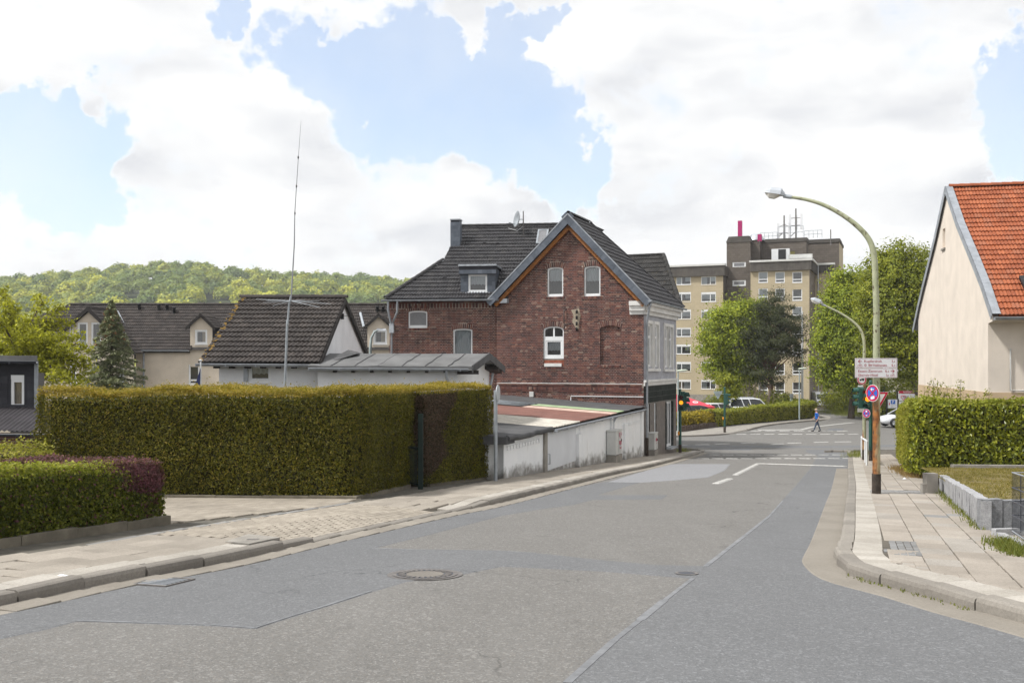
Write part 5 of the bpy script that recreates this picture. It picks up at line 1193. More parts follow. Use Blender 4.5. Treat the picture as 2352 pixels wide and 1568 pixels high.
gutter(bb, (x0b + gx1, BYf - .38, ZEb - .05), (x0b + d1[0], BYf - .38, ZEb - .05), .07); gutter(bb, (x0b + d1[1], BYf - .38, ZEb - .05), (x0b + d2[0], BYf - .38, ZEb - .05), .07)
m = MB(); m.box(x0b + gx1, x0b + d1[0], BYf - .3, BYf, ZEb - .22, ZEb - .12); m.box(x0b + d1[1], x0b + d2[0], BYf - .3, BYf, ZEb - .22, ZEb - .12); m.build('soffit', WOODK, bb)
def dormer(dx, u0, u1, vap, win, nm):
    Y = BYf - .02; a0, a1 = dx; F = Fr((x0b, Y, 0), (1, 0, 0)); zc = ZV(vap + 26, Y); za = ZV(vap + 4, Y); mid = (a0 + a1) / 2; wn_ = hole(F, *win)
    wall(bb, 'dormer_wall', F, [(a0, ZEb - 1.2), (a1, ZEb - 1.2), (a1, zc), (mid, za), (a0, zc)], [arch_rect(*wn_)], PLASTER_B, .15)
    window(bb, F, *wn_[:4], c=-.1, ft=.09, curtain=[(.55, .95, .05, .95, CURT_C), (.05, .2, .05, .95, CURT)])
    for s, ax_ in ((-1, a0 - .25), (1, a1 + .25)):
        e = Vector((x0b + ax_, Y - .25, zc - .12)); r = Vector((x0b + mid, Y - .25, za + .18)); Fd_ = Fr(e, (0, 1, 0), r - e); 
        if Fd_.n.z < 0: Fd_.n = -Fd_.n
        Ld = (r - e).length; tiles(bb, Fd_, [(0, 0), (1.9, 0), (3.3, Ld), (0, Ld)], .3, Ld / 5, 2, .03, TILE_B, 20)
        m = MB(); t = (r - e).normalized(); m.prism([e + UP * .05, r + UP * .05, r - UP * .2, e - UP * .2], (0, .05, 0)); m.build('verge_board', WOODK, bb)
    m = MB(); m.box(x0b + a1 - .03, x0b + a1 + .001, Y + .02, Y + 2.0, ZEb, zc - .02); m.box(x0b + a0, x0b + a0 + .03, Y + .02, Y + 2.0, ZEb, zc - .02); m.build('dormer_cheek', SLATE_K, bb)
dormer(d1, 437, 488, 723, (447.5, 476, 757, 790, 0), 'a'); dormer(d2, 844, 897, 723, (857, 889, 757, 790, 0), 'b')
# projecting gable
GYf = BYf - 1.6; F3 = Fr((x0b, GYf, 0), (1, 0, 0)); ga = LU(F3.o, F3.ex, 204); gz0 = ZV(716, GYf); gl0, gr0 = LU(F3.o, F3.ex, 95), LU(F3.o, F3.ex, 308)
gz1 = ZV(806, GYf)
gwin = [hole(F3, 177.5, 201.5, 740, 798), hole(F3, 209, 233, 740, 798), hole(F3, 160, 168, 745, 806), hole(F3, 272, 286, 845, 880), hole(F3, 160, 176, 835, 880)]
wall(bb, 'gable_wall', F3, [(gl0 - 3.2, -8), (gr0, -8), (gr0, gz1 + .05), (ga, gz0), (gl0 - 3.2, ZV(900, GYf))], [arch_rect(*h) for h in gwin], PLASTER_B, .15)
for h in gwin: window(bb, F3, *h[:4], c=-.1, ft=.08, curtain=[(.1, .9, .0, .3, CURT)])
for s, ea_, eb_ in ((-1, gl0 - 3.0, ZV(895, GYf)), (1, gr0 + .2, gz1 - .15)):
    e = Vector((x0b + ea_, GYf - .25, eb_)); r = Vector((x0b + ga, GYf - .25, gz0 + .28)); Fd_ = Fr(e, (0, 1, 0), r - e)
    if Fd_.n.z < 0: Fd_.n = -Fd_.n
    Ld = (r - e).length; tiles(bb, Fd_, [(0, 0), (1.6, 0), (5.0, Ld), (0, Ld)], .3, .34, 2, .03, TILE_B, 30)
    m = MB(); m.prism([e + UP * .06, r + UP * .06, r - UP * .25, e - UP * .25], (0, .05, 0)); m.build('verge_board', WOODK, bb)
va, vb = FBR.p(gx1 + .15, 0, .05), FBR.p(*PUV(FBR, 270, 716), .05); m = MB(); m.tube([va, vb], .09, 6); m.build('valley_flashing', LEAD, bb)
pipe(bb, [(x0b + gr0 + .1, BYf - .1, ZEb - .1), (x0b + gr0 + .1, BYf - .1, -6)], .06)
m = MB()
for (u, v) in [(320, 711), (365, 712), (384, 712), (400, 719), (548, 712), (580, 712), (690, 712), (867, 717), (880, 717), (893, 717)]:
    q = FBR.p(*PUV(FBR, u, v)); m.lathe(q, [(.11, -.2), (.11, .35), (.15, .36), (.15, .44), (0, .46)], 8)
m.build('vent_pipe', PLASTIC_K, bb)
m = MB(); q = FBR.p(*PUV(FBR, 828, 720), .05); q2 = FBR.p(*PUV(FBR, 836, 752), .05); m.tube([q, q2], .10, 6); m.build('valley_flashing', LEAD, bb)

# ------------------------------------------------------------------ black slate-clad house at the left edge
bs = thing('black_slate_house', (-14.5, 28, gz(28)), 'black slate-clad flat roofed house with a white window at the left edge', 'house')
SY = 27.0; Fk = Fr((X(-260, SY), SY, 0), (1, -.04, 0)); kr = AB(Fk, 84, 900)[0]; kt = AB(Fk, 60, 842)[1]; km = AB(Fk, 60, 936)[1]
kw = hole(Fk, 24.5, 55.5, 861, 934)
kwl = wall(bs, 'slate_wall', Fk, [(0, km - .1), (kr, km - .1), (kr, kt + .2), (0, kt + .2)], [arch_rect(*kw)], SLATE_K, .1)
Mk = lay_bricks(Fk, [(0, km - .1), (kr, km - .1), (kr, AB(Fk, 60, 860)[1]), (0, AB(Fk, 60, 860)[1])], [arch_rect(*kw), [(kw[0] - .09, kw[2]), (kw[0], kw[2]), (kw[0], kw[3]), (kw[0] - .09, kw[3])], [(kw[1], kw[2]), (kw[1] + .09, kw[2]), (kw[1] + .09, kw[3]), (kw[1], kw[3])]], .42, .185, .006, .006, .010, False)
pieces(kwl, 'slate', BOXV, BOXF, Mk, SLATE_K, 150)
window(bs, Fk, *kw[:4], c=-.07, ft=.075, box=.12, curtain=[(.12, .62, .0, 1, CURT_C), (.62, .85, .0, 1, CURT)], sill=False)
m = MB(); m.fbox(Fk, kr - .05, kr + .04, km - .1, kt + .15, -.02, .03); m.build('corner_trim', ZINC, bs)
bd = Vector((-.56, .83, 0)); m = MB(); m.prism([Fk.p(0, kt + .15, .28), Fk.p(kr + .17, kt + .15, .28), Fk.p(kr + .17, kt + .15, .28) + bd * 5, Fk.p(0, kt + .15, .28) + bd * 5], (0, 0, .15)); m.build('flat_roof', FELT, bs)
gutter(bs, Fk.p(0, kt + .17, .34), Fk.p(kr + .19, kt + .15, .34), .07, FENCEM)
m = MB(); V = []; ac0, ac1 = 0, kr + 2.2; n = int((ac1 - ac0) / (.13 / 6))
for i in range(n + 1):
    a = ac0 + (ac1 - ac0) * i / n; c = .02 * math.sin(2 * math.pi * a / .13); V += [Fk.p(a, km + .02 + c, .0), Fk.p(a, km - .52 + c, 1.55)]
m.add(V, [(2 * i, 2 * i + 2, 2 * i + 3, 2 * i + 1) for i in range(n)], True); m.build('corrugated_roof', CORR_K, bs)
gutter(bs, Fk.p(0, km - .60, 1.6), Fk.p(kr + 2.2, km - .60, 1.6), .06, FENCEM)
Fl = Fr(Fk.p(0, 0, 1.3), Fk.ex); wall(bs, 'brick_wall', Fl, [(0, -3.6), (kr + 2.0, -3.6), (kr + 2.0, km - .58), (0, km - .58)], [], MORTAR, 0)
pieces(bs, 'brick', BOXV, BOXF, lay_bricks(Fl, [(0, -3.6), (kr + 2.0, -3.6), (kr + 2.0, km - .58), (0, km - .58)], []), BRICK, 120)
m = MB(); m.poly([Fk.p(kr, -4, -.003), Fk.p(kr, kt + .15, -.003), Fk.p(kr, kt + .15, -.003) + bd * 5, Fk.p(kr, -4, -.003) + bd * 5]); m.build('side_wall', SLATE_K, bs)

# ------------------------------------------------------------------ house with the orange roof on the right
rh = thing('orange_roof_house', (20, 38, gz(38, PAV)), 'peach rendered house with steep orange tiled roof and blank gable', 'house')
c1 = Vector((15.3, 32.0, 0)); gd = Vector((.2165, .976, 0)).normalized(); ed = Vector((gd.y, -gd.x, 0)); GL = 12.3
prof = [(-.86, 1.5), (.42, 2.55), (1.75, 3.48), (4.1, 5.05), (6.17, 6.70)]; mid = 6.17
full = prof + [(2 * mid - a, b) for a, b in prof[:-1]][::-1]
FHg = Fr(c1, -gd, UP, -ed)                                       # gable face looking left; a runs towards the camera
wall_o = [(-GL, -4.2), (0, -4.2), (0, 2.05)] + [(-a, b - .12) for a, b in full if 0.3 < a < GL - .3] + [(-GL, 2.05)]
nwin = (-(9.3), -(8.55), 3.35, 4.45, 0)
tw = hole(FHg, 2165, 2171, 525, 570); tw = (min(tw[0], tw[1]), max(tw[0], tw[1]), tw[2], tw[3], 0)
wall(rh, 'gable_wall', FHg, wall_o, [arch_rect(*tw)], PLASTER_P, .22)
m = MB(); m.fbox(FHg, tw[0], tw[1], tw[2], tw[3], -.26, -.22); m.build('blind_window', PLASTER_P, rh); m = MB(); m.fbox(FHg, tw[0] - .06, tw[1] + .06, tw[2] - .07, tw[2] - .003, -.2, .06); m.build('sill', CONC, rh)
m = MB(); m.fbox(FHg, -GL, .02, -4.2, AB(FHg, 2272, 901)[1], .003, .02); m.build('gable_plinth', PLINTH, rh)
FHe = Fr(c1, ed); wall(rh, 'front_wall', FHe, [(0, -4.2), (9, -4.2), (9, 1.9), (0, 1.9)], [], PLASTER_P, 0)
m = MB(); m.fbox(FHe, .0, 9, -4.2, AB(FHe, 2275, 901)[1], .003, .022); m.build('front_plinth', PLINTH, rh)
m = MB(); V = [FHe.p(.0 - .4, 0), FHe.p(9, 0)]
for k in range(len(prof) - 1):
    (a0, b0), (a1, b1) = prof[k], prof[k + 1]; L = math.hypot(a1 - a0, b1 - b0)
    Fx = Fr(c1 + gd * a0 + UP * b0 + ed * .12, ed, gd * (a1 - a0) + UP * (b1 - b0)); 
    if Fx.n.z < 0: Fx.n = -Fx.n
    nr_ = max(1, round(L / .345)); tiles(rh, Fx, [(0, 0), (7.5, 0), (7.5, L), (0, L)], .235, L / nr_, 2, .03, TILE_O, 110, basemat=TILE_O)
ridge(rh, c1 + gd * mid + UP * 6.74 + ed * .05, c1 + gd * mid + UP * 6.74 + ed * 7.5, TILE_O, .38, .12)
m = MB()
for k in range(len(full) - 1):
    (a0, b0), (a1, b1) = full[k], full[k + 1]
    p, q = c1 + gd * a0 + UP * b0, c1 + gd * a1 + UP * b1; nn = (gd * -(b1 - b0) + UP * (a1 - a0)).normalized()
    if nn.z < 0: nn = -nn
    m.prism([p + nn * .09 - ed * .10, q + nn * .09 - ed * .10, q - nn * .16 - ed * .10, p - nn * .16 - ed * .10], ed * .02)
    m.prism([p + nn * .09 - ed * .10, q + nn * .09 - ed * .10, q + nn * .09 + ed * .16, p + nn * .09 + ed * .16], -nn * .02)
    if k >= len(prof) - 1: m.prism([p + ed * .02, q + ed * .02, q + ed * 7.5, p + ed * 7.5], nn * .05)
m.build('verge_flashing', ZINC, rh)
gutter(rh, c1 - gd * .96 + UP * 1.44 - ed * .05, c1 - gd * .96 + UP * 1.44 + ed * 8, .075)
m = MB(); m.prism([c1 - gd * .8 + UP * 1.36, c1 + UP * 1.95, c1 + UP * 1.3, c1 - gd * .1 + UP * 1.3], ed * 8); m.build('eaves_soffit', PLASTER_P, rh)
Fx = Fr(c1 + gd * 1.75 + UP * 3.48, ed, gd * 2.35 + UP * 1.57); Fx.n = -Fx.n if Fx.n.z < 0 else Fx.n
a, b = PUV(Fx, 2346, 655); m = MB(); m.fbox(Fx, a, a + .8, b - .5, b + .4, .02, .14); m.build('rooflight', PLASTIC_K, rh)
m = MB()
for (u, v) in [(2242, 472), (2318, 470)]: a, b = PUV(Fx, u, v); m.fbox(Fx, a, a + .05, b, b + .18, .05, .14)
m.build('roof_hook', ZINC_L, rh)
pipe(rh, [FHe.p(AB(FHe, 2320, 840)[0], AB(FHe, 2320, 800)[1], .05), FHe.p(AB(FHe, 2320, 840)[0], AB(FHe, 2320, 896)[1], .05), FHe.p(AB(FHe, 2360, 897)[0], AB(FHe, 2360, 897)[1], .05)], .025, CAB, 'conduit')

# ------------------------------------------------------------------ ochre apartment block
ab = thing('apartment_block', (42, 152, gz(150)), 'ochre panelled apartment block with dark brown roof storey behind the trees', 'apartment block')
R3 = Vector((.927, -.375, 0)).normalized(); F3d = Vector((.375, .927, 0)).normalized()
O3 = P(1661, 800, 148); O3.z = 0
FLw = Fr(O3, R3); 
def bfr(b): return Fr(O3 + F3d * b, R3)
HB = -7.5
def panelled(F, out, holes, mat, jmat, nm, lim=150, PW=.62, PH=.31):
    w_ = wall(ab, nm, F, out, holes, jmat, .15); pieces(w_, 'panel', BOXV, BOXF, lay_bricks(F, out, holes, PW, PH, .03, .03, .008, False, jit=.001), mat, lim)
def fascia(F, a0, a1, b0, b1, mat, nm='fascia'):
    m = MB(); n = int((a1 - a0) / .22)
    m.fbox(F, a0, a1, b0, b1, .001, .35)
    for i in range(n): x = a0 + (a1 - a0) * (i + .5) / n; m.fbox(F, x - .06, x + .05, b0 + .02, b1 - .02, .35, .41)
    m.build(nm, mat, ab); m = MB(); m.fbox(F, a0 - .15, a1 + .15, b1 + .002, b1 + .28, -.5, .55); m.build('coping', COPING, ab)
# left wing
a0 = LU(FLw.o, FLw.ex, 1500); topz = AB(FLw, 1640, 634)[1]; rows = [(635, 654), (675, 693), (715, 733), (755, 773), (795, 813), (835, 853.5), (875.5, 893.5)]
wl_ = []
for i, (v0, v1) in enumerate(rows):
    for (u0, u1) in ((1553.5, 1587), (1610.5, 1644.5)): wl_.append((i, hole(FLw, u0, u1, v0 - (0 if i == 0 else 4.2), v1)))
panelled(FLw, [(a0, HB), (0, HB), (0, topz), (a0, topz)], [arch_rect(*h) for _, h in wl_], PANEL_T, PANEL_J, 'wing_wall', 300)
random.seed(11)
for i, h in wl_:
    cs = random.choice([[(.05, .45, .0, 1, CURT_C), (.5, .95, .0, 1, CURT)], [(.05, .95, .35, 1, CURT)], [(.5, .95, .0, 1, CURT_O), (.05, .4, .3, 1, CURT)], [(.05, .4, .0, 1, CURT), (.6, .95, .4, 1, CURT)]])
    window(ab, FLw, *h[:4], c=-.08, ft=.10, mull=(.36 if h[0] < -5 else .62,), curtain=cs, sill=True, box=(.24 if i else 0), sashes=False)
fascia(FLw, a0, .25, topz, AB(FLw, 1600, 612)[1], RIBC)
m = MB(); m.fbox(FLw, a0, -.01, HB, HB + 2.9, .003, .06); m.build('base_course', CONC, ab)
FLs = Fr(O3, F3d); m = MB(); m.fbox(FLs, .005, 3.2, HB, topz, -.3, 0); m.fbox(FLs, .0, 3.2, topz, AB(FLw, 1600, 612)[1], -.3, .3); m.build('return_wall', PANEL_JD, ab)  # wing's return in a dark colour: its shade is put into the colour
# stair tower
Ft = bfr(3.0); t0, t1 = LU(Ft.o, Ft.ex, 1669), LU(Ft.o, Ft.ex, 1724); tz = AB(Ft, 1697, 556)[1]
twn = [hole(Ft, 1682.5, 1713, 601, 615), hole(Ft, 1682.5, 1713, 643, 657)]
panelled(Ft, [(t0, HB), (t1, HB), (t1, tz), (t0, tz)], [arch_rect(*h) for h in twn], PANEL_D, PANEL_JD, 'tower_wall', 100)
for h in twn: window(ab, Ft, *h[:4], c=-.08, ft=.14, frost=True, sill=False)
m = MB(); m.fprism(Ft, [(t0 - .1, tz), (t1 + .1, tz), (t1 - .25, tz + .75), (t0 + .25, tz + .75)], -5, .1); m.fbox(Ft, t0 + .25, t1 - .25, tz + .752, tz + .9, -5, -.1); m.build('tower_cap', RIBC_D, ab)
# right block
Fr_ = bfr(2.0); r0, r1 = LU(Fr_.o, Fr_.ex, 1724), LU(Fr_.o, Fr_.ex, 1859); rz = AB(Fr_, 1790, 622)[1]
rw = []
for (v0, v1) in [(622.5, 649), (662.5, 690), (704, 732), (748, 775), (790, 817), (833, 860), (876, 903.5)]:
    for (u0, u1) in ((1742, 1763.5), (1780.5, 1802.5), (1820, 1842.5)): rw.append(hole(Fr_, u0, u1, v0 + (2 if v0 < 630 else 0), v1))
panelled(Fr_, [(r0, HB), (r1, HB), (r1, rz), (r0, rz)], [arch_rect(*h) for h in rw], PANEL_T, PANEL_J, 'block_wall', 150)
for k, h in enumerate(rw): window(ab, Fr_, *h[:4], c=-.08, ft=.11, trans=(.30,), sill=True, sashes=False, curtain=[(.04, .96, .33, .97, CURT)] if k in (0, 1, 3, 8) else [(.3, .9, .0, .12, CURT_O)])
fz0, fz1 = rz, AB(Fr_, 1790, 601)[1]; fascia(Fr_, r0 + .02, r1 + .3, fz0, fz1, RIBC)
Fsd = Fr(Fr_.p(r1, 0), F3d); sl = LU(Fsd.o, Fsd.ex, 1872)
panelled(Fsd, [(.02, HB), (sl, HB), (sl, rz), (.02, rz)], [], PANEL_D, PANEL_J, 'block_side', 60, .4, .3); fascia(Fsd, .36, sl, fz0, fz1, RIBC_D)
F5 = Fr(Fsd.p(sl, 0), R3); s1 = LU(F5.o, F5.ex, 1925)
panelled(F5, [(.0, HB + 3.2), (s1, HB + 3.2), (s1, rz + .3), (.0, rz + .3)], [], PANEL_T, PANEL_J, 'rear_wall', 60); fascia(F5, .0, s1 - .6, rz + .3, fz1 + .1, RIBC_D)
m = MB(); m.fbox(F5, .0, s1, HB + 2.9, HB + 3.2, -.2, 1.5); m.fbox(F5, .0, .25, HB, HB + 2.9, -.2, 1.2); m.build('garage_lintel', CONC, ab); m = MB(); m.fbox(F5, 0, s1, HB - .5, HB + 2.9, -6, -5.8); m.build('garage_back', BLACK_S, ab)
pipe(ab, [F5.p(.5, fz1, .5), F5.p(.5, HB + 3, .25)], .09, ZINC_L); pipe(ab, [F5.p(-.2, rz, .5), F5.p(-.2, HB + 3, .4)], .08, ZINC_L)
# roof storey
Fp = bfr(7.0); p0, p1 = LU(Fp.o, Fp.ex, 1744), LU(Fp.o, Fp.ex, 1852); pz = AB(Fp, 1790, 556)[1]
pdoor = hole(Fp, 1799, 1826, 577, 606)
panelled(Fp, [(p0, fz0), (p1, fz0), (p1, pz), (p0, pz)], [arch_rect(*pdoor)], PANEL_D, PANEL_JD, 'roof_storey_wall', 100); m = MB(); m.fbox(Fp, pdoor[0], pdoor[1], pdoor[2], pdoor[3], -.15, -.05); m.build('roof_door', M('olive_door', (0.20, 0.18, 0.06), .6), ab)
Fps = Fr(Fp.p(p1, 0), F3d); m = MB(); m.fbox(Fps, .0, 3.0, fz0, pz, -.2, 0); m.build('roof_storey_side', PANEL_JD, ab)
Fq = bfr(13.5); q0, q1 = LU(Fq.o, Fq.ex, 1848), LU(Fq.o, Fq.ex, 1927.5); qz = AB(Fq, 1890, 557)[1]
panelled(Fq, [(q0, HB), (q1, HB), (q1, qz), (q0, qz)], [], PANEL_D, PANEL_JD, 'rear_storey_wall', 100)
Fqs = Fr(Fq.p(q1, 0), F3d); ql = LU(Fqs.o, Fqs.ex, 1936.5); panelled(Fqs, [(0, HB), (ql, HB), (ql, qz), (0, qz)], [], PANEL_T, PANEL_J, 'rear_storey_side', 60)  # ochre instead of umber: light on this side put into the colour
m = MB()
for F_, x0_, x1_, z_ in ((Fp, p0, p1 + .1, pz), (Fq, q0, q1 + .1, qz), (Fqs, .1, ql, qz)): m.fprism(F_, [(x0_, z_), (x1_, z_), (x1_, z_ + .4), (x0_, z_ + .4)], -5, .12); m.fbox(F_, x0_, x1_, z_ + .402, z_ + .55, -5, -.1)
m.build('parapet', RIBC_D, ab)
Fm = bfr(5.0); m0, m1 = LU(Fm.o, Fm.ex, 1722), LU(Fm.o, Fm.ex, 1745.5); mz = AB(Fm, 1733, 551)[1]
panelled(Fm, [(m0, fz0), (m1, fz0), (m1, mz), (m0, mz)], [], PANEL_D, PANEL_JD, 'shaft_wall', 40); m = MB(); m.fbox(Fm, m0, m1, fz0, mz, -4, -.02); m.build('shaft', PANEL_JD, ab)
m = MB(); cpx = (m0 + m1) / 2; m.lathe(Fm.p(cpx, mz, -1.2), [(1.35, 0), (1.3, .15), (.75, .95), (.6, 1.0), (0, 1.0)], 4 * 3); m.build('vent_hood', ZINC_L, ab)
m = MB(); m.prism([Fr_.p(r0, fz0, -.2), Fr_.p(r1, fz0, -.2), Fr_.p(r1, fz0, -9), Fr_.p(r0, fz0, -9)], (0, 0, .3)); m.prism([FLw.p(a0, topz, -.2), FLw.p(0, topz, -.2), FLw.p(0, topz, -10), FLw.p(a0, topz, -10)], (0, 0, .3)); m.build('flat_roof', FELT, ab)
m = MB(); a, b = AB(bfr(4.5), 1772, 598); Fe = bfr(4.5); m.fbox(Fe, a, a + 2.6, b - .1, b + 1.7, -1, 0); m.build('cooling_unit', WHITEP, ab); m = MB(); m.fbox(Fe, a + 1.0, a + 2.1, b + .1, b + 1.6, .0, .05); m.build('fan_grille', PLASTIC_K, ab)
m = MB(); a, b = AB(Fe, 1811, 594); m.fbox(Fe, a, a + 3.4, b, b + .6, -1, 0); m.build('duct_box', COPING, ab)
m = MB()                                                        # guard rails
pts = [bfr(8).p(LU(bfr(8).o, R3, u), 0, 0) for u in (1746, 1785, 1787, 1845, 1848, 1888)]; zr = [pz + .55] * 6
for i in range(0, 6, 2):
    A_, B_ = pts[i].copy(), pts[i + 1].copy(); hz = 1.1 if i != 2 else 1.9
    for zz_ in (hz * .5, hz): m.tube([A_ + UP * (pz + .55 + zz_), B_ + UP * (pz + .55 + zz_)], .035, 5)
    for k in range(5): q = A_.lerp(B_, k / 4); m.tube([q + UP * (pz + .5), q + UP * (pz + .55 + hz)], .035, 5)
m.build('guard_rail', STEEL_G, ab)
for (u, vb, vt, nm, n_) in ((1801, 552, 495, 'a', 3), (1828, 552, 479, 'b', 3)):
    Fa = bfr(8.5); a, zb_ = AB(Fa, u, vb + 4); zt_ = AB(Fa, u, vt)[1]; q = Fa.p(a, 0)
    mast = thing('antenna_mast', q + UP * (pz + .5), 'roof antenna mast with white panel aerials, ' + ('left of the pair' if nm == 'a' else 'right and taller of the pair'), 'antenna')
    m = MB(); m.tube([q + UP * (pz + .5), q + UP * zt_], .11, 8); m.tube([q + UP * (pz + .5) + R3 * -1.3, q + UP * (zb_ + 1.6)], .06, 6); m.build('mast', IRON, mast)
    for k in range(n_):
        s = q + R3 * (-.85 + .85 * k) + F3d * (.4 if k == 1 else -.2) + UP * (zt_ - 3.2 - (.3 if nm == 'a' else 0)); Fz = Fr(s, R3); m = MB(); m.fbox(Fz, -.17, .17, 0, 2.3, -.1, .1); m.build('panel_aerial', WHITE_S, mast)
        m = MB(); m.tube([q + UP * (zt_ - 2.6), s + UP * .6], .05, 5); m.tube([q + UP * (zt_ - 1.4), s + UP * 1.7], .05, 5); m.build('bracket', IRON, mast)
for (u0, u1, v0, v1, lb) in ((1694.5, 1704, 507, 551, 'tall magenta screen panel on the stair tower roof'), (1740, 1749, 538, 556, 'short magenta screen panel beside the vent hood')):
    Fa = bfr(4.5); a0_, zt_ = AB(Fa, u0, v0); a1_, zb_ = AB(Fa, u1, v1); q = Fa.p((a0_ + a1_) / 2, zb_)
    o = thing('screen_panel', q, lb, 'panel'); m = MB(); m.fbox(Fa, a0_, a1_, zb_ + .15, zt_, -.5, 0); m.build('screen', MAGENTA, o); m = MB(); m.tube([q - UP * .4, q + UP * .3], .08, 6); m.build('foot', IRON, o)
m = MB(); Fa = bfr(10); a, z_ = AB(Fa, 1908, 556); m.tube([Fa.p(a, z_ - .5), Fa.p(a, AB(Fa, 1908, 527)[1])], .08, 6); m.build('lightning_rod', IRON, ab)
# ------------------------------------------------------------------ foliage helpers
def leaf_mesh(name, C, N, size, mat, parent, rnd=None, asp=1.9, fold=0.25, droop=0.0, seed=1):
    """one small folded leaf per point: C centres, N outward directions"""
    R = np.random.default_rng(seed); n = len(C)
    if n == 0: return
    N = N / np.maximum(np.linalg.norm(N, axis=1, keepdims=True), 1e-6)
    A = R.normal(size=(n, 3)); A[:, 2] -= droop; A -= N * np.sum(A * N, 1, keepdims=True) * 0.8
    A /= np.maximum(np.linalg.norm(A, axis=1, keepdims=True), 1e-6)
    B = np.cross(N, A); B /= np.maximum(np.linalg.norm(B, axis=1, keepdims=True), 1e-6); Nn = np.cross(A, B)
    s = (size * R.uniform(.65, 1.3, n))[:, None]
    V = np.stack([C - A * s * .5, C + B * s * .5 / asp + Nn * s * fold * .3, C + A * s * .5, C - B * s * .5 / asp + Nn * s * fold * .3], 1).reshape(-1, 3)
    F = np.arange(4 * n).reshape(n, 4)
    r = R.random(n) if rnd is None else np.clip(rnd, 0, 1)
    return npmesh(name, V, F, mat, parent, None, np.repeat(r, 4))
def bumps(P3, k=1.0):
    return (np.sin(P3[:, 0] * 3.1 * k + 1.3) * np.sin(P3[:, 1] * 2.7 * k + .4) + .6 * np.sin(P3[:, 0] * 7.3 * k + P3[:, 2] * 6.1 * k) + .5 * np.sin(P3[:, 1] * 8.9 * k - P3[:, 2] * 5.3 * k + 2)) / 2.1
def slab_points(p, q, w, top, R, dens, faces=('f', 'b', 't', 'l', 'r'), bot=0.0, z0=None):
    """points and normals on a hedge block from p to q (2D), thickness w to the left of p->q; top is a height function"""
    p, q = Vector(p), Vector(q); d = (q - p); L = d.length; t = d / L; n = Vector((-t.y, t.x)); out = []
    def gnd(x, y): return np.array([gz(float(v), PAV) for v in np.atleast_1d(y)])
    hh = 2.2
    for f in faces:
        area = {'f': L * hh, 'b': L * hh, 't': L * w, 'l': w * hh, 'r': w * hh}[f]; k = int(area * dens)
        a, b = R.random(k), R.random(k)
        if f in 'fb': s, o, zf, nn = a * L, np.full(k, 0.0 if f == 'f' else w), b, (-n if f == 'f' else n)
        elif f == 't': s, o, zf, nn = a * L, b * w, np.ones(k), None
        else: s, o, zf, nn = np.full(k, 0.0 if f == 'l' else L), a * w, b, (-t if f == 'l' else t)
        X = p.x + t.x * s + n.x * o; Y = p.y + t.y * s + n.y * o; g = gnd(X, Y) + bot if z0 is None else np.full(k, z0); T = np.array([top(float(x), float(y)) for x, y in zip(X, Y)])
        Z = g + (T - g) * zf; NN = np.tile(np.array([0, 0, 1.0]) if nn is None else np.array([nn.x, nn.y, 0.0]), (k, 1))
        out.append((np.c_[X, Y, Z], NN, f))
    return out
def hedge(name, loc, label, blocks, size, dens, mat, topmat=None, bump=.06, asp=1.9, group=None, zone=None, bot=.06, round_=.17, seed=1, inset=.10, droop=.0, cat='hedge', core=HEDGECORE, cr=0.0):
    o = thing(name, loc, label, cat, group); R = np.random.default_rng(seed); CS, NS, TP = [], [], []
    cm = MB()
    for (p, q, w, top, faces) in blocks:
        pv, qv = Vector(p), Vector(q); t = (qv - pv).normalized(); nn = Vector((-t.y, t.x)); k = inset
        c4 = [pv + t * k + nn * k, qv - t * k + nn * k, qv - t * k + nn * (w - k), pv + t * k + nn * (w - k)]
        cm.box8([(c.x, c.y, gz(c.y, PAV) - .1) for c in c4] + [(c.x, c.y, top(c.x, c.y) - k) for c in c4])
        for C, N, f in slab_points(p, q, w, top, R, dens, faces, bot):
            C = C + N * (bumps(C)[:, None] * bump + bumps(C, .33)[:, None] * bump * .9 + R.normal(size=(len(C), 1)) * bump * .5 + (R.random((len(C), 1)) < .012) * R.random((len(C), 1)) * bump * 2.6)
            if cr and f in 'fb':                             # round the upright corners
                tv = np.array([t.x, t.y, 0.0]); sL = (qv - pv).length; sa = (C - np.array([pv.x, pv.y, 0])) @ tv; e0 = np.clip(1 - sa / cr, 0, 1); e1 = np.clip(1 - (sL - sa) / cr, 0, 1); C = C - N * ((e0 ** 2 + e1 ** 2) * cr * .45)[:, None]; N = N + tv * (e1 - e0)[:, None]
            if f != 't':                                    # soften the upper edge
                T = np.array([top(float(x), float(y)) for x, y in C[:, :2]]); dz = np.clip((C[:, 2] - (T - round_)) / round_, 0, 1); C = C - N * (dz ** 2 * round_ * .7)[:, None]; N = N + np.array([0, 0, 1.0]) * (dz * 1.2)[:, None]
                istop = (T - C[:, 2] < .07 + .05 * R.random(len(C)))
            else: istop = np.ones(len(C), bool); C[:, 2] += np.abs(R.normal(size=len(C))) * .02
            CS.append(C); NS.append(N + R.normal(size=N.shape) * .55); TP.append(istop)
    cm.build('shade_core', core, o)  # solid inner box; shade between the leaves put into its dark colour
    C, N, T = np.concatenate(CS), np.concatenate(NS), np.concatenate(TP)
    zn = np.zeros(len(C), int)
    if zone: zn = zone(C, R)
    if topmat is None: T[:] = False
    leaf_mesh('foliage', C[(zn == 0) & ~T], N[(zn == 0) & ~T], size, mat, o, asp=asp, seed=seed, droop=droop)['kind'] = 'stuff'
    if T.any() and (T & (zn == 0)).any(): leaf_mesh('lit_top_leaves', C[T & (zn == 0)], N[T & (zn == 0)], size, topmat, o, asp=asp, seed=seed + 1)['kind'] = 'stuff'  # leaves along the top: light on them put into a paler colour
    return o, C, N, zn
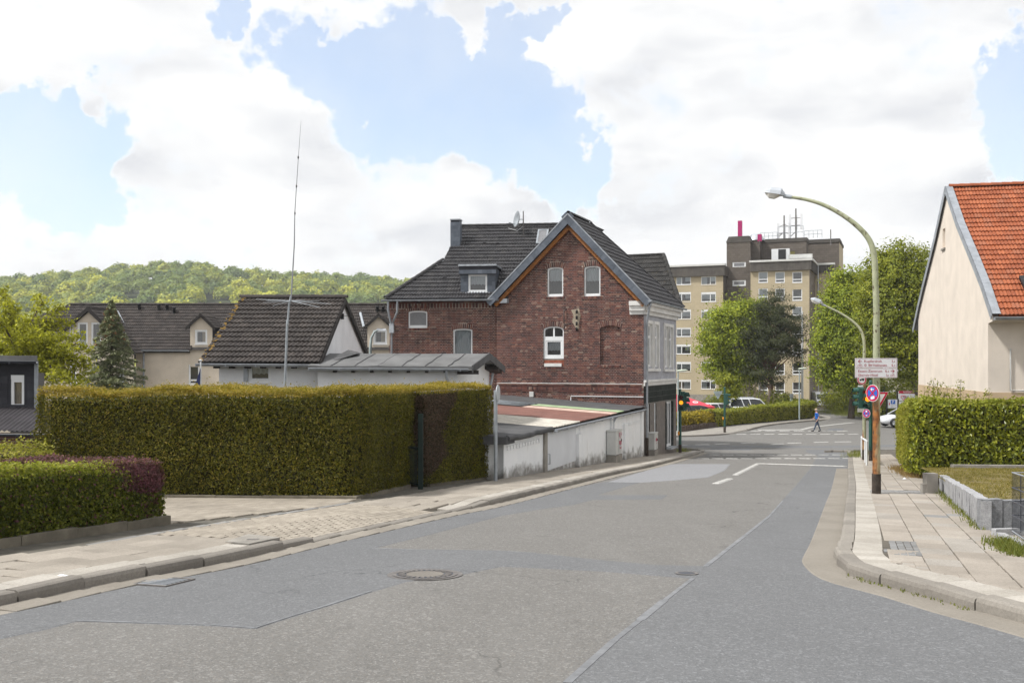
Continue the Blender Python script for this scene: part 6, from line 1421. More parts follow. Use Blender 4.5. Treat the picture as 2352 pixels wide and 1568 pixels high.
# tall conifer hedge round the yard
top1 = lambda x, y: -0.56 - .018 * (y - 20) + .03 * math.sin(x * 1.7) - .012 * (x < -9.2)
hedge('conifer_hedge', (-6, 20.5, gz(20.5, PAV)), 'tall clipped conifer hedge around the paved yard, golden green top', [
    ((-9.68, 20.25), (-3.06, 19.72), .95, top1, ('f', 't', 'l', 'b')), ((-3.06, 19.72), (-2.28, 23.75), .95, top1, ('f', 't', 'r')), ((-8.7, 24.2), (-2.6, 23.9), .95, top1, ('f', 't'))], .055, 2300, L_THUJA, L_THUJATOP, .065, 2.2, seed=3, cr=.35, inset=.2)
top2 = lambda x, y: -0.60 + .02 * math.sin(y * 2)
def dead(C, R):
    a = LU((-2.0, 23.45), Vector((.40, .916)), 1); s = (C[:, 1] - 23.45); f = s + .25 * np.sin(C[:, 2] * 3) + R.normal(size=len(C)) * .07
    return np.where((f < 1.0 + .25 * (C[:, 2] > -1.6)) & (C[:, 2] > -2.6 + f * .35) & (C[:, 2] < -.72), 1, 0)
h2, C2, N2, Z2 = hedge('conifer_hedge', (-1.3, 25, gz(25, PAV)), 'conifer hedge with a dead brown patch beside the dark green gate post', [((-2.02, 23.5), (-.52, 26.85), 1.1, top2, ('f', 't', 'l', 'r'))], .055, 2300, L_THUJA, L_THUJATOP, .05, 2.2, zone=dead, seed=5)
leaf_mesh('dead_twigs', C2[Z2 == 1] - N2[Z2 == 1] * .02, N2[Z2 == 1], .06, L_DEAD, h2, asp=3, seed=9)['kind'] = 'stuff'
hedge('small_bush', (-.35, 27.2, gz(27.2, PAV)), 'small conifer bush at the foot of the shed end wall', [((-.55, 26.95), (-.30, 27.3), .45, lambda x, y: gz(27, PAV) + .75, ('f', 't', 'l', 'r'))], .05, 1400, L_THUJA, None, .05, 2.2, seed=6, cat='bush', inset=.08)
# low privet hedge with a purple end, double row
topl = lambda x, y: gz(y, PAV) + .90 + .02 * math.sin(y * 2.1)
def purple(C, R):
    topz = np.array([gz(float(y), PAV) + .9 for y in C[:, 1]]); s = (C[:, 1] - 11.8) / 2.9 + R.normal(size=len(C)) * .06 + (C[:, 2] - (gz(14, PAV) + .5)) * .22; k = np.where((s > .80) & (C[:, 2] > -2.05 + .25 * np.sin(C[:, 1] * 9)), 1, 0)
    k = np.where((C[:, 2] < topz - .42) & (R.random(len(C)) < .75), 0, k); return np.where((R.random(len(C)) < .05), 1, k)
h3, C3, N3, Z3 = hedge('privet_hedge', (-5.8, 13, gz(13, PAV)), 'low clipped privet hedge with purple leaves at its right end', [
    ((-7.05, 9.55), (-5.17, 14.8), .62, topl, ('f', 't', 'r', 'b')), ((-5.70, 14.85), (-7.5, 15.6), .55, topl, ('f', 't', 'r')), ((-10.2, 11.6), (-6.9, 15.5), .5, topl, ('f', 't'))], .042, 2300, L_PRIVET, L_PRIVETTOP, .04, 1.7, zone=purple, seed=8, bot=.10, inset=.12, cr=.16)
leaf_mesh('purple_leaves', C3[Z3 == 1], N3[Z3 == 1], .042, L_PURPLE, h3, asp=1.6, seed=4)['kind'] = 'stuff'
hedge('garden_hedge', (-9.6, 18, gz(18, PAV)), 'low yellow green hedge at the left edge below the slate house', [((-13, 18.2), (-8.75, 18.0), 1.0, lambda x, y: gz(y, PAV) + .98, ('f', 't', 'r'))], .055, 900, L_LIGUST, None, .10, 1.7, seed=12)
# right: laurel hedge facing the road and privet hedge along the footway
topr = lambda x, y: gz(y, PAV) + 2.03 + .03 * math.sin(x * 2.3) + .012 * (x - 11)
hedge('laurel_hedge', (15, 27.2, gz(27, PAV)), 'dense bright green broadleaf hedge facing the small lawn on the right', [((11.0, 26.9), (19, 26.2), 1.1, topr, ('f', 't', 'l'))], .115, 620, L_LAUREL, L_PRIVETTOP, .075, 2.1, seed=14, bot=.12, droop=.9, round_=.10)
tops = lambda x, y: gz(y, PAV) + 2.10 + .03 * math.sin(y * 2.3)
hedge('privet_hedge', (13, 33, gz(33, PAV)), 'tall narrow privet hedge running along the right footway', [((15.25, 39.3), (10.98, 27.6), .75, tops, ('f', 't', 'r', 'l')), ], .06, 1200, L_LIGUST, L_PRIVETTOP, .06, 1.7, seed=15, bot=.12)
# far: hedge round the car park
CH = [G(1644, 980, PAV), G(1694, 974.5, PAV), G(1782, 966.5, PAV), G(1835, 962, PAV), G(1876, 958.5, PAV)]
topc = lambda x, y: gz(y, PAV) + 1.22 + .05 * math.sin(x * .9) + .012 * (x - 16)
hedge('car_park_hedge', (20, 88, gz(88, PAV)), 'long clipped green hedge in front of the parked cars', [(CH[i], CH[i + 1], 1.5, topc, ('f', 't')) for i in range(4)] + [(CH[4], CH[4] + Vector((.8, 7)), 3.0, topc, ('f', 't', 'r', 'b')), (CH[3] + Vector((-3, 5)), CH[4] + Vector((.5, 6)), 1.5, topc, ('f', 't'))], .16, 170, L_LIGUST, L_PRIVETTOP, .10, 1.7, seed=17)
topg = lambda x, y: gz(y, PAV) + 1.02 + .10 * math.sin(x * 2)
YB = [G(1566, 989, PAV) + Vector((0, .35)), G(1644, 979, PAV) + Vector((0, .3))]
hedge('golden_shrubs', (15, 80, gz(79, PAV)), 'row of golden yellow shrubs above the palisade edging', [(YB[0], YB[1], 1.6, topg, ('f', 't', 'l', 'r'))], .17, 200, L_GOLD, None, .2, 1.6, seed=18, bot=.4, cat='shrubs')

# ------------------------------------------------------------------ trees
def tree(name, base, label, lobes, nclump, nleaf, lsize, mat, trunk_r, bark=BARK, crad=.9, group=None, seed=1, flat=.7, asp=1.5, limbs=22, cat='tree', trunk_top=None, up=.6, shell=.45, jag=.35, fork=None):
    """lobes: ellipsoids (centre offset from base, radii). Leaves gather in clumps along limbs."""
    base = Vector(base); o = thing(name, base, label, cat, group); R = np.random.default_rng(seed)
    vol = np.array([r[0] * r[1] * r[2] for _, r in lobes]); pick = R.choice(len(lobes), nclump, p=vol / vol.sum())
    D = R.normal(size=(nclump, 3)); D /= np.linalg.norm(D, axis=1, keepdims=True)
    rr = (shell + (1 - shell) * R.random(nclump) ** .5) * (1 + jag * bumps(D * 2.2 + seed, 1.0) * .6)
    LC = np.array([tuple(c) for c, _ in lobes]); LR = np.array([tuple(r) for _, r in lobes])
    CC = LC[pick] + D * rr[:, None] * LR[pick] + np.array(base)
    per = R.integers(int(nleaf * .5), int(nleaf * 1.5), nclump); idx = np.repeat(np.arange(nclump), per); cs = (crad * R.uniform(.6, 1.35, nclump))[idx]
    off = R.normal(size=(len(idx), 3)) * np.array([1, 1, flat]); C = CC[idx] + off * cs[:, None] * .5
    N = off * .7 + D[idx] * .9 + np.array([0, 0, up]) + R.normal(size=off.shape) * .6
    rn = np.clip(R.normal(.5, .18, len(idx)) + (R.random(nclump) - .5)[idx] * .45, 0, 1)
    leaf_mesh('crown', C, N, lsize, mat, o, rn, asp, seed=seed, droop=.4)['kind'] = 'stuff'
    m = MB(); top = Vector(lobes[0][0]) * .95 if trunk_top is None else Vector(trunk_top); mid = top * .45 + Vector((R.normal() * .1, R.normal() * .1, 0))
    ctl = [Vector((0, 0, -.25)), Vector((0, 0, .3)), mid, top]
    m.tube([base + c for c in ctl], [trunk_r * 1.3, trunk_r, trunk_r * .75, trunk_r * .2], 9)
    far = R.choice(nclump, min(limbs, nclump), replace=False)
    for k in far:
        e = Vector(CC[k]) - base; f = min(.95, max(.15, (e.z / max(top.z, .1)) * .6)); s = Vector((0, 0, .3)).lerp(top, f); md = s.lerp(e, .55) + Vector((0, 0, .12 * (e - s).length)); r0 = trunk_r * .42 * (1 - f * .5)
        m.tube([base + s, base + md, base + e], [r0, r0 * .6, r0 * .18], 5, False)
    m.build('trunk', bark, o)
    return o
def gb(u, Y, off=PAV): return Vector(((u - U0) / K * Y, Y, gz(Y, off)))
def lob(b, u, v, Y, rx, rz, ry=None): c = P(u, v, Y) - b; return (c, (rx, ry or rx, rz))
px = lambda Y: K / Y
b = gb(1672, 106); tree('maple_tree', b, 'bright green maple tree in front of the apartment block, left of the pine', [lob(b, 1690, 770, 106, 3.6, 4.0), lob(b, 1655, 760, 105, 2.0, 2.0), lob(b, 1645, 815, 106, 1.9, 2.4), lob(b, 1700, 725, 107, 1.9, 1.8), lob(b, 1735, 715, 108, 1.7, 1.3), lob(b, 1670, 850, 106, 2.2, 1.5), lob(b, 1720, 840, 106, 2.5, 2.0)], 420, 85, .26, L_MAPLE, .22, crad=1.0, seed=21)
b = gb(1769, 103); tree('pine_tree', b, 'dark pine tree in front of the apartment block', [lob(b, 1775, 765, 103, 3.1, 3.4), lob(b, 1772, 688, 103, 1.1, 1.7), lob(b, 1740, 790, 103, 2.2, 2.8), lob(b, 1815, 780, 103, 1.7, 2.6), lob(b, 1835, 830, 103, 1.0, .9), lob(b, 1775, 720, 103, 1.9, 1.6), lob(b, 1760, 860, 103, 2.6, 1.2)], 330, 90, .27, L_PINE, .25, BARK_R, .75, seed=22, asp=4.0, flat=.5, limbs=40, jag=.9, shell=.3)
b = gb(1955, 95); tree('linden_tree', b, 'broad linden tree behind the traffic lights, left of the two big trees', [lob(b, 1965, 760, 95, 3.6, 5.0), lob(b, 1935, 720, 95, 2.2, 3.0), lob(b, 1905, 815, 95, 1.7, 2.2), lob(b, 1940, 650, 95, 1.5, 1.8), lob(b, 1975, 690, 96, 2.2, 3.0), lob(b, 1930, 860, 95, 2.2, 2.0), lob(b, 1915, 755, 95, 1.6, 2.0)], 520, 85, .25, L_MAPLE, .3, crad=.95, seed=23, limbs=30)
b = gb(2122, 92); tree('linden_tree', b, 'tall linden tree next to the orange roofed house', [lob(b, 2060, 700, 84, 3.2, 4.6), lob(b, 2040, 625, 84, 2.0, 2.6), lob(b, 2010, 680, 86, 1.7, 3.0), lob(b, 2085, 640, 84, 2.0, 2.7), lob(b, 2115, 655, 86, 2.2, 3.3), lob(b, 2030, 790, 84, 2.2, 2.6), lob(b, 2090, 800, 84, 2.8, 3.0), lob(b, 2060, 590, 85, 1.3, 1.3)], 640, 85, .23, L_LINDEN, .32, crad=.85, seed=24, limbs=34)
b = gb(1668, 91); tree('young_tree', b, 'slim young light green tree behind the parked white car', [lob(b, 1672, 890, 91, 1.0, 1.2), lob(b, 1662, 870, 91, .6, .8), lob(b, 1685, 875, 91, .55, .75), lob(b, 1670, 905, 91, .9, .7)], 70, 40, .19, L_LINDEN, .05, crad=.5, seed=25, limbs=10)
for i, (u, v, Y, rx, rz, lb, mt) in enumerate([(1770, 902, 101, 2.3, 1.2, 'rounded shrub under the dark pine', L_SHRUB), (1712, 897, 104, 2.0, 1.7, 'loose yellow green shrub under the bright maple', L_SHRUB), (1645, 915, 97, 1.2, 1.0, 'dark shrub behind the red parasol', L_SHRUB), (1960, 905, 108, 2.6, 2.0, 'leafy shrub beside the red and white post', L_LINDEN), (1935, 918, 112, 2.2, 1.4, 'low dark shrub at the foot of the linden', L_SHRUB), (2024, 918, 94, 1.4, .8, 'low shrub behind the yield sign', L_SHRUB), (2065, 905, 96, 2.8, 2.2, 'dark green bush behind the entrance board', L_SHRUB), (1995, 890, 104, 2.8, 2.6, 'tall dark bush between the two lindens', L_SHRUB)]):
    b = gb(u, Y); tree('shrub', b, lb, [((0, 0, rz * .85), (rx, rx, rz)), ((rx * .4, 0, rz * .6), (rx * .6, rx * .6, rz * .7))], 90, 44, .24, mt, .05, crad=.7, seed=30 + i, limbs=8, cat='shrub')
# dead thicket
b = gb(1740, 99.5); o = thing('dry_thicket', b, 'leafless grey brown thicket in front of the maple and pine', 'thicket'); m = MB(); random.seed(4)
for i in range(60):
    s = b + Vector((random.uniform(-1.5, 1.2), random.uniform(-.4, .4), 0)); e = s + Vector((random.uniform(-.7, .7), random.uniform(-.3, .3), random.uniform(1.5, 3.4))); m.tube([s, s.lerp(e, .5) + Vector((random.uniform(-.2, .2), 0, 0)), e], [.03, .02, .008], 4, False)
m.build('twigs', M('dry_twig', (0.24, 0.18, 0.16), .95, .3, 3), o)
# cherry with long leafy branches, left
b = Vector(((40 - U0) / K * 38, 38, gz(38))); o = thing('cherry_tree', b, 'cherry tree with long spreading leafy branches behind the slate house', 'tree'); m = MB(); R = np.random.default_rng(40); LCs, LNs = [], []
st = b + Vector((0, 0, 1.6))
ends = [(5, 668), (28, 700), (60, 735), (100, 685), (140, 705), (155, 735), (175, 770), (200, 792), (200, 845), (195, 830), (190, 870), (150, 800), (120, 770), (60, 780), (20, 740), (-30, 700), (-20, 760), (90, 830), (140, 860), (40, 820), (110, 740), (165, 815), (120, 880), (180, 885), (70, 800), (-10, 800), (10, 700), (85, 760), (130, 830)]
m.tube([b - UP * .3, b + UP * 1.0, st, P(50, 830, 38)], [.22, .18, .15, .1], 8)
for k, (u, v) in enumerate(ends):
    Y = 38 + R.uniform(-2.2, 2.2); e = P(u, v, Y); s0 = P(48, 860 - 20 * R.random(), 38); md = s0.lerp(e, .5) + Vector((0, 0, .45)); path = [s0.lerp(md, i / 5) if i <= 5 else md.lerp(e, (i - 5) / 6) for i in range(12)]
    path = [p_ + Vector((R.normal() * .05, R.normal() * .05, R.normal() * .05)) for p_ in path]; m.tube(path, [.05 * (1 - i / 13) + .006 for i in range(12)], 5, False)
    for i in range(2, 12):
        for j in range(44):
            q = path[i].lerp(path[min(i + 1, 11)], R.random()); LCs.append(q + Vector((R.normal() * .16, R.normal() * .16, R.normal() * .12 - .06))); LNs.append((R.normal() * .6, R.normal() * .6, .9))
m.build('trunk', BARK, o)
leaf_mesh('crown', np.array([tuple(v) for v in LCs]), np.array(LNs), .165, L_CHERRY, o, asp=2.0, droop=1.2, seed=41)['kind'] = 'stuff'
# spruce with cones at its tip
b = Vector(((256 - U0) / K * 50, 50, gz(50))); zt = ZV(690, 50); o = thing('spruce_tree', b, 'blue green spruce with brown cones near its tip in front of the beige building', 'tree'); m = MB(); R = np.random.default_rng(50); LCs, LNs, CNs = [], [], []
m.tube([b - UP * .3, Vector((b.x, b.y, zt))], [.16, .02], 8); H = zt - b.z
for i in range(150):
    f = (i + .5) / 150; z = b.z + .5 + (H - .5) * f; L = 2.9 * (1 - f) ** .9 * R.uniform(.75, 1.12) + .05; a = i * 2.4 + R.normal() * .3; dx = Vector((math.cos(a), math.sin(a), 0))
    p0 = Vector((b.x, b.y, z)); tip = p0 + dx * L + UP * (-.28 * L + .18 * L * L * .3); md = p0 + dx * L * .5 - UP * (.10 * L)
    m.tube([p0, md, tip], [.022, .015, .005], 4, False); n = int(30 + 135 * L)
    for j in range(n):
        t = R.random() ** .7; q = p0.lerp(md, t * 2) if t < .5 else md.lerp(tip, t * 2 - 1); sd = dx.cross(UP) * R.normal() * .14 * (.3 + L) * .8; LCs.append(q + sd + UP * (R.normal() * .05 - .03)); LNs.append((R.normal() * .4, R.normal() * .4, 1.0))
    if f > .72 and f < .97:
        for j in range(11): t = R.uniform(.35, 1.05); q = p0.lerp(tip, t); CNs.append(q + Vector((R.normal() * .05, R.normal() * .05, -.08 + R.normal() * .03)))
m.build('trunk', BARK, o)
leaf_mesh('crown', np.array([tuple(v) for v in LCs]), np.array(LNs), .19, L_SPRUCE, o, asp=3.2, seed=51, droop=.5)['kind'] = 'stuff'
leaf_mesh('cones', np.array([tuple(v) for v in CNs]), R.normal(size=(len(CNs), 3)), .16, L_CONE, o, asp=1.8, seed=52, droop=2.0)['kind'] = 'stuff'
# leafy shoots standing above the right hedge
R = np.random.default_rng(60); b = Vector((14.2, 30, gz(30, PAV))); o = thing('tall_shrub', b, 'loose shrub with tall leafy shoots in front of the peach gable', 'shrub'); m = MB(); LCs, LNs = [], []
for (u, v, Y) in [(2135, 880, 30), (2143, 868, 30), (2160, 878, 30), (2152, 890, 30.5), (2178, 885, 30), (2190, 893, 30), (2206, 872, 30), (2200, 895, 30), (2238, 900, 30.5), (2268, 893, 30), (2262, 905, 30), (2125, 895, 30), (2170, 900, 30), (2220, 905, 30), (2148, 900, 29.8), (2185, 905, 29.8)]:
    e = P(u, v, Y); s = Vector((e.x + R.normal() * .15, Y, gz(Y, PAV))); md = s.lerp(e, .6) + Vector((R.normal() * .06, 0, 0)); m.tube([s, md, e], [.014, .01, .004], 4, False)
    for j in range(170): t = R.random(); q = s.lerp(e, .45 + .55 * t); LCs.append(q + Vector((R.normal() * .075, R.normal() * .07, R.normal() * .03))); LNs.append((R.normal(), R.normal(), .7))
m.build('stems', BARK, o); leaf_mesh('foliage', np.array([tuple(v) for v in LCs]), np.array(LNs), .075, L_LINDEN, o, asp=2.4, seed=61)['kind'] = 'stuff'
# weeds and grass tufts
def tufts(name, label, pts, n, hgt_, mat, spread=.12, seed=1, cat='weeds'):
    R = np.random.default_rng(seed); V = []; r = []
    for p in pts:
        for _ in range(n):
            x, y = p[0] + R.normal() * spread, p[1] + R.normal() * spread; z = gz(y, p[2] if len(p) > 2 else PAV); a = R.random() * 6.28; L = hgt_ * R.uniform(.4, 1.2); lean = R.normal(size=2) * L * .45; w = .006 + .004 * R.random()
            V += [(x - w * math.cos(a), y - w * math.sin(a), z - .01), (x + w * math.cos(a), y + w * math.sin(a), z - .01), (x + lean[0] + w * .3, y + lean[1], z + L), (x + lean[0] - w * .3, y + lean[1], z + L)]; r += [R.random()] * 4
    F = np.arange(len(V)).reshape(-1, 4); o = npmesh(name, np.array(V), F, mat, None, (pts[0][0], pts[0][1], gz(pts[0][1], PAV)), r); tag(o, label, cat, kind='stuff'); return o
def along(p, q, n): p, q = Vector(p), Vector(q); return [tuple(p.lerp(q, i / max(1, n - 1))) for i in range(n)]
tufts('weeds', 'weeds growing along the foot of the granite wall', along((6.55, 13.9), (9.4, 22.0), 40), 16, .07, GRASS, .06, 2)
tufts('weeds', 'grass tufts below the black mesh fence', along(G(2300, 1245, PAV), G(2352, 1275, PAV), 14), 80, .08, GRASS, .10, 3)
tufts('weeds', 'green weeds in the gutter along the right kerb', [(p.x, p.y, .015) for p in RK.offset(.02, RK.S(G(2233, 1403)), RK.S(G(1956, 1324)), .13)], 9, .022, GRASS, .035, 4)
tufts('weeds', 'grass tuft beside the white railing', along(G(1962, 1050, PAV), G(1975, 1044, PAV), 5), 80, .25, GRASS, .25, 5)
tufts('weeds', 'dry grass below the right footway hedge', along((11.0, 27.0), (12.6, 32.5), 30), 40, .16, leafmat('dry_grass', [(0, (0.22, 0.15, 0.06)), (1, (0.42, 0.27, 0.12))]), .16, 6)
tufts('grass', 'green grass verge beside the side lane', [(x, y, PAV) for x, y in [(33 + random.random() * 6, 97 + random.random() * 9) for _ in range(160)]], 40, .45, GRASS, .6, 7, 'grass')
tufts('grass', 'grass strip in front of the entrance board', [(38 + random.random() * 10, 88 + random.random() * 5, PAV) for _ in range(120)], 40, .5, GRASS, .6, 8, 'grass')
tufts('weeds', 'moss and weeds at the shop corner', along((8.6, 51.2), (9.0, 51.8), 4), 60, .2, GRASS, .15, 9)
# ------------------------------------------------------------------ street furniture
def text(parent, s, F, a, b, size, mat, c=.004, width=None, name='lettering', align='LEFT'):
    cu = bpy.data.curves.new(name, 'FONT'); cu.body = s; cu.size = size; cu.extrude = .0008; cu.align_x = align; cu.materials.append(mat)
    o = bpy.data.objects.new(name, cu); COL.objects.link(o); o.parent = parent; base = _base(parent)
    M4 = Matrix(F.mat(a, b, c, 1, 1, 1).tolist()); o.matrix_local = Matrix.Translation(-base) @ M4
    if width:
        bpy.context.view_layer.update(); w = max(o.dimensions.x, 1e-4); o.matrix_local = Matrix.Translation(-base) @ Matrix(F.mat(a, b, c, width / w, 1, 1).tolist())
    return o
def disc(m, F, r, c0, c1, n=28): m.fprism(F, [(r * math.cos(2 * math.pi * i / n), r * math.sin(2 * math.pi * i / n)) for i in range(n)], c0, c1)
def ringd(m, F, r0, r1, c, n=28):
    vs = [F.p(r * math.cos(2 * math.pi * i / n), r * math.sin(2 * math.pi * i / n), c) for r in (r0, r1) for i in range(n)]; m.add(vs, [(i, (i + 1) % n, n + (i + 1) % n, n + i) for i in range(n)])
ARM = Vector((-.946, .323, 0)).normalized()
def lamp_post(base, prof, rads, lab, mat, tar=.42, lum=None, sgn=1.0):
    """curved mast leaning over the road, measured along its arm"""
    o = thing('street_lamp', base, lab, 'street lamp', 'curved street lamps'); pts = []
    for (u, v) in prof:
        t = max(LU(base, ARM, u), 0) if u < prof[0][0] - 1.5 else 0; q = base + ARM * t; q.z = ZV(v, q.y); pts.append(q)
    pts[0].z = base.z - .2
    sm = Path([(0, 0), (1, 0)], False)
    dense = []; rr = []
    for i in range(len(pts) - 1):
        p0, p1, p2, p3 = pts[max(i - 1, 0)], pts[i], pts[i + 1], pts[min(i + 2, len(pts) - 1)]
        for k in range(4):
            t = k / 4; dense.append(p1.lerp(p2, t) if i < 2 else .5 * ((2 * p1) + (p2 - p0) * t + (2 * p0 - 5 * p1 + 4 * p2 - p3) * t * t + (3 * p1 - p0 - 3 * p2 + p3) * t ** 3)); rr.append(rads[i] + (rads[i + 1] - rads[i]) * t)
    dense.append(pts[-1]); rr.append(rads[-1])
    m = MB(); m.tube(dense, rr, 16); m.build('mast', mat, o)
    m = MB(); m.tube([base - UP * .1, base + UP * tar], rads[0] * 1.13, 16); m.build('mast_base', TAR_K, o)
    tip = pts[-1]; d = (pts[-1] - pts[-2]).normalized(); sd = d.cross(UP).normalized(); up = sd.cross(d).normalized(); FL = Fr(tip, d, up, sd)
    L = lum; m = MB(); m.tube([tip - d * .06, tip + d * .12], .045, 10); m.build('spigot', STEEL_G, o)
    def loft(secs, nm, mt):
        m = MB(); V = []; n = len(secs[0][1])
        for a, sec in secs: V += [FL.p(a, b, c) for b, c in sec]
        m.add(V, [(i * n + k, i * n + (k + 1) % n, (i + 1) * n + (k + 1) % n, (i + 1) * n + k) for i in range(len(secs) - 1) for k in range(n)]); m.add(V[:n], [tuple(range(n))]); m.add(V[-n:], [tuple(range(n))]); return m.build(nm, mt, o)
    hood = lambda h, w: [(0, -w), (h * .55, -w * .95), (h, -w * .55), (h, w * .55), (h * .55, w * .95), (0, w)]
    bowl = lambda h, w: [(0, -w), (-h, -w * .7), (-h, w * .7), (0, w)]
    loft([(.10, hood(.07, .06)), (.16, hood(.12, .12)), (.34 * L, hood(.15, .15)), (.78 * L, hood(.13, .13)), (L, hood(.05, .09))], 'lantern_hood', ZINC_L)
    loft([(.20, bowl(.02, .10)), (.30, bowl(.09, .13)), (.80 * L, bowl(.09, .12)), (.97 * L, bowl(.02, .08))], 'lantern_bowl', M('lantern_bowl', (0.62, 0.60, 0.55), .25, .1, 6, spec=.5) if 'lantern_bowl' not in bpy.data.materials else bpy.data.materials['lantern_bowl'])
    return o
L1 = G3(2013, 1133, PAV)
lp1 = lamp_post(L1, [(2013, 1133), (2013, 900), (2012, 720), (2010.5, 640), (2009, 600), (2003, 566), (1989, 540), (1963, 514), (1929, 490), (1890, 470), (1852, 458.5), (1812, 452)], [.082, .074, .066, .063, .062, .060, .056, .052, .047, .042, .037, .032], 'tall rusty street lamp carrying the cycle route signs on the right footway', POLE_R, lum=.52)
L2 = G3(1985, 1056, PAV)
lamp_post(L2, [(1985, 1056), (1985, 900), (1984.5, 830), (1983.5, 790), (1981, 768), (1973, 752), (1955, 735), (1930, 719), (1905, 706.5), (1893, 701)], [.075, .066, .06, .058, .056, .052, .047, .042, .037, .033], 'slimmer curved street lamp beyond the cycle route signs, by the white railing', POLE_R2, lum=.60)
# cycle route boards
yb = L1.y - .11; A_ = P(1964.3, 867.5, yb); wS = (2062.3 - 1964.3) / K * yb; hS = (867.5 - 822) / K * yb; Fs = Fr(A_, (1, .035, 0))
sb1 = thing('cycle_route_sign', P(2013, 845, yb), 'white cycle route sign with red place names and distances on the lamp post', 'sign')
hh = hS / 2
for k in range(2):
    o0 = hh * k; m = MB(); m.fbox(Fs, 0, wS, o0 + .002, o0 + hh - .002, -.012, 0); pl = m.build('board', WHITE_S, sb1)
    m = MB(); e = .012; t = .0035
    for q in ((e, wS - e, o0 + e, o0 + e + t), (e, wS - e, o0 + hh - e - t, o0 + hh - e), (e, e + t, o0 + e + t, o0 + hh - e - t), (wS - e - t, wS - e, o0 + e + t, o0 + hh - e - t)): m.fbox(Fs, *q, .0005, .0015)
    m.build('border', RED_T, pl)
sx = wS / 882.0                                                  # letter positions measured on the board
def SX(x): return (x - 107) * sx
def SYu(y): return hS - (y - 160) * hS / 420
def sign_text(s, x0, x1, yb_, cap): text(sb1, s, Fs, SX(x0), SYu(yb_), cap * hS / 420 * 1.42, RED_T, .002, SX(x1) - SX(x0))
sign_text('Kupferdreh', 290, 655, 250, 50); sign_text('Bhf Holthausen', 380, 762, 333, 48); sign_text('Essen-Zentrum', 163, 664, 460, 50); sign_text('Überruhr-Hinsel', 163, 576, 542, 48)
sign_text('3,', 868, 905, 250, 50); sign_text('4', 915, 938, 250, 34); sign_text('0,', 868, 905, 333, 48); sign_text('3', 917, 938, 333, 34); sign_text('8,', 735, 775, 460, 50); sign_text('3', 785, 805, 460, 34); sign_text('1,', 742, 775, 542, 48); sign_text('6', 784, 805, 542, 34)
m = MB()
def arrow(m, F, ax, ay, L, h, d, t=.012, c=.002):
    m.fbox(F, min(ax, ax + d * L), max(ax, ax + d * L), ay - t / 2, ay + t / 2, c, c + .001)
    for s in (-1, 1): m.fprism(F, [(ax + d * L, ay), (ax + d * (L - h), ay + s * h), (ax + d * (L - h - t * 1.1), ay + s * h), (ax + d * (L - t * 1.4), ay)], c, c + .0012)
arrow(m, Fs, SX(245), SYu(230), SX(245) - SX(165), .04, -1); arrow(m, Fs, SX(848), SYu(438), SX(932) - SX(848), .04, 1); m.build('arrow', RED_T, sb1)
def bike(F, ax, ay, s, parent, mat):
    m = MB()
    for dx in (-.33, .33): ringd(m, Fr(F.p(ax + dx * s, ay, .002), F.ex, F.ey, F.n), s * .20, s * .24, 0, 20)
    def seg(p, q, t=.035 * s):
        p, q = Vector(p), Vector(q); d = (q - p).normalized(); n = Vector((-d.y, d.x)) * t / 2; m.add([F.p(ax + k.x, ay + k.y, .0022) for k in (p - n, q - n, q + n, p + n)], [(0, 1, 2, 3)])
    for p, q in (((-.33, 0), (-.1, .3)), ((-.33, 0), (0, 0)), ((0, 0), (-.13, .34)), ((0, 0), (.25, .28)), ((-.1, .27), (.24, .3)), ((.33, 0), (.23, .36)), ((.14, .38), (.26, .36)), ((-.2, .35), (-.07, .35))): seg((p[0] * s, p[1] * s), (q[0] * s, q[1] * s))
    m.build('bicycle_symbol', mat, parent)
bike(Fs, SX(205), SYu(322), .095, sb1, RED_T); bike(Fs, SX(893), SYu(533), .095, sb1, RED_T)
m = MB(); Fz = Fr(Fs.p(SX(320), SYu(310), .002), Fs.ex, Fs.ey, Fs.n); ringd(m, Fz, .018, .025, 0, 24); m.build('station_symbol', RED_T, sb1); text(sb1, 'S', Fs, SX(307), SYu(322), .037, RED_T, .0025)
m = MB(); m.tube([Fs.p(wS * .5, hS * .5, -.012), L1 + UP * (Fs.p(0, hS * .5).z - L1.z)], .03, 6); m.build('bracket', STEEL_G, sb1)
# no stopping signs
def no_stop(u, v, Y, r, ang, lab, post, arrow_d, left=True):
    c = P(u, v, Y); n = Vector((-math.sin(ang), -math.cos(ang), 0)); F = Fr(c, UP.cross(n), UP, n); o = thing('no_stopping_sign', c, lab, 'traffic sign')
    m = MB(); disc(m, F, r, -.006, 0); m.build('plate', WHITE_S, o)
    m = MB(); ringd(m, F, r * .74, r * .95, .002); 
    for s in (1, -1): m.fprism(F, [(-.58 * r, -s * .46 * r), (-.46 * r, -s * .58 * r), (.58 * r, s * .46 * r), (.46 * r, s * .58 * r)], .002, .0035)
    m.build('red_ring', RED_S, o)
    m = MB(); disc(m, F, r * .745, .0005, .0015); m.build('blue_field', BLUE_S, o)
    m = MB(); arrow(m, F, -arrow_d * r * .22, r * (.45 if left else -.45), r * .5, r * .17, arrow_d, r * .09, .004); m.build('white_arrow', WHITE_S, o)
    m = MB()
    if left: m.fprism(F, [(-.25 * r, -.42 * r), (.3 * r, -.3 * r), (.33 * r, -.62 * r), (-.1 * r, -.75 * r), (-.28 * r, -.7 * r)], .004, .005)
    else: disc(m, Fr(F.p(0, r * .45, 0), F.ex, UP, n), r * .22, .004, .005, 14)
    m.build('sticker', WHITE_S, o)
    m = MB(); m.tube([c - n * .004, Vector((post.x, post.y, c.z))], .02, 6); m.build('bracket', STEEL_G, o)
no_stop(2004, 902.5, L1.y - .22, .178, rad(64), 'red and blue no stopping sign on the rusty lamp post', L1, -1)
TL3 = G3(2000, 1058, PAV)
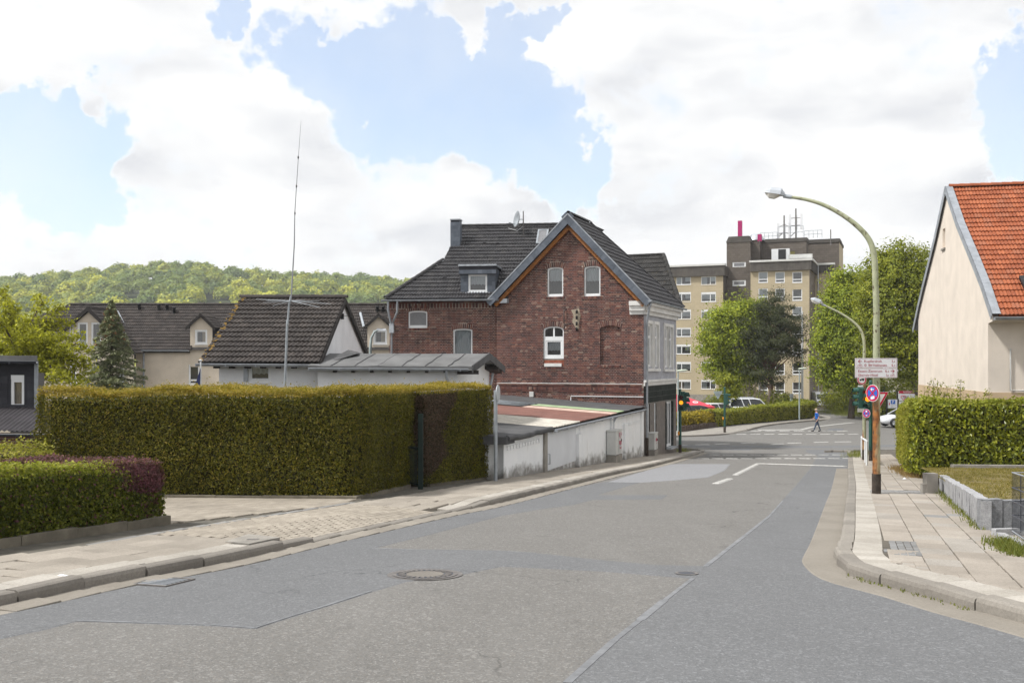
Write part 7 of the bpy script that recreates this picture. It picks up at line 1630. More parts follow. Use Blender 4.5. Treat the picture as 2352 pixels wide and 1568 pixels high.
no_stop(1990, 949, TL3.y - .3, .17, rad(52), 'small no stopping sign beside the green signal mast', TL3, 1, False)
# round sign: no lorries
c = P(1979.5, 872, L2.y - .12); F = Fr(c, (1, 0, 0)); o = thing('no_lorries_sign', c, 'round white sign with red ring and black lorry under the cycle board', 'traffic sign')
m = MB(); disc(m, F, .19, -.006, 0); m.build('plate', WHITE_S, o); m = MB(); ringd(m, F, .135, .18, .002); m.build('red_ring', RED_S, o)
m = MB(); m.fbox(F, -.02, .10, -.01, .055, .002, .003); m.fbox(F, -.09, -.03, -.02, .03, .002, .003); m.fbox(F, -.09, .10, -.03, -.015, .002, .003); disc(m, Fr(F.p(-.06, -.035), F.ex), .015, .002, .004, 10); disc(m, Fr(F.p(.06, -.035), F.ex), .015, .002, .004, 10); m.build('lorry_symbol', BLACK_S, o)
m = MB(); m.fbox(F, -.16, .04, -.36, -.22, -.006, 0); m.build('supplementary_plate', WHITE_S, o); m = MB(); m.tube([c, Vector((L2.x, L2.y, c.z))], .02, 6); m.build('bracket', STEEL_G, o)
# yield sign on the signal mast
def tri_sign(c, n, side, lab, post, front=True):
    F = Fr(c, UP.cross(n), UP, n); hT = side * .866; o = thing('yield_sign', c, lab, 'traffic sign')
    T = lambda k: [(-side / 2 * k, hT / 3 * k), (0, -hT * 2 / 3 * k), (side / 2 * k, hT / 3 * k)]
    m = MB(); m.fprism(F, T(1), -.006, 0); m.build('plate', WHITE_S if front else STEEL_P, o)
    if front:
        m = MB(); a, b = T(.95), T(.60); m.add([F.p(x, y, .002) for x, y in a + b], [(0, 1, 4, 3), (1, 2, 5, 4), (2, 0, 3, 5)]); m.build('red_border', RED_S, o)
    else:
        m = MB(); 
        for x in (-side * .12, side * .12): m.fbox(F, x - .012, x + .012, -.05, .13, .0, .03)
        m.build('clamp', STEEL_G, o)
    m = MB(); m.tube([c, Vector((post.x, post.y, c.z))], .022, 6); m.build('bracket', STEEL_G, o)
tri_sign(P(2021.5, 911.5, TL3.y - .1), Vector((0.05, -1, 0)).normalized(), .70, 'white yield triangle with red border beside the rusty lamp post', TL3)
# signals
def signal_head(o, c, n, lit=(), s=1.0):
    n = Vector(n).normalized(); F = Fr(c, UP.cross(n), UP, n); w = .15 * s
    m = MB(); m.fprism(F, [(-w, -.43), (w, -.43), (w + .0, .36), (w - .05, .42), (-w + .05, .42), (-w, .36)], -.2, 0); hd = m.build('housing', GREENP, o)
    for k, (z, off, on, nm) in enumerate(((.27, LENS_R, REDLIT, 'red'), (0, LENS_A, AMBER, 'amber'), (-.27, LENS_G, LENS_G, 'green'))):
        m = MB(); disc(m, Fr(F.p(0, z), F.ex, UP, n), .102, .001, .014, 20); m.build(nm + '_lens', on if nm in lit else off, hd)
        m = MB(); V = []; q = 12
        for e, dd in ((.0, 0), (.20, .03)):
            for i in range(q + 1): a = math.pi * (-.12 + 1.24 * i / q); V.append(F.p(.118 * math.cos(a), z + .118 * math.sin(a) - dd * .4, e))
        m.add(V, [(i, i + 1, q + 2 + i, q + 1 + i) for i in range(q)], True); m.build('visor', GREENP, hd)
def signal(base, vtop, heads, lab, r=.07, button=None):
    o = thing('traffic_light', base, lab, 'traffic light', 'traffic lights of the crossing'); ht = ZV(vtop, base.y)
    m = MB(); m.tube([base - UP * .1, base + UP * .45, Vector((base.x, base.y, ht))], [r * 1.05, r, r * .9], 14); m.build('mast', GREENP, o); m = MB(); m.tube([base - UP * .08, base + UP * .42], r * 1.1, 14); m.build('mast_base', TAR_K, o)
    m = MB(); m.lathe(Vector((base.x, base.y, ht)), [(r * .95, 0), (r * .95, .05), (r * .5, .09), (0, .1)], 14); m.build('mast_cap', GREENP, o)
    for (off, v, n, lit) in heads: signal_head(o, Vector((base.x + off[0], base.y + off[1], ZV(v, base.y))), n, lit)
    for (u, v) in (button or []):
        m = MB(); q = P(u, v, base.y - .02); m.lathe(q - UP * .1, [(0, 0), (.05, .02), (.06, .1), (.05, .2), (0, .22)], 10); m.build('request_button', ORANGE, o)
    return o
TL1 = G3(1562, 1040, PAV)
signal(TL1, 897, [((.03, -.12), 924, (-.15, -1, 0), ('amber',)), ((.25, .05), 918, (.93, -.36, 0), ()), ((.30, .2), 921, (1, .25, 0), ())], 'traffic light showing amber in front of the shop corner', .075, [(1559, 995)])
TL2 = G3(1664.5, 992, PAV)
tl2 = signal(TL2, 891, [((.22, .02), 916, (1, .0, 0), ())], 'green traffic light mast in front of the car park hedge', .085, [(1661, 961)])
tri_sign(P(1649, 904.5, TL2.y), Vector((0, -1, 0)), .74, 'grey back of a triangular sign beside the car park hedge', TL2, False)
signal(TL3, 878, [((-.16, -.12), 916, (-.72, -.70, 0), ('amber', 'red')), ((-.40, .3), 913, (-1, .1, 0), ())], 'green traffic light mast showing red and amber on the right footway', .075)
m = MB(); q = P(1978.5, 937, L2.y - .1); m.box(q.x - .16, q.x + .16, q.y - .01, q.y, q.z - .16, q.z + .1); tag(m.build('small_plate', CAB, None, q), 'small grey plate clamped to the far curved lamp', 'sign')
# white railing on the footway
o = thing('white_railing', G3(1985, 1058, PAV), 'white tubular steel railing along the kerb by the signals', 'railing'); ps = [G3(1990.8, 1068.5, PAV), G3(1987.2, 1062, PAV), G3(1983.2, 1056, PAV), G3(1979, 1050, PAV)]
tops = []
for k, p in enumerate(ps): t = p + UP * .86; tops.append(t); m = MB(); m.tube([p - UP * .1, t], .034, 10); m.build('post', WHITEP, o)
m = MB(); m.tube([tops[0]] + [tops[0].lerp(tops[3], f) for f in (.3, .6, .8)] + [tops[3] + UP * .03], .04, 10); m.build('rail', WHITEP, o)
# mushroom-head street lamps across the junction
def small_lamp(u, vb, vt, lab, d=1):
    b_ = G3(u, vb, PAV); o = thing('post_lamp', b_, lab, 'street lamp', 'grey post lamps across the junction'); zt = ZV(vt, b_.y)
    m = MB(); m.tube([b_ - UP * .1, b_ + UP * .6, Vector((b_.x, b_.y, zt))], [.075, .07, .05], 10); m.build('mast', STEEL_P, o)
    m = MB(); V = []; q = 10
    for a, r_ in ((-.12, .05), (0, .13), (.3, .17), (.6, .15), (.72, .04)):
        for i in range(q): t = 2 * math.pi * i / q; V.append((b_.x + d * a, b_.y + r_ * math.cos(t), zt + .06 + r_ * .55 * math.sin(t) + .05 * a))
    m.add(V, [(i * q + k, i * q + (k + 1) % q, (i + 1) * q + (k + 1) % q, (i + 1) * q + k) for i in range(4) for k in range(q)], True); m.add(V[:q], [tuple(range(q))]); m.add(V[-q:], [tuple(range(q))]); m.build('lantern', M('pale_green_lantern', (0.55, 0.60, 0.50), .5, .1) if 'pale_green_lantern' not in bpy.data.materials else bpy.data.materials['pale_green_lantern'], o)
small_lamp(1557.5, 993, 853, 'grey post lamp at the left edge of the shop corner'); small_lamp(1836, 963.5, 848, 'grey post lamp standing in the car park hedge')
b_ = gb(1842.7, 108); o = thing('flagpole', b_, 'slender white pole rising behind the post lamp', 'flagpole'); m = MB(); m.tube([b_, Vector((b_.x, b_.y, ZV(800, 108))), Vector((b_.x, b_.y, ZV(717, 108)))], [.13, .11, .07], 10); m.build('pole', WHITEP, o); m = MB(); m.lathe(Vector((b_.x, b_.y, ZV(717, 108))), [(.07, 0), (.09, .06), (0, .14)], 10); m.build('finial', WHITEP, o)
b_ = Vector((P(1913.7, 936, 112).x, 112, gz(112, PAV))); o = thing('warning_post', b_, 'red and white striped post at the side lane', 'post')
for k in range(5): m = MB(); z = b_.z + k * .25; m.tube([(b_.x, b_.y, z), (b_.x, b_.y, z + .249)], .14, 12); m.build('red_band' if k % 2 == 0 else 'white_band', RED_S if k % 2 == 0 else WHITEP, o)
b_ = gb(1818, 99); o = thing('ticket_machine', b_, 'narrow grey parking ticket post behind the car park hedge', 'ticket machine'); m = MB(); m.box(b_.x - .1, b_.x + .1, b_.y - .1, b_.y + .1, b_.z, ZV(912, 99)); m.build('pedestal', STEEL_P, o); m = MB(); m.box(b_.x - .16, b_.x + .16, b_.y - .14, b_.y + .14, ZV(912, 99) + .003, ZV(904, 99)); m.build('head', ZINC, o)
# post with a round sign seen edge-on beside the hedge
b_ = G3(1138.5, 1105, PAV); o = thing('sign_post', b_, 'grey post with a round sign seen edge-on at the end of the hedge', 'sign post'); m = MB(); m.tube([b_ - UP * .1, Vector((b_.x, b_.y, ZV(896, b_.y)))], .048, 12); m.build('post', STEEL_G, o)
n_ = Vector((.93, -.22, 0)).normalized(); F = Fr(P(1144, 902, b_.y - .05), UP.cross(n_), UP, n_); m = MB(); disc(m, F, .21, -.008, .006); m.build('disc', ZINC_L, o); m = MB(); m.fbox(F, -.05, .05, -.03, .03, -.07, -.008); m.build('clamp', STEEL_G, o)
# green gate and post in the hedge
b_ = G3(966, 1121, PAV); o = thing('garden_gate', b_, 'dark green metal gate and post between the two conifer hedges', 'gate'); zt = ZV(950, b_.y)
m = MB(); m.box(b_.x - .055, b_.x + .055, b_.y - .05, b_.y + .06, b_.z - .1, zt); m.build('post', GREENF, o)
g0 = Vector((b_.x - .08, b_.y + .05, 0)); g1 = Vector((b_.x - .55, b_.y + .9, 0)); m = MB()
for z in (.08, .9): m.tube([g0 + UP * (b_.z + z), g1 + UP * (b_.z + z)], .025, 6)
m.build('gate_rail', GREENF, o)
for k in range(14): m = MB(); q = g0.lerp(g1, (k + .5) / 14); m.tube([q + UP * (b_.z + .08), q + UP * (b_.z + .95)], .009, 5); m.build('bar', GREENF, o)
# radio whip antenna on its mast
Ym = 28.6; b_ = Vector((P(654, 880, Ym).x, Ym, gz(Ym))); o = thing('radio_mast', b_, 'tall thin radio antenna on a grey mast in front of the white house', 'antenna')
pA, pB, pC, pD = P(654.5, 880, Ym), P(659, 770, Ym), P(663.5, 712, Ym), P(668, 690, Ym)
m = MB(); m.tube([Vector((pA.x - .05, Ym, b_.z)), pA, P(660, 735, Ym)], .034, 10); m.build('lower_mast', STEEL_G, o)
m = MB(); m.tube([P(660.5, 745, Ym - .05), P(664, 700, Ym - .05), P(668.5, 680, Ym - .05)], .03, 8); m.build('upper_mast', STEEL_G, o)
m = MB(); m.tube([P(668.5, 690, Ym - .05), P(676, 560, Ym - .05), P(677, 490, Ym - .05), P(685, 365, Ym - .05), P(691.5, 277, Ym - .05)], [.022, .018, .013, .009, .004], 6); m.build('whip', M('grey_fibreglass', (0.30, 0.31, 0.33), .5, .1), o)
for v_, u_ in ((490, 677.5), (428, 681), (362, 685)): m = MB(); q = P(u_, v_, Ym - .05); m.tube([q - UP * .03, q + UP * .03], .022, 6); m.build('joint', BLACK_S, o)
hub = P(667.5, 691, Ym - .05)
for (u, v, dy) in [(605, 695, -.3), (612, 690, .4), (627, 702, -.8), (588, 687, .6), (733, 691.5, .4), (760, 698, -.3), (735, 706, -.9), (700, 688, 1.0)]: m = MB(); m.tube([hub, P(u, v, Ym + dy)], [.010, .006], 5); m.build('radial', STEEL_G, o)
# garden pole with a furled flag; lamp behind the white house
b_ = Vector((P(461, 900, 28.9).x, 28.9, gz(28.9))); o = thing('garden_pole', b_, 'short white garden pole with a furled blue flag left of the white house', 'flagpole'); m = MB(); m.tube([b_, P(461, 829, 28.9)], .022, 8); m.build('pole', WHITEP, o); m = MB(); m.lathe(P(461, 830, 28.9), [(.02, 0), (.05, .03), (.05, .05), (0, .07)], 10); m.build('finial', WHITEP, o)
m = MB(); q = [P(460, 846, 28.85), P(452, 872, 28.8), P(447, 888, 28.8), P(459, 888, 28.85)]; m.prism(q, (0, .05, 0)); m.build('flag', M('flag_blue', (0.05, 0.06, 0.15), .9), o)
b_ = Vector((P(851, 800, 52).x, 52, gz(52))); o = thing('street_lamp', b_, 'small curved street lamp between the white gable and the brick house', 'street lamp'); m = MB(); m.tube([b_, P(850.5, 800, 52), P(853, 775, 52), P(860, 762, 52), P(868, 758, 52)], [.09, .075, .065, .055, .05], 10); m.build('mast', STEEL_P, o); m = MB(); q = P(866, 757, 52); m.box8([q + Vector(v) for v in ((0, -.12, -.05), (.5, -.1, -.03), (.5, .1, -.03), (0, .12, -.05), (0, -.1, .07), (.45, -.06, .05), (.45, .06, .05), (0, .1, .07))]); m.build('lantern', ZINC_L, o)

# ------------------------------------------------------------------ granite edging, lawn, fence on the right
gw0, gw1 = Vector((6.56, 13.92)), Vector((9.55, 22.25)); gr = thing('granite_wall', (8, 18, gz(18, PAV)), 'low wall of upright granite slabs around the small lawn', 'wall')
def granite(p, q, n, hf, mat, nm, jitc=.012, face=1):
    p, q = Vector(p), Vector(q); d = q - p; t = d.normalized(); nn = Vector((t.y, -t.x)); random.seed(int(p.x * 100))
    for i in range(n):
        a, b = p + d * ((i + .02) / n), p + d * ((i + .985) / n); h = hf(i / n) + random.uniform(-.012, .012); off = random.uniform(-jitc, jitc); zb = gz((a.y + b.y) / 2, PAV) - .15; zt = gz((a.y + b.y) / 2, PAV) + h; N = 3; m = MB(); Mz = 4; V = []
        for jz in range(Mz + 1):
            for ix in range(N + 1):
                q_ = a.lerp(b, ix / N) + nn * (off + random.uniform(-.008, .008)); V.append((q_.x, q_.y, zb + (zt - zb) * jz / Mz + (random.uniform(-.006, .006) if jz == Mz else 0)))
        m.add(V, [(j * (N + 1) + k, j * (N + 1) + k + 1, (j + 1) * (N + 1) + k + 1, (j + 1) * (N + 1) + k) for j in range(Mz) for k in range(N)])
        top = V[-(N + 1):]; bk = [(x - nn.x * .14, y - nn.y * .14, z) for x, y, z in top]; m.add(top + bk, [(k, k + 1, N + 1 + k + 1, N + 1 + k) for k in range(N)])
        m.add([V[0], V[(N + 1) * Mz], bk[0], (V[0][0] - nn.x * .14, V[0][1] - nn.y * .14, zb)], [(0, 1, 2, 3)]); m.add([V[N], V[(N + 1) * Mz + N], bk[-1], (V[N][0] - nn.x * .14, V[N][1] - nn.y * .14, zb)], [(0, 1, 2, 3)])
        m.build('granite_slab', mat, gr)
granite(gw1, gw0, 32, lambda f: .33 + .08 * f, GRAN, 'a', .006); granite(gw0 + Vector((.0, .0)), gw0 + Vector((2.4, -.10)), 8, lambda f: .41, GRAN_D, 'b')
drape('lawn', [gw0 + Vector((.05, .1)), gw0 + Vector((3.2, 0)), (14, 13.8), (19, 26.4), (10.9, 26.6), gw1 + Vector((.05, 0))], PAV + .30, LAWN)
R = np.random.default_rng(70); V = []; r = []
for _ in range(26000):
    t, s_ = R.random(), R.random(); p = gw0.lerp(gw1 + Vector((1.2, 4.1)), t); x, y = p.x + .12 + s_ * 4.0, p.y; z = gz(y, PAV + .30)
    if bumps(np.array([[x * .9, y * .9, 0]]))[0] < -.25 and R.random() < .8: continue
    L = R.uniform(.015, .05); a = R.random() * 6.28; w = .006; lx, ly = R.normal(size=2) * L * .7; V += [(x - w * math.cos(a), y - w * math.sin(a), z - .004), (x + w * math.cos(a), y + w * math.sin(a), z - .004), (x + lx + .002, y + ly, z + L), (x + lx - .002, y + ly, z + L)]; r += [R.random()] * 4
tag(npmesh('grass', np.array(V), np.arange(len(V)).reshape(-1, 4), leafmat('lawn_grass', [(0, (0.15, 0.14, 0.025)), (.6, (0.26, 0.22, 0.05)), (1, (0.36, 0.27, 0.10))], .25), None, (9, 18, gz(18, PAV + .3)), r), 'short patchy yellow green lawn behind the granite wall', 'grass', kind='stuff')
b_ = G3(2141, 1133, PAV); o = thing('concrete_post', b_, 'weathered concrete post at the end of the granite wall', 'post'); m = MB(); m.box(b_.x - .11, b_.x + .13, b_.y, b_.y + .22, b_.z - .1, b_.z + .42); m.build('post', CONC, o); m = MB(); m.box(b_.x - .19, b_.x - .112, b_.y + .02, b_.y + .14, b_.z - .05, b_.z + .2); m.build('guard_stone', CONC, o)
m = MB(); q0, q1 = Vector((11.7, 26.38)), Vector((19, 25.75)); m.box8([(q0.x, q0.y, gz(26, PAV)), (q1.x, q1.y, gz(26, PAV)), (q1.x, q1.y + .2, gz(26, PAV)), (q0.x, q0.y + .2, gz(26, PAV)), (q0.x, q0.y, gz(26, PAV) + .36), (q1.x, q1.y, gz(26, PAV) + .36), (q1.x, q1.y + .2, gz(26, PAV) + .36), (q0.x, q0.y + .2, gz(26, PAV) + .36)]); tag(m.build('edging_wall', CONC, None, (11, 26.5, gz(26, PAV))), 'low concrete edging at the foot of the broadleaf hedge', 'wall')
# mesh fence
f0, f1 = Vector((6.34, 12.62)), Vector((4.9, 8.4)); fz_ = .10; o = thing('mesh_fence', (f0.x, f0.y, gz(f0.y, PAV)), 'anthracite steel rod fence panel at the right edge', 'fence'); hF = .76
d = (f1 - f0); cnt = int(d.length / .09); tt = d.normalized(); f2 = f0 + Vector((1.6, -.05))
for k in range(cnt + 1): q = f0 + d * (k / cnt); m = MB(); m.tube([(q.x, q.y, gz(q.y, PAV) + fz_), (q.x, q.y, gz(q.y, PAV) + fz_ + hF)], .0032, 5, False); m.build('rod', FENCEM, o)
for k in range(15): q = f0.lerp(f2, k / 15); m = MB(); m.tube([(q.x, q.y, gz(q.y, PAV) + fz_), (q.x, q.y, gz(q.y, PAV) + fz_ + hF)], .0032, 5, False); m.build('rod', FENCEM, o)
for z in (.02, .22, .40, .57, .76):
    m = MB(); m.tube([(p.x, p.y, gz(p.y, PAV) + fz_ + z) for p in (f0, f0.lerp(f1, .5), f1)], .009, 6); m.tube([(p.x, p.y, gz(p.y, PAV) + fz_ + z) for p in (f0, f2)], .007, 6); m.build('rail', ZINC if z in (.76, .02) else FENCEM, o)
Ms = []
for (p, q) in ((G(2288, 1233, PAV), G(2352, 1262, PAV)),): Ms += lowedge(p, q + (q - p) * .5, .45, .10, .07)
for (p, q) in ((G(2288, 1229, PAV), G(2345, 1228, PAV)),): Ms += lowedge(p, q, .5, .10, .08)
eo = thing('granite_edging', G3(2300, 1235, PAV), 'short run of granite edging stones in front of the mesh fence', 'edging'); pieces(eo, 'edging_stone', SV, SF, Ms, GRAN, 60)
Mc = []
for i in range(26):
    for j in range(8):
        q = Vector((6.75 + i * .085 + (j % 2) * .04, 12.75 + j * .115)); Mc.append(patchM(q, q + Vector((.077, .01)), q + Vector((0, .105)), PAV, PAV, PAV, .05))
pieces(rp, 'sett', SV, SF, Mc, COBBLE, 200)

# ------------------------------------------------------------------ things in the road and footways
c = G(976, 1319.5); o = thing('manhole_cover', (c.x, c.y, gz(c.y)), 'large round manhole cover with concrete centre in the road', 'manhole cover'); sl_ = slope(c.y); Fm_ = Fr((c.x, c.y, gz(c.y)), (1, 0, 0), (0, 1, -sl_), (0, sl_, 1))
m = MB(); ringd(m, Fm_, .30, .345, .012, 40); ringd(m, Fm_, .345, .40, .007, 40); m.build('frame', IRON, o); m = MB(); disc(m, Fm_, .30, .004, .0095, 40); m.build('cover', FENCEM, o); m = MB(); disc(m, Fm_, .20, .0095, .013, 36); m.build('concrete_centre', KERB, o)
m = MB()
for i in range(28): a = 2 * math.pi * i / 28; q = Fr(Fm_.p(.252 * math.cos(a), .252 * math.sin(a), .0096), (math.cos(a), math.sin(a), 0)); m.fbox(Fr(Fm_.p(.25 * math.cos(a), .25 * math.sin(a), .0096), Fm_.ex * math.cos(a) + Fm_.ey * math.sin(a), Fm_.ey * math.cos(a) - Fm_.ex * math.sin(a), Fm_.n), -.035, .035, -.016, .016, 0, .006)
m.build('lugs', IRON, o)
c = G(1577, 1317.5); o = thing('valve_cover', (c.x, c.y, gz(c.y)), 'small round valve cover in the asphalt near the road centre', 'manhole cover'); Fm_ = Fr((c.x, c.y, gz(c.y)), (1, 0, 0), (0, 1, -.06), (0, .06, 1)); m = MB(); ringd(m, Fm_, .09, .125, .012, 24); m.build('frame', IRON, o); m = MB(); disc(m, Fm_, .09, .006, .0105, 24); m.build('cover', FENCEM, o)
c4 = [G(304, 1344), G(361.5, 1325.4), G(449, 1332), G(379.6, 1349)]; o = thing('drain_grate', (c4[0].x, c4[0].y, gz(c4[0].y)), 'iron drain grate in the gutter by the left kerb', 'drain'); bl = lambda a, b, z: Vector((*(c4[0].lerp(c4[3], a)).lerp(c4[1].lerp(c4[2], a), b), 0)) + UP * gz((c4[0].lerp(c4[3], a)).lerp(c4[1].lerp(c4[2], a), b).y, z)
m = MB(); m.poly([bl(0, 0, .0138), bl(1, 0, .0138), bl(1, 1, .0138), bl(0, 1, .0138)]); m.build('shaft', BLACK_S, o)  # flat black sheet under the bars; darkness of the hole put into its colour
for k in range(6): m = MB(); a0, a1 = .10 + k * .14, .10 + k * .14 + .05; m.box8([bl(.08, a0, .0145), bl(.92, a0, .0145), bl(.92, a1, .0145), bl(.08, a1, .0145), bl(.08, a0, .018), bl(.92, a0, .018), bl(.92, a1, .018), bl(.08, a1, .018)]); m.build('bar', ZINC, o)
m = MB()
for (a0, a1, b0, b1) in ((0, 1, 0, .08), (0, 1, .92, 1), (0, .05, .081, .919), (.96, 1, .081, .919)): m.box8([bl(a0, b0, .003), bl(a1, b0, .003), bl(a1, b1, .003), bl(a0, b1, .003), bl(a0, b0, .019), bl(a1, b0, .019), bl(a1, b1, .019), bl(a0, b1, .019)])
m.build('frame', IRON, o)
c4 = [G(517, 1245.6, PAV), G(572, 1250.7, PAV), G(643, 1236, PAV), G(570.5, 1228, PAV)]; o = thing('inspection_cover', (c4[0].x, c4[0].y, gz(c4[0].y, PAV)), 'rectangular concrete inspection cover set in the left footway', 'cover'); m = MB(); m.prism([(p.x, p.y, gz(p.y, PAV - .02)) for p in c4], (0, 0, .036)); m.build('lid', CONC, o)
mid_ = (c4[0] + c4[2]) / 2; m = MB(); m.prism([(mid_.x + x, mid_.y + y, gz(mid_.y + y, PAV + .0165)) for x, y in ((-.07, -.05), (.07, -.05), (.07, .05), (-.07, .05))], (0, 0, .003)); m.build('lifting_recess', IRON, o)
c4 = [G(1493, 1056, PAV), G(1522, 1057.5, PAV), G(1530, 1054.5, PAV), G(1500, 1053, PAV)]; o = thing('inspection_cover', (c4[0].x, c4[0].y, gz(c4[0].y, PAV)), 'dark iron cover plate in the footway by the small cabinet', 'cover'); m = MB(); m.prism([(p.x, p.y, gz(p.y, PAV - .02)) for p in c4], (0, 0, .032)); m.build('lid', IRON, o)
q = G3(140, 1324.5, PAV); o = thing('paper_scrap', q, 'scrap of white paper on the left footway', 'litter'); m = MB(); m.add([q + Vector(v) for v in ((-.06, -.03, .006), (.03, -.05, .012), (.07, .03, .008), (-.01, .05, .02), (0, 0, .03))], [(0, 1, 4), (1, 2, 4), (2, 3, 4), (3, 0, 4)]); m.build('sheet', WHITE_S, o)
q = G3(2077, 1100, PAV); o = thing('paper_scrap', q, 'crumpled white paper below the right hedge', 'litter'); m = MB(); m.add([q + Vector(v) for v in ((-.06, -.03, .006), (.03, -.05, .012), (.07, .03, .008), (-.01, .05, .02), (0, 0, .05))], [(0, 1, 4), (1, 2, 4), (2, 3, 4), (3, 0, 4)]); m.build('sheet', WHITE_S, o)
# palisade stakes along the golden shrubs
pa, pb_ = G(1564, 990.5, PAV), G(1645, 979.5, PAV); o = thing('palisade_edging', (pa.x, pa.y, gz(pa.y, PAV)), 'brown palisade edging below the golden shrubs', 'edging'); PALM = slabmat('palisade', [(0, (0.10, 0.07, 0.06)), (1, (0.22, 0.15, 0.10))])
for k in range(22): q = pa.lerp(pb_, k / 21); m = MB(); m.tube([(q.x, q.y, gz(q.y, PAV) - .1), (q.x, q.y, gz(q.y, PAV) + .40 + random.uniform(-.03, .03))], .11, 8, True); m.build('stake', PALM, o)
# ------------------------------------------------------------------ vehicles
def car(name, pos, yaw, paint, label, L=4.3, W=1.78, H=1.48, hood=.95, kind='hatch', rails=False, group='parked cars'):
    """x forward, built from lofted sections; yaw turns the nose"""
    pos = Vector(pos); o = thing(name, pos, label, 'car', group); c_, s_ = math.cos(yaw), math.sin(yaw)
    def T(x, y, z): return pos + Vector((x * c_ - y * s_, x * s_ + y * c_, z))
    w = W / 2; f, r = L / 2, -L / 2; bl = H * .60
    if kind == 'van': st = [(f, .38, .62, .82), (f - .12, .25, .74, .93), (f - .45, .20, .93, .99), (f - .95, .18, 1.08, 1), (f - 1.6, .18, 1.10, 1), (0, .18, 1.10, 1), (r + .5, .2, 1.10, 1), (r + .08, .25, 1.06, .97), (r, .35, .95, .93)]; gh = [(f - .80, 1.05), (f - 1.55, H - .06), (f - 2.0, H), (r + .7, H), (r + .2, H - .05), (r + .04, 1.05)]
    else: st = [(f, .36, .56, .76), (f - .12, .24, .68, .90), (f - .5, .2, hood * .86, .98), (f - 1.15, .18, hood, 1), (0, .18, bl * 1.04, 1), (r + .8, .18, bl * 1.07, 1), (r + .12, .26, bl * 1.08, .94), (r, .38, bl * .95, .88)]; gh = [(f - 1.05, hood), (f - 1.85, H - .07), (f - 2.3, H), (r + 1.1, H - .02), (r + .55, H - .10), (r + .12, bl * 1.05)]
    if kind == 'wagon': gh[3] = (r + .75, H - .01); gh[4] = (r + .3, H - .06)
    m = MB(); V = []; q = 10
    for (x, z0, z1, k) in st:
        ww = w * k
        V += [T(x, -ww * .86, z0), T(x, -ww, z0 + (z1 - z0) * .35), T(x, -ww * .985, z0 + (z1 - z0) * .8), T(x, -ww * .90, z1), T(x, -ww * .4, z1 + .025), T(x, ww * .4, z1 + .025), T(x, ww * .90, z1), T(x, ww * .985, z0 + (z1 - z0) * .8), T(x, ww, z0 + (z1 - z0) * .35), T(x, ww * .86, z0)]
    n = len(st); m.add(V, [(i * q + k, i * q + (k + 1) % q, (i + 1) * q + (k + 1) % q, (i + 1) * q + k) for i in range(n - 1) for k in range(q)], True); m.add(V[:q], [tuple(range(q))]); m.add(V[-q:], [tuple(range(q))]); m.build('body', paint, o)
    # glasshouse and roof
    def gw_(z): t = (z - bl) / max(H - bl, .01); return w * (.90 - .17 * max(0, t) ** 1.2)
    m = MB(); n = len(gh); V = [T(x, s * gw_(z), z) for s in (-1, 1) for x, z in gh]; m.add(V, [tuple(range(n)), tuple(range(2 * n - 1, n - 1, -1)), (0, 1, n + 1, n), (n - 2, n - 1, 2 * n - 1, 2 * n - 2)]); m.build('glazing', CARGLASS, o)
    m = MB(); P_ = gh[1:-1]; V = []
    for x, z in P_: V += [T(x, -gw_(z) - .012, z - .055), T(x, -gw_(z) - .006, z + .0), T(x, -gw_(z) * .8, z + .03), T(x, gw_(z) * .8, z + .03), T(x, gw_(z) + .006, z), T(x, gw_(z) + .012, z - .055)]
    m.add(V, [(i * 6 + k, i * 6 + k + 1, (i + 1) * 6 + k + 1, (i + 1) * 6 + k) for i in range(len(P_) - 1) for k in range(5)], True); m.build('roof', paint, o)
    m = MB()
    def pillar(x0, z0, x1, z1, t=.045):
        for s in (-1, 1): a, b = T(x0, s * (gw_(z0) + .008), z0), T(x1, s * (gw_(z1) + .008), z1); m.tube([a, b], t, 6)
    pillar(*gh[0], *gh[1]); pillar(*gh[-1], *gh[-2], .07)
    xm = (gh[1][0] + gh[-2][0]) / 2
    for fx in (.30, -.38): pillar(xm + fx + .9 * .3, bl, xm + fx, H - .05, .04 if paint is not CAR_K else .035)
    m.build('pillars', paint, o)
    if rails:
        m = MB()
        for s in (-1, 1): m.tube([T(gh[2][0], s * w * .66, H + .03), T(gh[2][0] - .1, s * w * .66, H + .09), T(gh[3][0] + .1, s * w * .66, H + .09), T(gh[3][0], s * w * .66, H + .03)], .02, 6)
        m.build('roof_rail', ZINC_L, o)
    for sx_ in (f - .88, r + .80):
        for s in (-1, 1):
            cc = T(sx_, s * (w - .09), .32); ax = Vector((-s_ * s, c_ * s, 0)); wm = MB(); wm.lathe(cc, [(.20, -.10), (.315, -.10), (.325, -.05), (.325, .06), (.30, .10), (.21, .105)], 20, ax); wh = wm.build('wheel', RUBBER, o); wm = MB(); wm.lathe(cc, [(.215, .098), (.19, .085), (.06, .10), (0, .10)], 20, ax)
            for k in range(5): a = k * 2 * math.pi / 5; xx = ax.orthogonal().normalized(); yy = ax.cross(xx); wm.tube([cc + ax * .11, cc + ax * .105 + (xx * math.cos(a) + yy * math.sin(a)) * .2], .028, 5)
            wm.build('rim', ALLOY, wh)
            am = MB(); am.lathe(cc, [(.33, -.02), (.385, .04), (.39, .085), (.335, .09)], 20, ax); am.build('wheel_arch', PLASTIC_K, o)
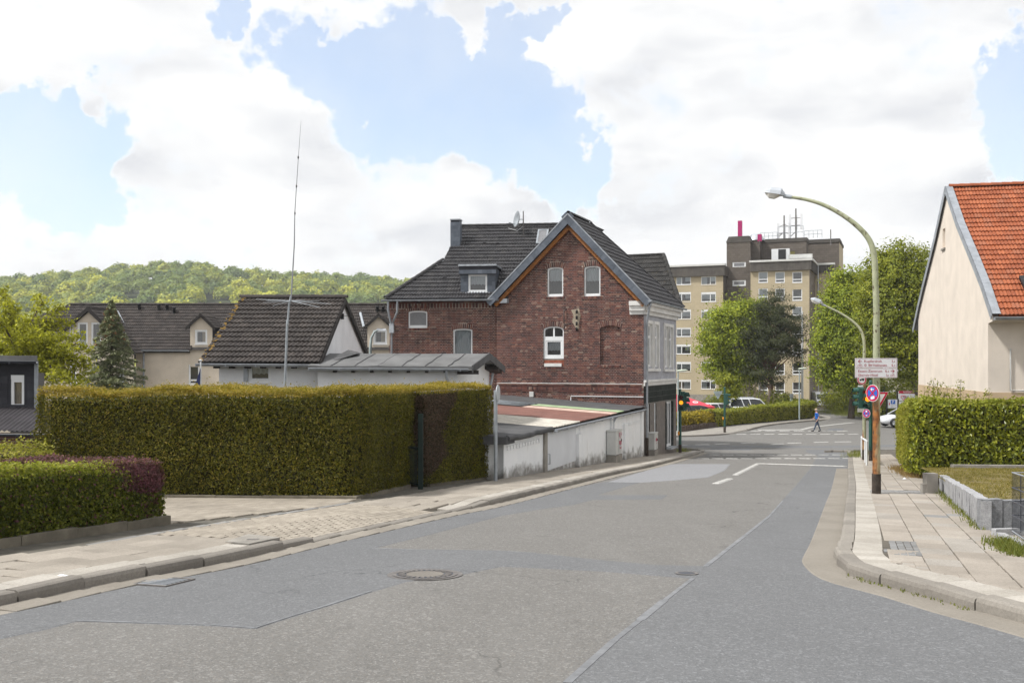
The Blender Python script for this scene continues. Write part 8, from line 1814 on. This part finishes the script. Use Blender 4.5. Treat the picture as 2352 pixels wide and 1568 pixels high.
    for s in (-1, 1):
        hm_ = MB(); hm_.box8([T(f - .03, s * w * .45, .58), T(f - .16, s * w * .86, .60), T(f - .36, s * w * .90, .64), T(f - .18, s * w * .45, .62), T(f - .08, s * w * .45, .68), T(f - .20, s * w * .85, .72), T(f - .42, s * w * .88, .76), T(f - .24, s * w * .45, .74)]); hm_.build('headlight', FROST, o)
        tm = MB(); tm.box8([T(r - .01, s * w * .62, .72), T(r + .02, s * w * .84, .72), T(r + .2, s * w * .90, .76), T(r + .1, s * w * .62, .74), T(r + .0, s * w * .62, .95), T(r + .04, s * w * .82, .95), T(r + .22, s * w * .88, .95), T(r + .1, s * w * .62, .95)]); tm.build('tail_lamp', LAMPRED, o)
        mm = MB(); mm.lathe(T(f - 1.55, s * (w + .10), bl + .12), [(0, -.1), (.07, -.06), (.08, .05), (0, .1)], 8, Vector((c_, s_, 0))); mm.build('mirror', paint, o)
    gm = MB(); gm.box8([T(f + .005, -w * .4, .36), T(f + .005, w * .4, .36), T(f - .1, w * .4, .36), T(f - .1, -w * .4, .36), T(f - .02, -w * .4, .52), T(f - .02, w * .4, .52), T(f - .12, w * .4, .52), T(f - .12, -w * .4, .52)]); gm.build('grille', PLASTIC_K, o)
    return o
def cpos(u, Y): return Vector(((u - U0) / K * Y, Y, gz(Y, PAV)))
car('parked_car', cpos(1609, 86), rad(-4), CAR_K, 'dark car parked behind the golden shrubs', 4.4, 1.82, 1.58, .98, 'hatch', False)
car('parked_car', cpos(1660, 92), rad(-8), CAR_W, 'white estate car parked between the dark car and the roof-railed van', 4.5, 1.8, 1.52, .95, 'wagon', False)
car('parked_car', cpos(1728, 95.5), rad(-10), CAR_W, 'white high-roofed car with roof rails behind the hedge', 4.4, 1.84, 1.86, 1.05, 'van', True)
car('parked_car', cpos(2079, 83), rad(184), CAR_W, 'white car with its nose showing left of the right hedge', 4.4, 1.8, 1.46, .95, 'hatch')
car('parked_car', cpos(2115, 93), rad(188), CAR_W, 'white car half hidden behind the right hedge under the entrance board', 4.4, 1.8, 1.75, 1.05, 'van')
# white panel van in the garage entrance
q = Vector(((1892 - U0) / K * 146, 146, gz(146))); o = thing('white_van', q, 'white delivery van seen from the front in the dark garage entrance', 'van')
m = MB(); V = []
for (y, z0, zh, zt, k) in ((0, .45, .95, .97, .92), (.35, .35, 1.15, 1.2, 1), (.9, .3, 1.25, 2.0, 1), (1.3, .3, 1.3, 2.25, 1), (5, .3, 1.3, 2.3, 1)):
    w = .98 * k; V += [q + Vector(v) for v in ((-w, y, z0), (-w, y, zh), (-w * .9, y, zt), (w * .9, y, zt), (w, y, zh), (w, y, z0))]
m.add(V, [(i * 6 + k, i * 6 + (k + 1) % 6, (i + 1) * 6 + (k + 1) % 6, (i + 1) * 6 + k) for i in range(4) for k in range(6)]); m.add(V[:6], [tuple(range(6))]); m.build('body', CAR_W, o)
m = MB(); m.poly([q + Vector(v) for v in ((-.86, .36, 1.25), (.86, .36, 1.25), (.80, .86, 1.96), (-.80, .86, 1.96))]); m.build('windscreen', CARGLASS, o); m = MB(); m.box(q.x - .9, q.x + .9, q.y - .06, q.y + .2, q.z + .42, q.z + .62); m.build('bumper', CAR_W, o)
for s in (-1, 1): m = MB(); m.box(q.x + s * .72 - .14, q.x + s * .72 + .14, q.y - .04, q.y + .1, q.z + .75, q.z + .95); m.build('headlight', FROST, o)
q = Vector(((2052 - U0) / K * 104, 104, gz(104, PAV))); o = thing('white_van', q, 'white van with black stripes behind the yield sign', 'van'); m = MB(); m.prism([q + Vector(v) for v in ((-1.0, 0, .4), (1.2, 0, .4), (1.2, 0, 2.3), (-.4, 0, 2.35), (-1.0, 0, 1.7))], (0, 1.8, 0)); m.build('body', CAR_W, o)
for k in range(3): m = MB(); m.prism([q + Vector(v) for v in ((-.5 + k * .3, -.01, 2.1), (-.35 + k * .3, -.01, 2.1), (.35 + k * .3, -.01, 1.3), (.2 + k * .3, -.01, 1.3))], (0, .008, 0)); m.build('stripe', BLACK_S, o)
for s in (-.6, .8): m = MB(); m.lathe(q + Vector((s, .05, .35)), [(.0, -.08), (.33, -.08), (.33, .1), (0, .1)], 16, (0, 1, 0)); m.build('wheel', RUBBER, o)

# ------------------------------------------------------------------ parasols and entrance boards
def parasol(u, v_ap, v_edge, Y, half, lab):
    ap = P(u, v_ap, Y); ze = ZV(v_edge, Y); b_ = Vector((ap.x, Y, gz(Y, PAV))); o = thing('parasol', b_, lab, 'parasol')
    m = MB(); c4 = [Vector((ap.x + sx * half, Y + sy * half, ze)) for sx, sy in ((-1, -1), (1, -1), (1, 1), (-1, 1))]; m.add([ap] + c4, [(0, 1, 2), (0, 2, 3), (0, 3, 4), (0, 4, 1)]); m.build('canopy', PARASOL, o)
    for k in range(4): a, b2 = c4[k], c4[(k + 1) % 4]; m = MB(); m.prism([a, b2, b2 - UP * .32, a - UP * .32], (b2 - a).cross(UP).normalized() * .01); m.build('valance', PARASOL, o)
    m = MB(); m.tube([b_, ap - UP * .02], .035, 8); m.build('pole', WHITEP, o); m = MB(); m.box(b_.x - .4, b_.x + .4, Y - .4, Y + .4, b_.z, b_.z + .1); m.build('foot', CONC, o)
    F = Fr(Vector((ap.x + half * .15, Y - half - .02, ze - .17)), (1, 0, 0)); m = MB(); ringd(m, F, .05, .10, .0, 16); m.fbox(F, -.02, .02, -.03, .03, 0, .002); m.build('white_emblem', WHITE_S, o)
    d_ = (c4[0] + c4[1]) / 2 - ap; F = Fr(ap + d_ * .55 + Vector((half * .2, 0, .02)), (1, 0, 0), -d_); m = MB(); ringd(m, F, .16, .24, .02, 18); ringd(m, F, .05, .09, .02, 14); m.build('white_emblem', WHITE_S, o)
parasol(1582, 913, 931.5, 88, 1.92, 'red parasol with white emblem behind the traffic light')
q = cpos(1554.5, 84); o = thing('folded_parasol', q, 'folded red parasol at the left of the car park', 'parasol'); m = MB(); m.lathe(q, [(.10, .9), (.24, 1.0), (.22, 1.6), (.10, 2.5), (0, 2.6)], 10); m.build('canopy', PARASOL, o); m = MB(); m.tube([q, q + UP * 1.0], .03, 8); m.build('pole', WHITEP, o)
Yb = 90.0; F = Fr(Vector((P(2064, 900, Yb).x, Yb, 0)), (1, 0, 0)); o = thing('entrance_board', (F.o.x + 1, Yb, gz(Yb, PAV)), 'white entrance board with red heading beside the peach house', 'sign'); ppx = Yb / K
zb = lambda v: ZV(v, Yb)
m = MB(); m.fbox(F, 0, 3.4, zb(920.5), zb(904), -.06, 0); m.build('board', WHITE_S, o); m = MB(); m.fbox(F, 0, 3.4, zb(940), zb(922), -.06, 0); m.build('lower_board', WHITE_S, o); m = MB(); m.fbox(F, .05, 3.4, zb(903), zb(897.5), -.06, 0); m.build('heading', RED_S, o)
for a in (-.12, 1.8, 3.4): m = MB(); m.fbox(F, a, a + .1, gz(Yb, PAV), zb(897), -.2, -.07); m.build('post', BLACK_S, o)
text(o, 'HAUPTEINGANG', F, .42, zb(902.2), .24, WHITE_S, .004, 1.1); text(o, 'AWO', F, .42, zb(914.5), .34, BLACK_S, .004, .52); text(o, 'ESSEN', F, .52, zb(917.6), .10, GREY_T, .004, .35); text(o, 'KURT-SCHUMACHER', F, 1.1, zb(913), .16, GREY_T, .004, 1.5); text(o, 'ZENTRUM', F, 1.1, zb(917.3), .16, GREY_T, .004, .75)
hp = []
for i in range(25): t = 2 * math.pi * i / 24; hp.append((16 * math.sin(t) ** 3 / 34, (13 * math.cos(t) - 5 * math.cos(2 * t) - 2 * math.cos(3 * t) - math.cos(4 * t)) / 34))
m = MB(); m.tube([F.p(.42 + x * .42, zb(912.5) + y * .52, .01) for x, y in hp], .02, 4, False); m.build('heart_outline', RED_S, o); m = MB(); m.fbox(F, 1.02, 1.035, zb(919), zb(905.5), .001, .003); m.build('rule', GREY_T, o); m = MB(); m.fbox(F, .12, .34, zb(929), zb(927.5), .001, .003); m.build('small_mark', GREY_T, o)
F = Fr(Vector((P(2039.5, 900, 88).x, 88, 0)), (1, 0, 0)); zb = lambda v: ZV(v, 88); o = thing('parking_board', (F.o.x + .4, 88, gz(88, PAV)), 'white parking direction board with blue P square', 'sign'); wP = 21.5 / K * 88
m = MB(); m.fbox(F, 0, wP, zb(937), zb(917), -.05, 0); m.build('board', WHITE_S, o)
for a in (-.14, wP + .04): m = MB(); m.fbox(F, a, a + .10, gz(88, PAV), zb(915.5), -.06, .02); m.build('post', BLACK_S, o)
m = MB(); m.fbox(F, wP * .30, wP * .78, zb(927.5), zb(918.5), .001, .004); m.build('blue_square', BLUE_S, o); text(o, 'P', F, wP * .42, zb(926.3), .38, WHITE_S, .006); m = MB(); m.fprism(F, [(wP * .08, zb(927)), (wP * .2, zb(923)), (wP * .2, zb(931))], .001, .004); m.build('red_arrow', RED_S, o); text(o, 'Anlieferungen', F, wP * .30, zb(931), .09, GREY_T, .004, wP * .6); text(o, 'Zufahrt', F, wP * .30, zb(934), .08, GREY_T, .004, wP * .3); text(o, 'Krankenwagen', F, wP * .30, zb(936), .08, GREY_T, .004, wP * .6)
b_ = cpos(2027, 97); m = MB(); m.tube([b_, Vector((b_.x, b_.y, ZV(895, 97)))], .06, 8); o = thing('grey_post', b_, 'plain grey post behind the yield sign', 'post'); m.build('post', STEEL_G, o); m = MB(); q = P(2029.5, 893, 96.9); m.box(q.x - .12, q.x + .12, q.y - .02, q.y, q.z - .3, q.z + .2); m.build('blue_plate', BLUE_S, o)

# ------------------------------------------------------------------ the pedestrian
def skin_body(name, chains, parent, mats, matfn, base):
    bm = bmesh.new(); idx = {}; me = bpy.data.meshes.new(name); sk = []
    V = []; E = []
    def vid(p, r):
        k = tuple(round(x, 4) for x in p)
        if k not in idx: idx[k] = len(V); V.append(k); sk.append(r)
        return idx[k]
    for ch in chains:
        pr = None
        for p, r in ch:
            i = vid(p, r)
            if pr is not None and pr != i: E.append((pr, i))
            pr = i
    me.from_pydata(V, E, []); o = bpy.data.objects.new(name, me); COL.objects.link(o)
    md = o.modifiers.new('skin', 'SKIN'); md.use_smooth_shade = True; sv = me.skin_vertices[0].data
    for i, r in enumerate(sk): sv[i].radius = (r, r) if not isinstance(r, tuple) else r
    sv[0].use_root = True
    s2 = o.modifiers.new('sub', 'SUBSURF'); s2.levels = 2; s2.render_levels = 2
    dg = bpy.context.evaluated_depsgraph_get(); dg.update(); nm = bpy.data.meshes.new_from_object(o.evaluated_get(dg)); bpy.data.objects.remove(o)
    nm.materials.clear()
    for mt in mats: nm.materials.append(mt)
    for pl in nm.polygons: pl.material_index = matfn(pl.center); pl.use_smooth = True
    ob = bpy.data.objects.new(name, nm); COL.objects.link(ob); ob.parent = parent; return ob
pb = G3(1876, 990.5); per = thing('person', pb, 'person in blue polo shirt, jeans and beige cap walking across the junction', 'person')
# facing -x; near arm and far arm, legs in mid-stride
pel = ((.0, 0, .96), .125)
spine = [pel, ((.0, 0, 1.06), .135), ((-.01, 0, 1.22), .145), ((-.01, 0, 1.36), .15), ((-.015, 0, 1.44), .11), ((-.035, 0, 1.51), .055), ((-.05, 0, 1.56), .055), ((-.06, 0, 1.63), .088), ((-.06, 0, 1.70), .092), ((-.055, 0, 1.75), .06)]
def leg(s, hip, knee, ank, heel, toe): return [pel, ((hip[0], s * .09, .90), .10), ((knee[0], s * .10, knee[1]), .068), ((ank[0], s * .10, ank[1]), .045), ((heel[0], s * .10, heel[1]), .045), ((toe[0], s * .105, toe[1]), .036)]
legs = [leg(-1, (.02, 0), (-.10, .50), (-.26, .12), (-.28, .05), (-.48, .045)), leg(1, (.02, 0), (.16, .50), (.30, .13), (.32, .06), (.13, .04))]
def arm(s, el, wr):
    sh_ = ((-.01, s * .17, 1.40), .068); w_ = Vector((wr[0], s * .23, wr[1])); hd = (w_ - Vector((el[0], s * .24, el[1]))).normalized()
    ch = [[((-.015, 0, 1.44), .11), sh_, ((el[0] * .5, s * .22, 1.24), .052), ((el[0], s * .24, el[1]), .042), (tuple(w_), .026), (tuple(w_ + hd * .06), .034)]]
    for k, (dx, L) in enumerate(((-.030, .085), (-.010, .095), (.010, .09), (.030, .07))):
        p0 = w_ + hd * .085 + Vector((dx, 0, 0)); p1 = p0 + hd * L * .5 + Vector((-.01, 0, 0)); p2 = p1 + hd * L * .45 + Vector((-.022, 0, 0)); ch.append([(tuple(w_ + hd * .06), .034), (tuple(p0), .010), (tuple(p1), .009), (tuple(p2), .008)])
    t0 = w_ + hd * .035 + Vector((-.045, 0, 0)); ch.append([(tuple(w_ + hd * .06), .034), (tuple(t0), .011), (tuple(t0 + hd * .05 + Vector((-.012, 0, 0))), .009)])
    return ch
chains = [spine] + legs + arm(-1, (.10, 1.12), (-.02, .90)) + arm(1, (-.05, 1.12), (-.22, 1.0))
def pm(c):
    if c.z < .10: return 3
    if c.z < 1.0 and abs(c.y) < .20: return 2
    if c.z > 1.47: return 0
    if abs(c.y) > .185 and c.z < 1.20: return 0
    return 1 if c.z >= .97 else 0
skin_body('body', chains, per, [SKIN, SHIRT, JEANS, SHOE], pm, pb)
m = MB(); q = pb; m.lathe(q + Vector((-.05, 0, 1.70)), [(.102, 0), (.103, .03), (.085, .075), (.04, .10), (0, .105)], 14); m.prism([q + Vector(v) for v in ((-.10, -.085, 1.70), (-.20, -.06, 1.69), (-.22, 0, 1.69), (-.20, .06, 1.69), (-.10, .085, 1.70))], (0, 0, .012)); m.build('cap', CAPM, per)
m = MB(); m.lathe(q + Vector((-.045, 0, 1.635)), [(.094, -.02), (.098, .03), (.096, .07)], 14, (.25, 0, 1)); m.build('hair', HAIR, per)
m = MB(); m.add([q + Vector(v) for v in ((-.145, 0, 1.66), (-.168, 0, 1.632), (-.14, -.016, 1.632), (-.14, .016, 1.632))], [(0, 1, 2), (0, 3, 1), (1, 3, 2)]); m.build('nose', SKIN, per)
m = MB()
for s in (-1, 1): m.lathe(q + Vector((-.138, s * .034, 1.665)), [(0, -.008), (.011, 0), (0, .008)], 8)
m.tube([q + Vector((-.143, -.022, 1.606)), q + Vector((-.15, 0, 1.606)), q + Vector((-.143, .022, 1.606))], .005, 5); m.build('face_features', SHOE, per)
m = MB()
for s in (-1, 1): m.lathe(q + Vector((-.05, s * .094, 1.65)), [(0, -.03), (.014, -.01), (.016, .012), (0, .03)], 8)
m.build('ears', SKIN, per)
m = MB(); m.lathe(q + Vector((.0, 0, .985)), [(.150, -.02), (.150, .02)], 16); m.build('belt', SHOE, per)

# ------------------------------------------------------------------ wooded hill on the horizon
RIDGE = [(-400, 668), (-150, 664), (0, 662), (100, 655), (200, 645), (300, 634), (380, 628), (440, 630), (520, 640), (600, 648), (700, 652), (800, 658), (900, 662), (1000, 680), (1150, 712), (1300, 745), (1700, 790)]
def ridge_v(u):
    for (a, b), (c, d) in zip(RIDGE[:-1], RIDGE[1:]):
        if a <= u <= c: return b + (d - b) * (u - a) / (c - a)
    return RIDGE[0][1] if u < RIDGE[0][0] else RIDGE[-1][1]
Y0h, Y1h = 430.0, 820.0
def hill_z(u, f):
    z1 = ZV(ridge_v(u) + 6, Y1h); zf = min(max(f, 0), 1); return -6 + (z1 + 6) * (1 - (1 - zf) ** 1.35)
m = MB(); us = list(range(-400, 1701, 50)); fs_ = [0, .15, .3, .45, .6, .75, .9, 1.0, 1.15]; V = []
for u in us:
    for f in fs_: Y = Y0h + (Y1h - Y0h) * f; V.append(((u - U0) / K * Y, Y, hill_z(u, f) - (30 if f > 1.1 else 0) - 3))
n = len(fs_); m.add(V, [(i * n + j, (i + 1) * n + j, (i + 1) * n + j + 1, i * n + j + 1) for i in range(len(us) - 1) for j in range(n - 1)], True); m.build('hill', M('forest_floor', (0.06, 0.075, 0.025), .95, .3, .05))['kind'] = 'structure'
R = np.random.default_rng(80); CC, NN, RN = [], [], []; nt = 800; skyl = []
for i in range(nt):
    u = R.uniform(-150, 1250); f = R.random() ** .8 * .99; Y = Y0h + (Y1h - Y0h) * f; z = hill_z(u, f) - 3; rr_ = R.uniform(5.5, 9.5); hh_ = R.uniform(8, 13); k = int(520 if u < 960 else 160)
    D = R.normal(size=(k, 3)); D /= np.linalg.norm(D, axis=1, keepdims=True); D[:, 2] = np.abs(D[:, 2]) * .9 - .25 * R.random(k)
    sub = R.normal(size=(14, 3)); sub /= np.linalg.norm(sub, axis=1, keepdims=True); g = np.max(D @ sub.T, axis=1); rad_ = (.62 + .42 * np.clip((g - .75) / .25, 0, 1)) * R.uniform(.85, 1.05, k)
    c0 = np.array([(u - U0) / K * Y, Y, z + hh_ * .75]); CC.append(c0 + D * rad_[:, None] * np.array([rr_, rr_, hh_ * .8])); NN.append(D + R.normal(size=D.shape) * .35 + np.array([0, 0, .3]))
    base_c = np.clip(R.normal(.50, .22) + (.22 if f < .35 else -.05) + .12 * math.sin(u * .013), .02, 1); RN.append(np.clip(base_c + R.normal(size=k) * .10, 0, 1))
C = np.concatenate(CC); N = np.concatenate(NN); RNs = np.concatenate(RN)
wd = thing('woodland', (-200, 600, 0), 'mixed green woodland covering the hill in the distance', 'woodland'); wd['kind'] = 'stuff'
leaf_mesh('foliage', C, N, 1.9, L_WOOD, wd, RNs, 1.25, seed=81)
for i, (u, vt, r_, h_) in enumerate([(60, 640, 4.5, 9), (100, 636, 5, 9), (165, 630, 3.5, 10), (240, 622, 5.5, 10), (300, 610, 7, 10), (350, 609, 7.5, 10), (425, 606, 8.5, 11), (485, 615, 6, 9), (535, 618, 4.5, 9), (590, 615, 5, 10), (632, 626, 7.5, 8), (742, 632, 4.0, 8), (795, 637, 5, 7), (875, 645, 6, 7), (18, 648, 4, 8)]):
    Y = 822.0; zt = ZV(vt, Y); zb_ = hill_z(u, 1.0) - 4; b_ = Vector(((u - U0) / K * Y, Y, zb_)); H_ = zt - zb_
    word = ['first', 'second', 'third', 'fourth', 'fifth', 'sixth', 'seventh', 'eighth', 'ninth', 'tenth', 'eleventh', 'twelfth', 'thirteenth', 'fourteenth'][[0, 1, 2, 3, 4, 5, 6, 7, 8, 9, 10, 11, 12, 13, 0][i]] if i < 14 else 'outermost'
    lab = 'broad tree standing out on the hill skyline, ' + (word + ' from the left after the outermost' if i < 14 else 'outermost at the left')
    tree('skyline_tree', b_, lab, [((0, 0, H_ - h_ * .45), (r_ * 1.0, r_ * .9, h_ * .48)), ((r_ * .45, 0, H_ - h_ * .6), (r_ * .6, r_ * .6, h_ * .35)), ((-r_ * .45, 0, H_ - h_ * .62), (r_ * .6, r_ * .6, h_ * .33))], 46, 26, 1.3, L_WOOD, .35, crad=2.6, group='trees on the hill skyline', seed=90 + i, limbs=12, shell=.3)
# ------------------------------------------------------------------ lettering becomes plain mesh
bpy.context.view_layer.update(); dg = bpy.context.evaluated_depsgraph_get()
for o in [o for o in scn.objects if o.type == 'FONT']:
    me = bpy.data.meshes.new_from_object(o.evaluated_get(dg)); n = bpy.data.objects.new('text_mesh', me); COL.objects.link(n); n.parent = o.parent; n.matrix_local = o.matrix_local.copy(); nm = 'lettering'
    bpy.data.objects.remove(o); n.name = nm

# ------------------------------------------------------------------ summer haze in the air
m = MB(); m.box(-960, 960, -60, 1040, -9.5, 135); hz = m.build('haze', None); hz['kind'] = 'stuff'
hm = bpy.data.materials.new('air_haze'); hm.use_nodes = True; ht = hm.node_tree
for n in list(ht.nodes):
    if n.type != 'OUTPUT_MATERIAL': ht.nodes.remove(n)
pv = ht.nodes.new('ShaderNodeVolumePrincipled'); pv.inputs['Color'].default_value = (0.92, 0.95, 1.0, 1); pv.inputs['Density'].default_value = 0.00024
ht.links.new(pv.outputs[0], ht.nodes['Material Output'].inputs['Volume']); hz.data.materials.append(hm)
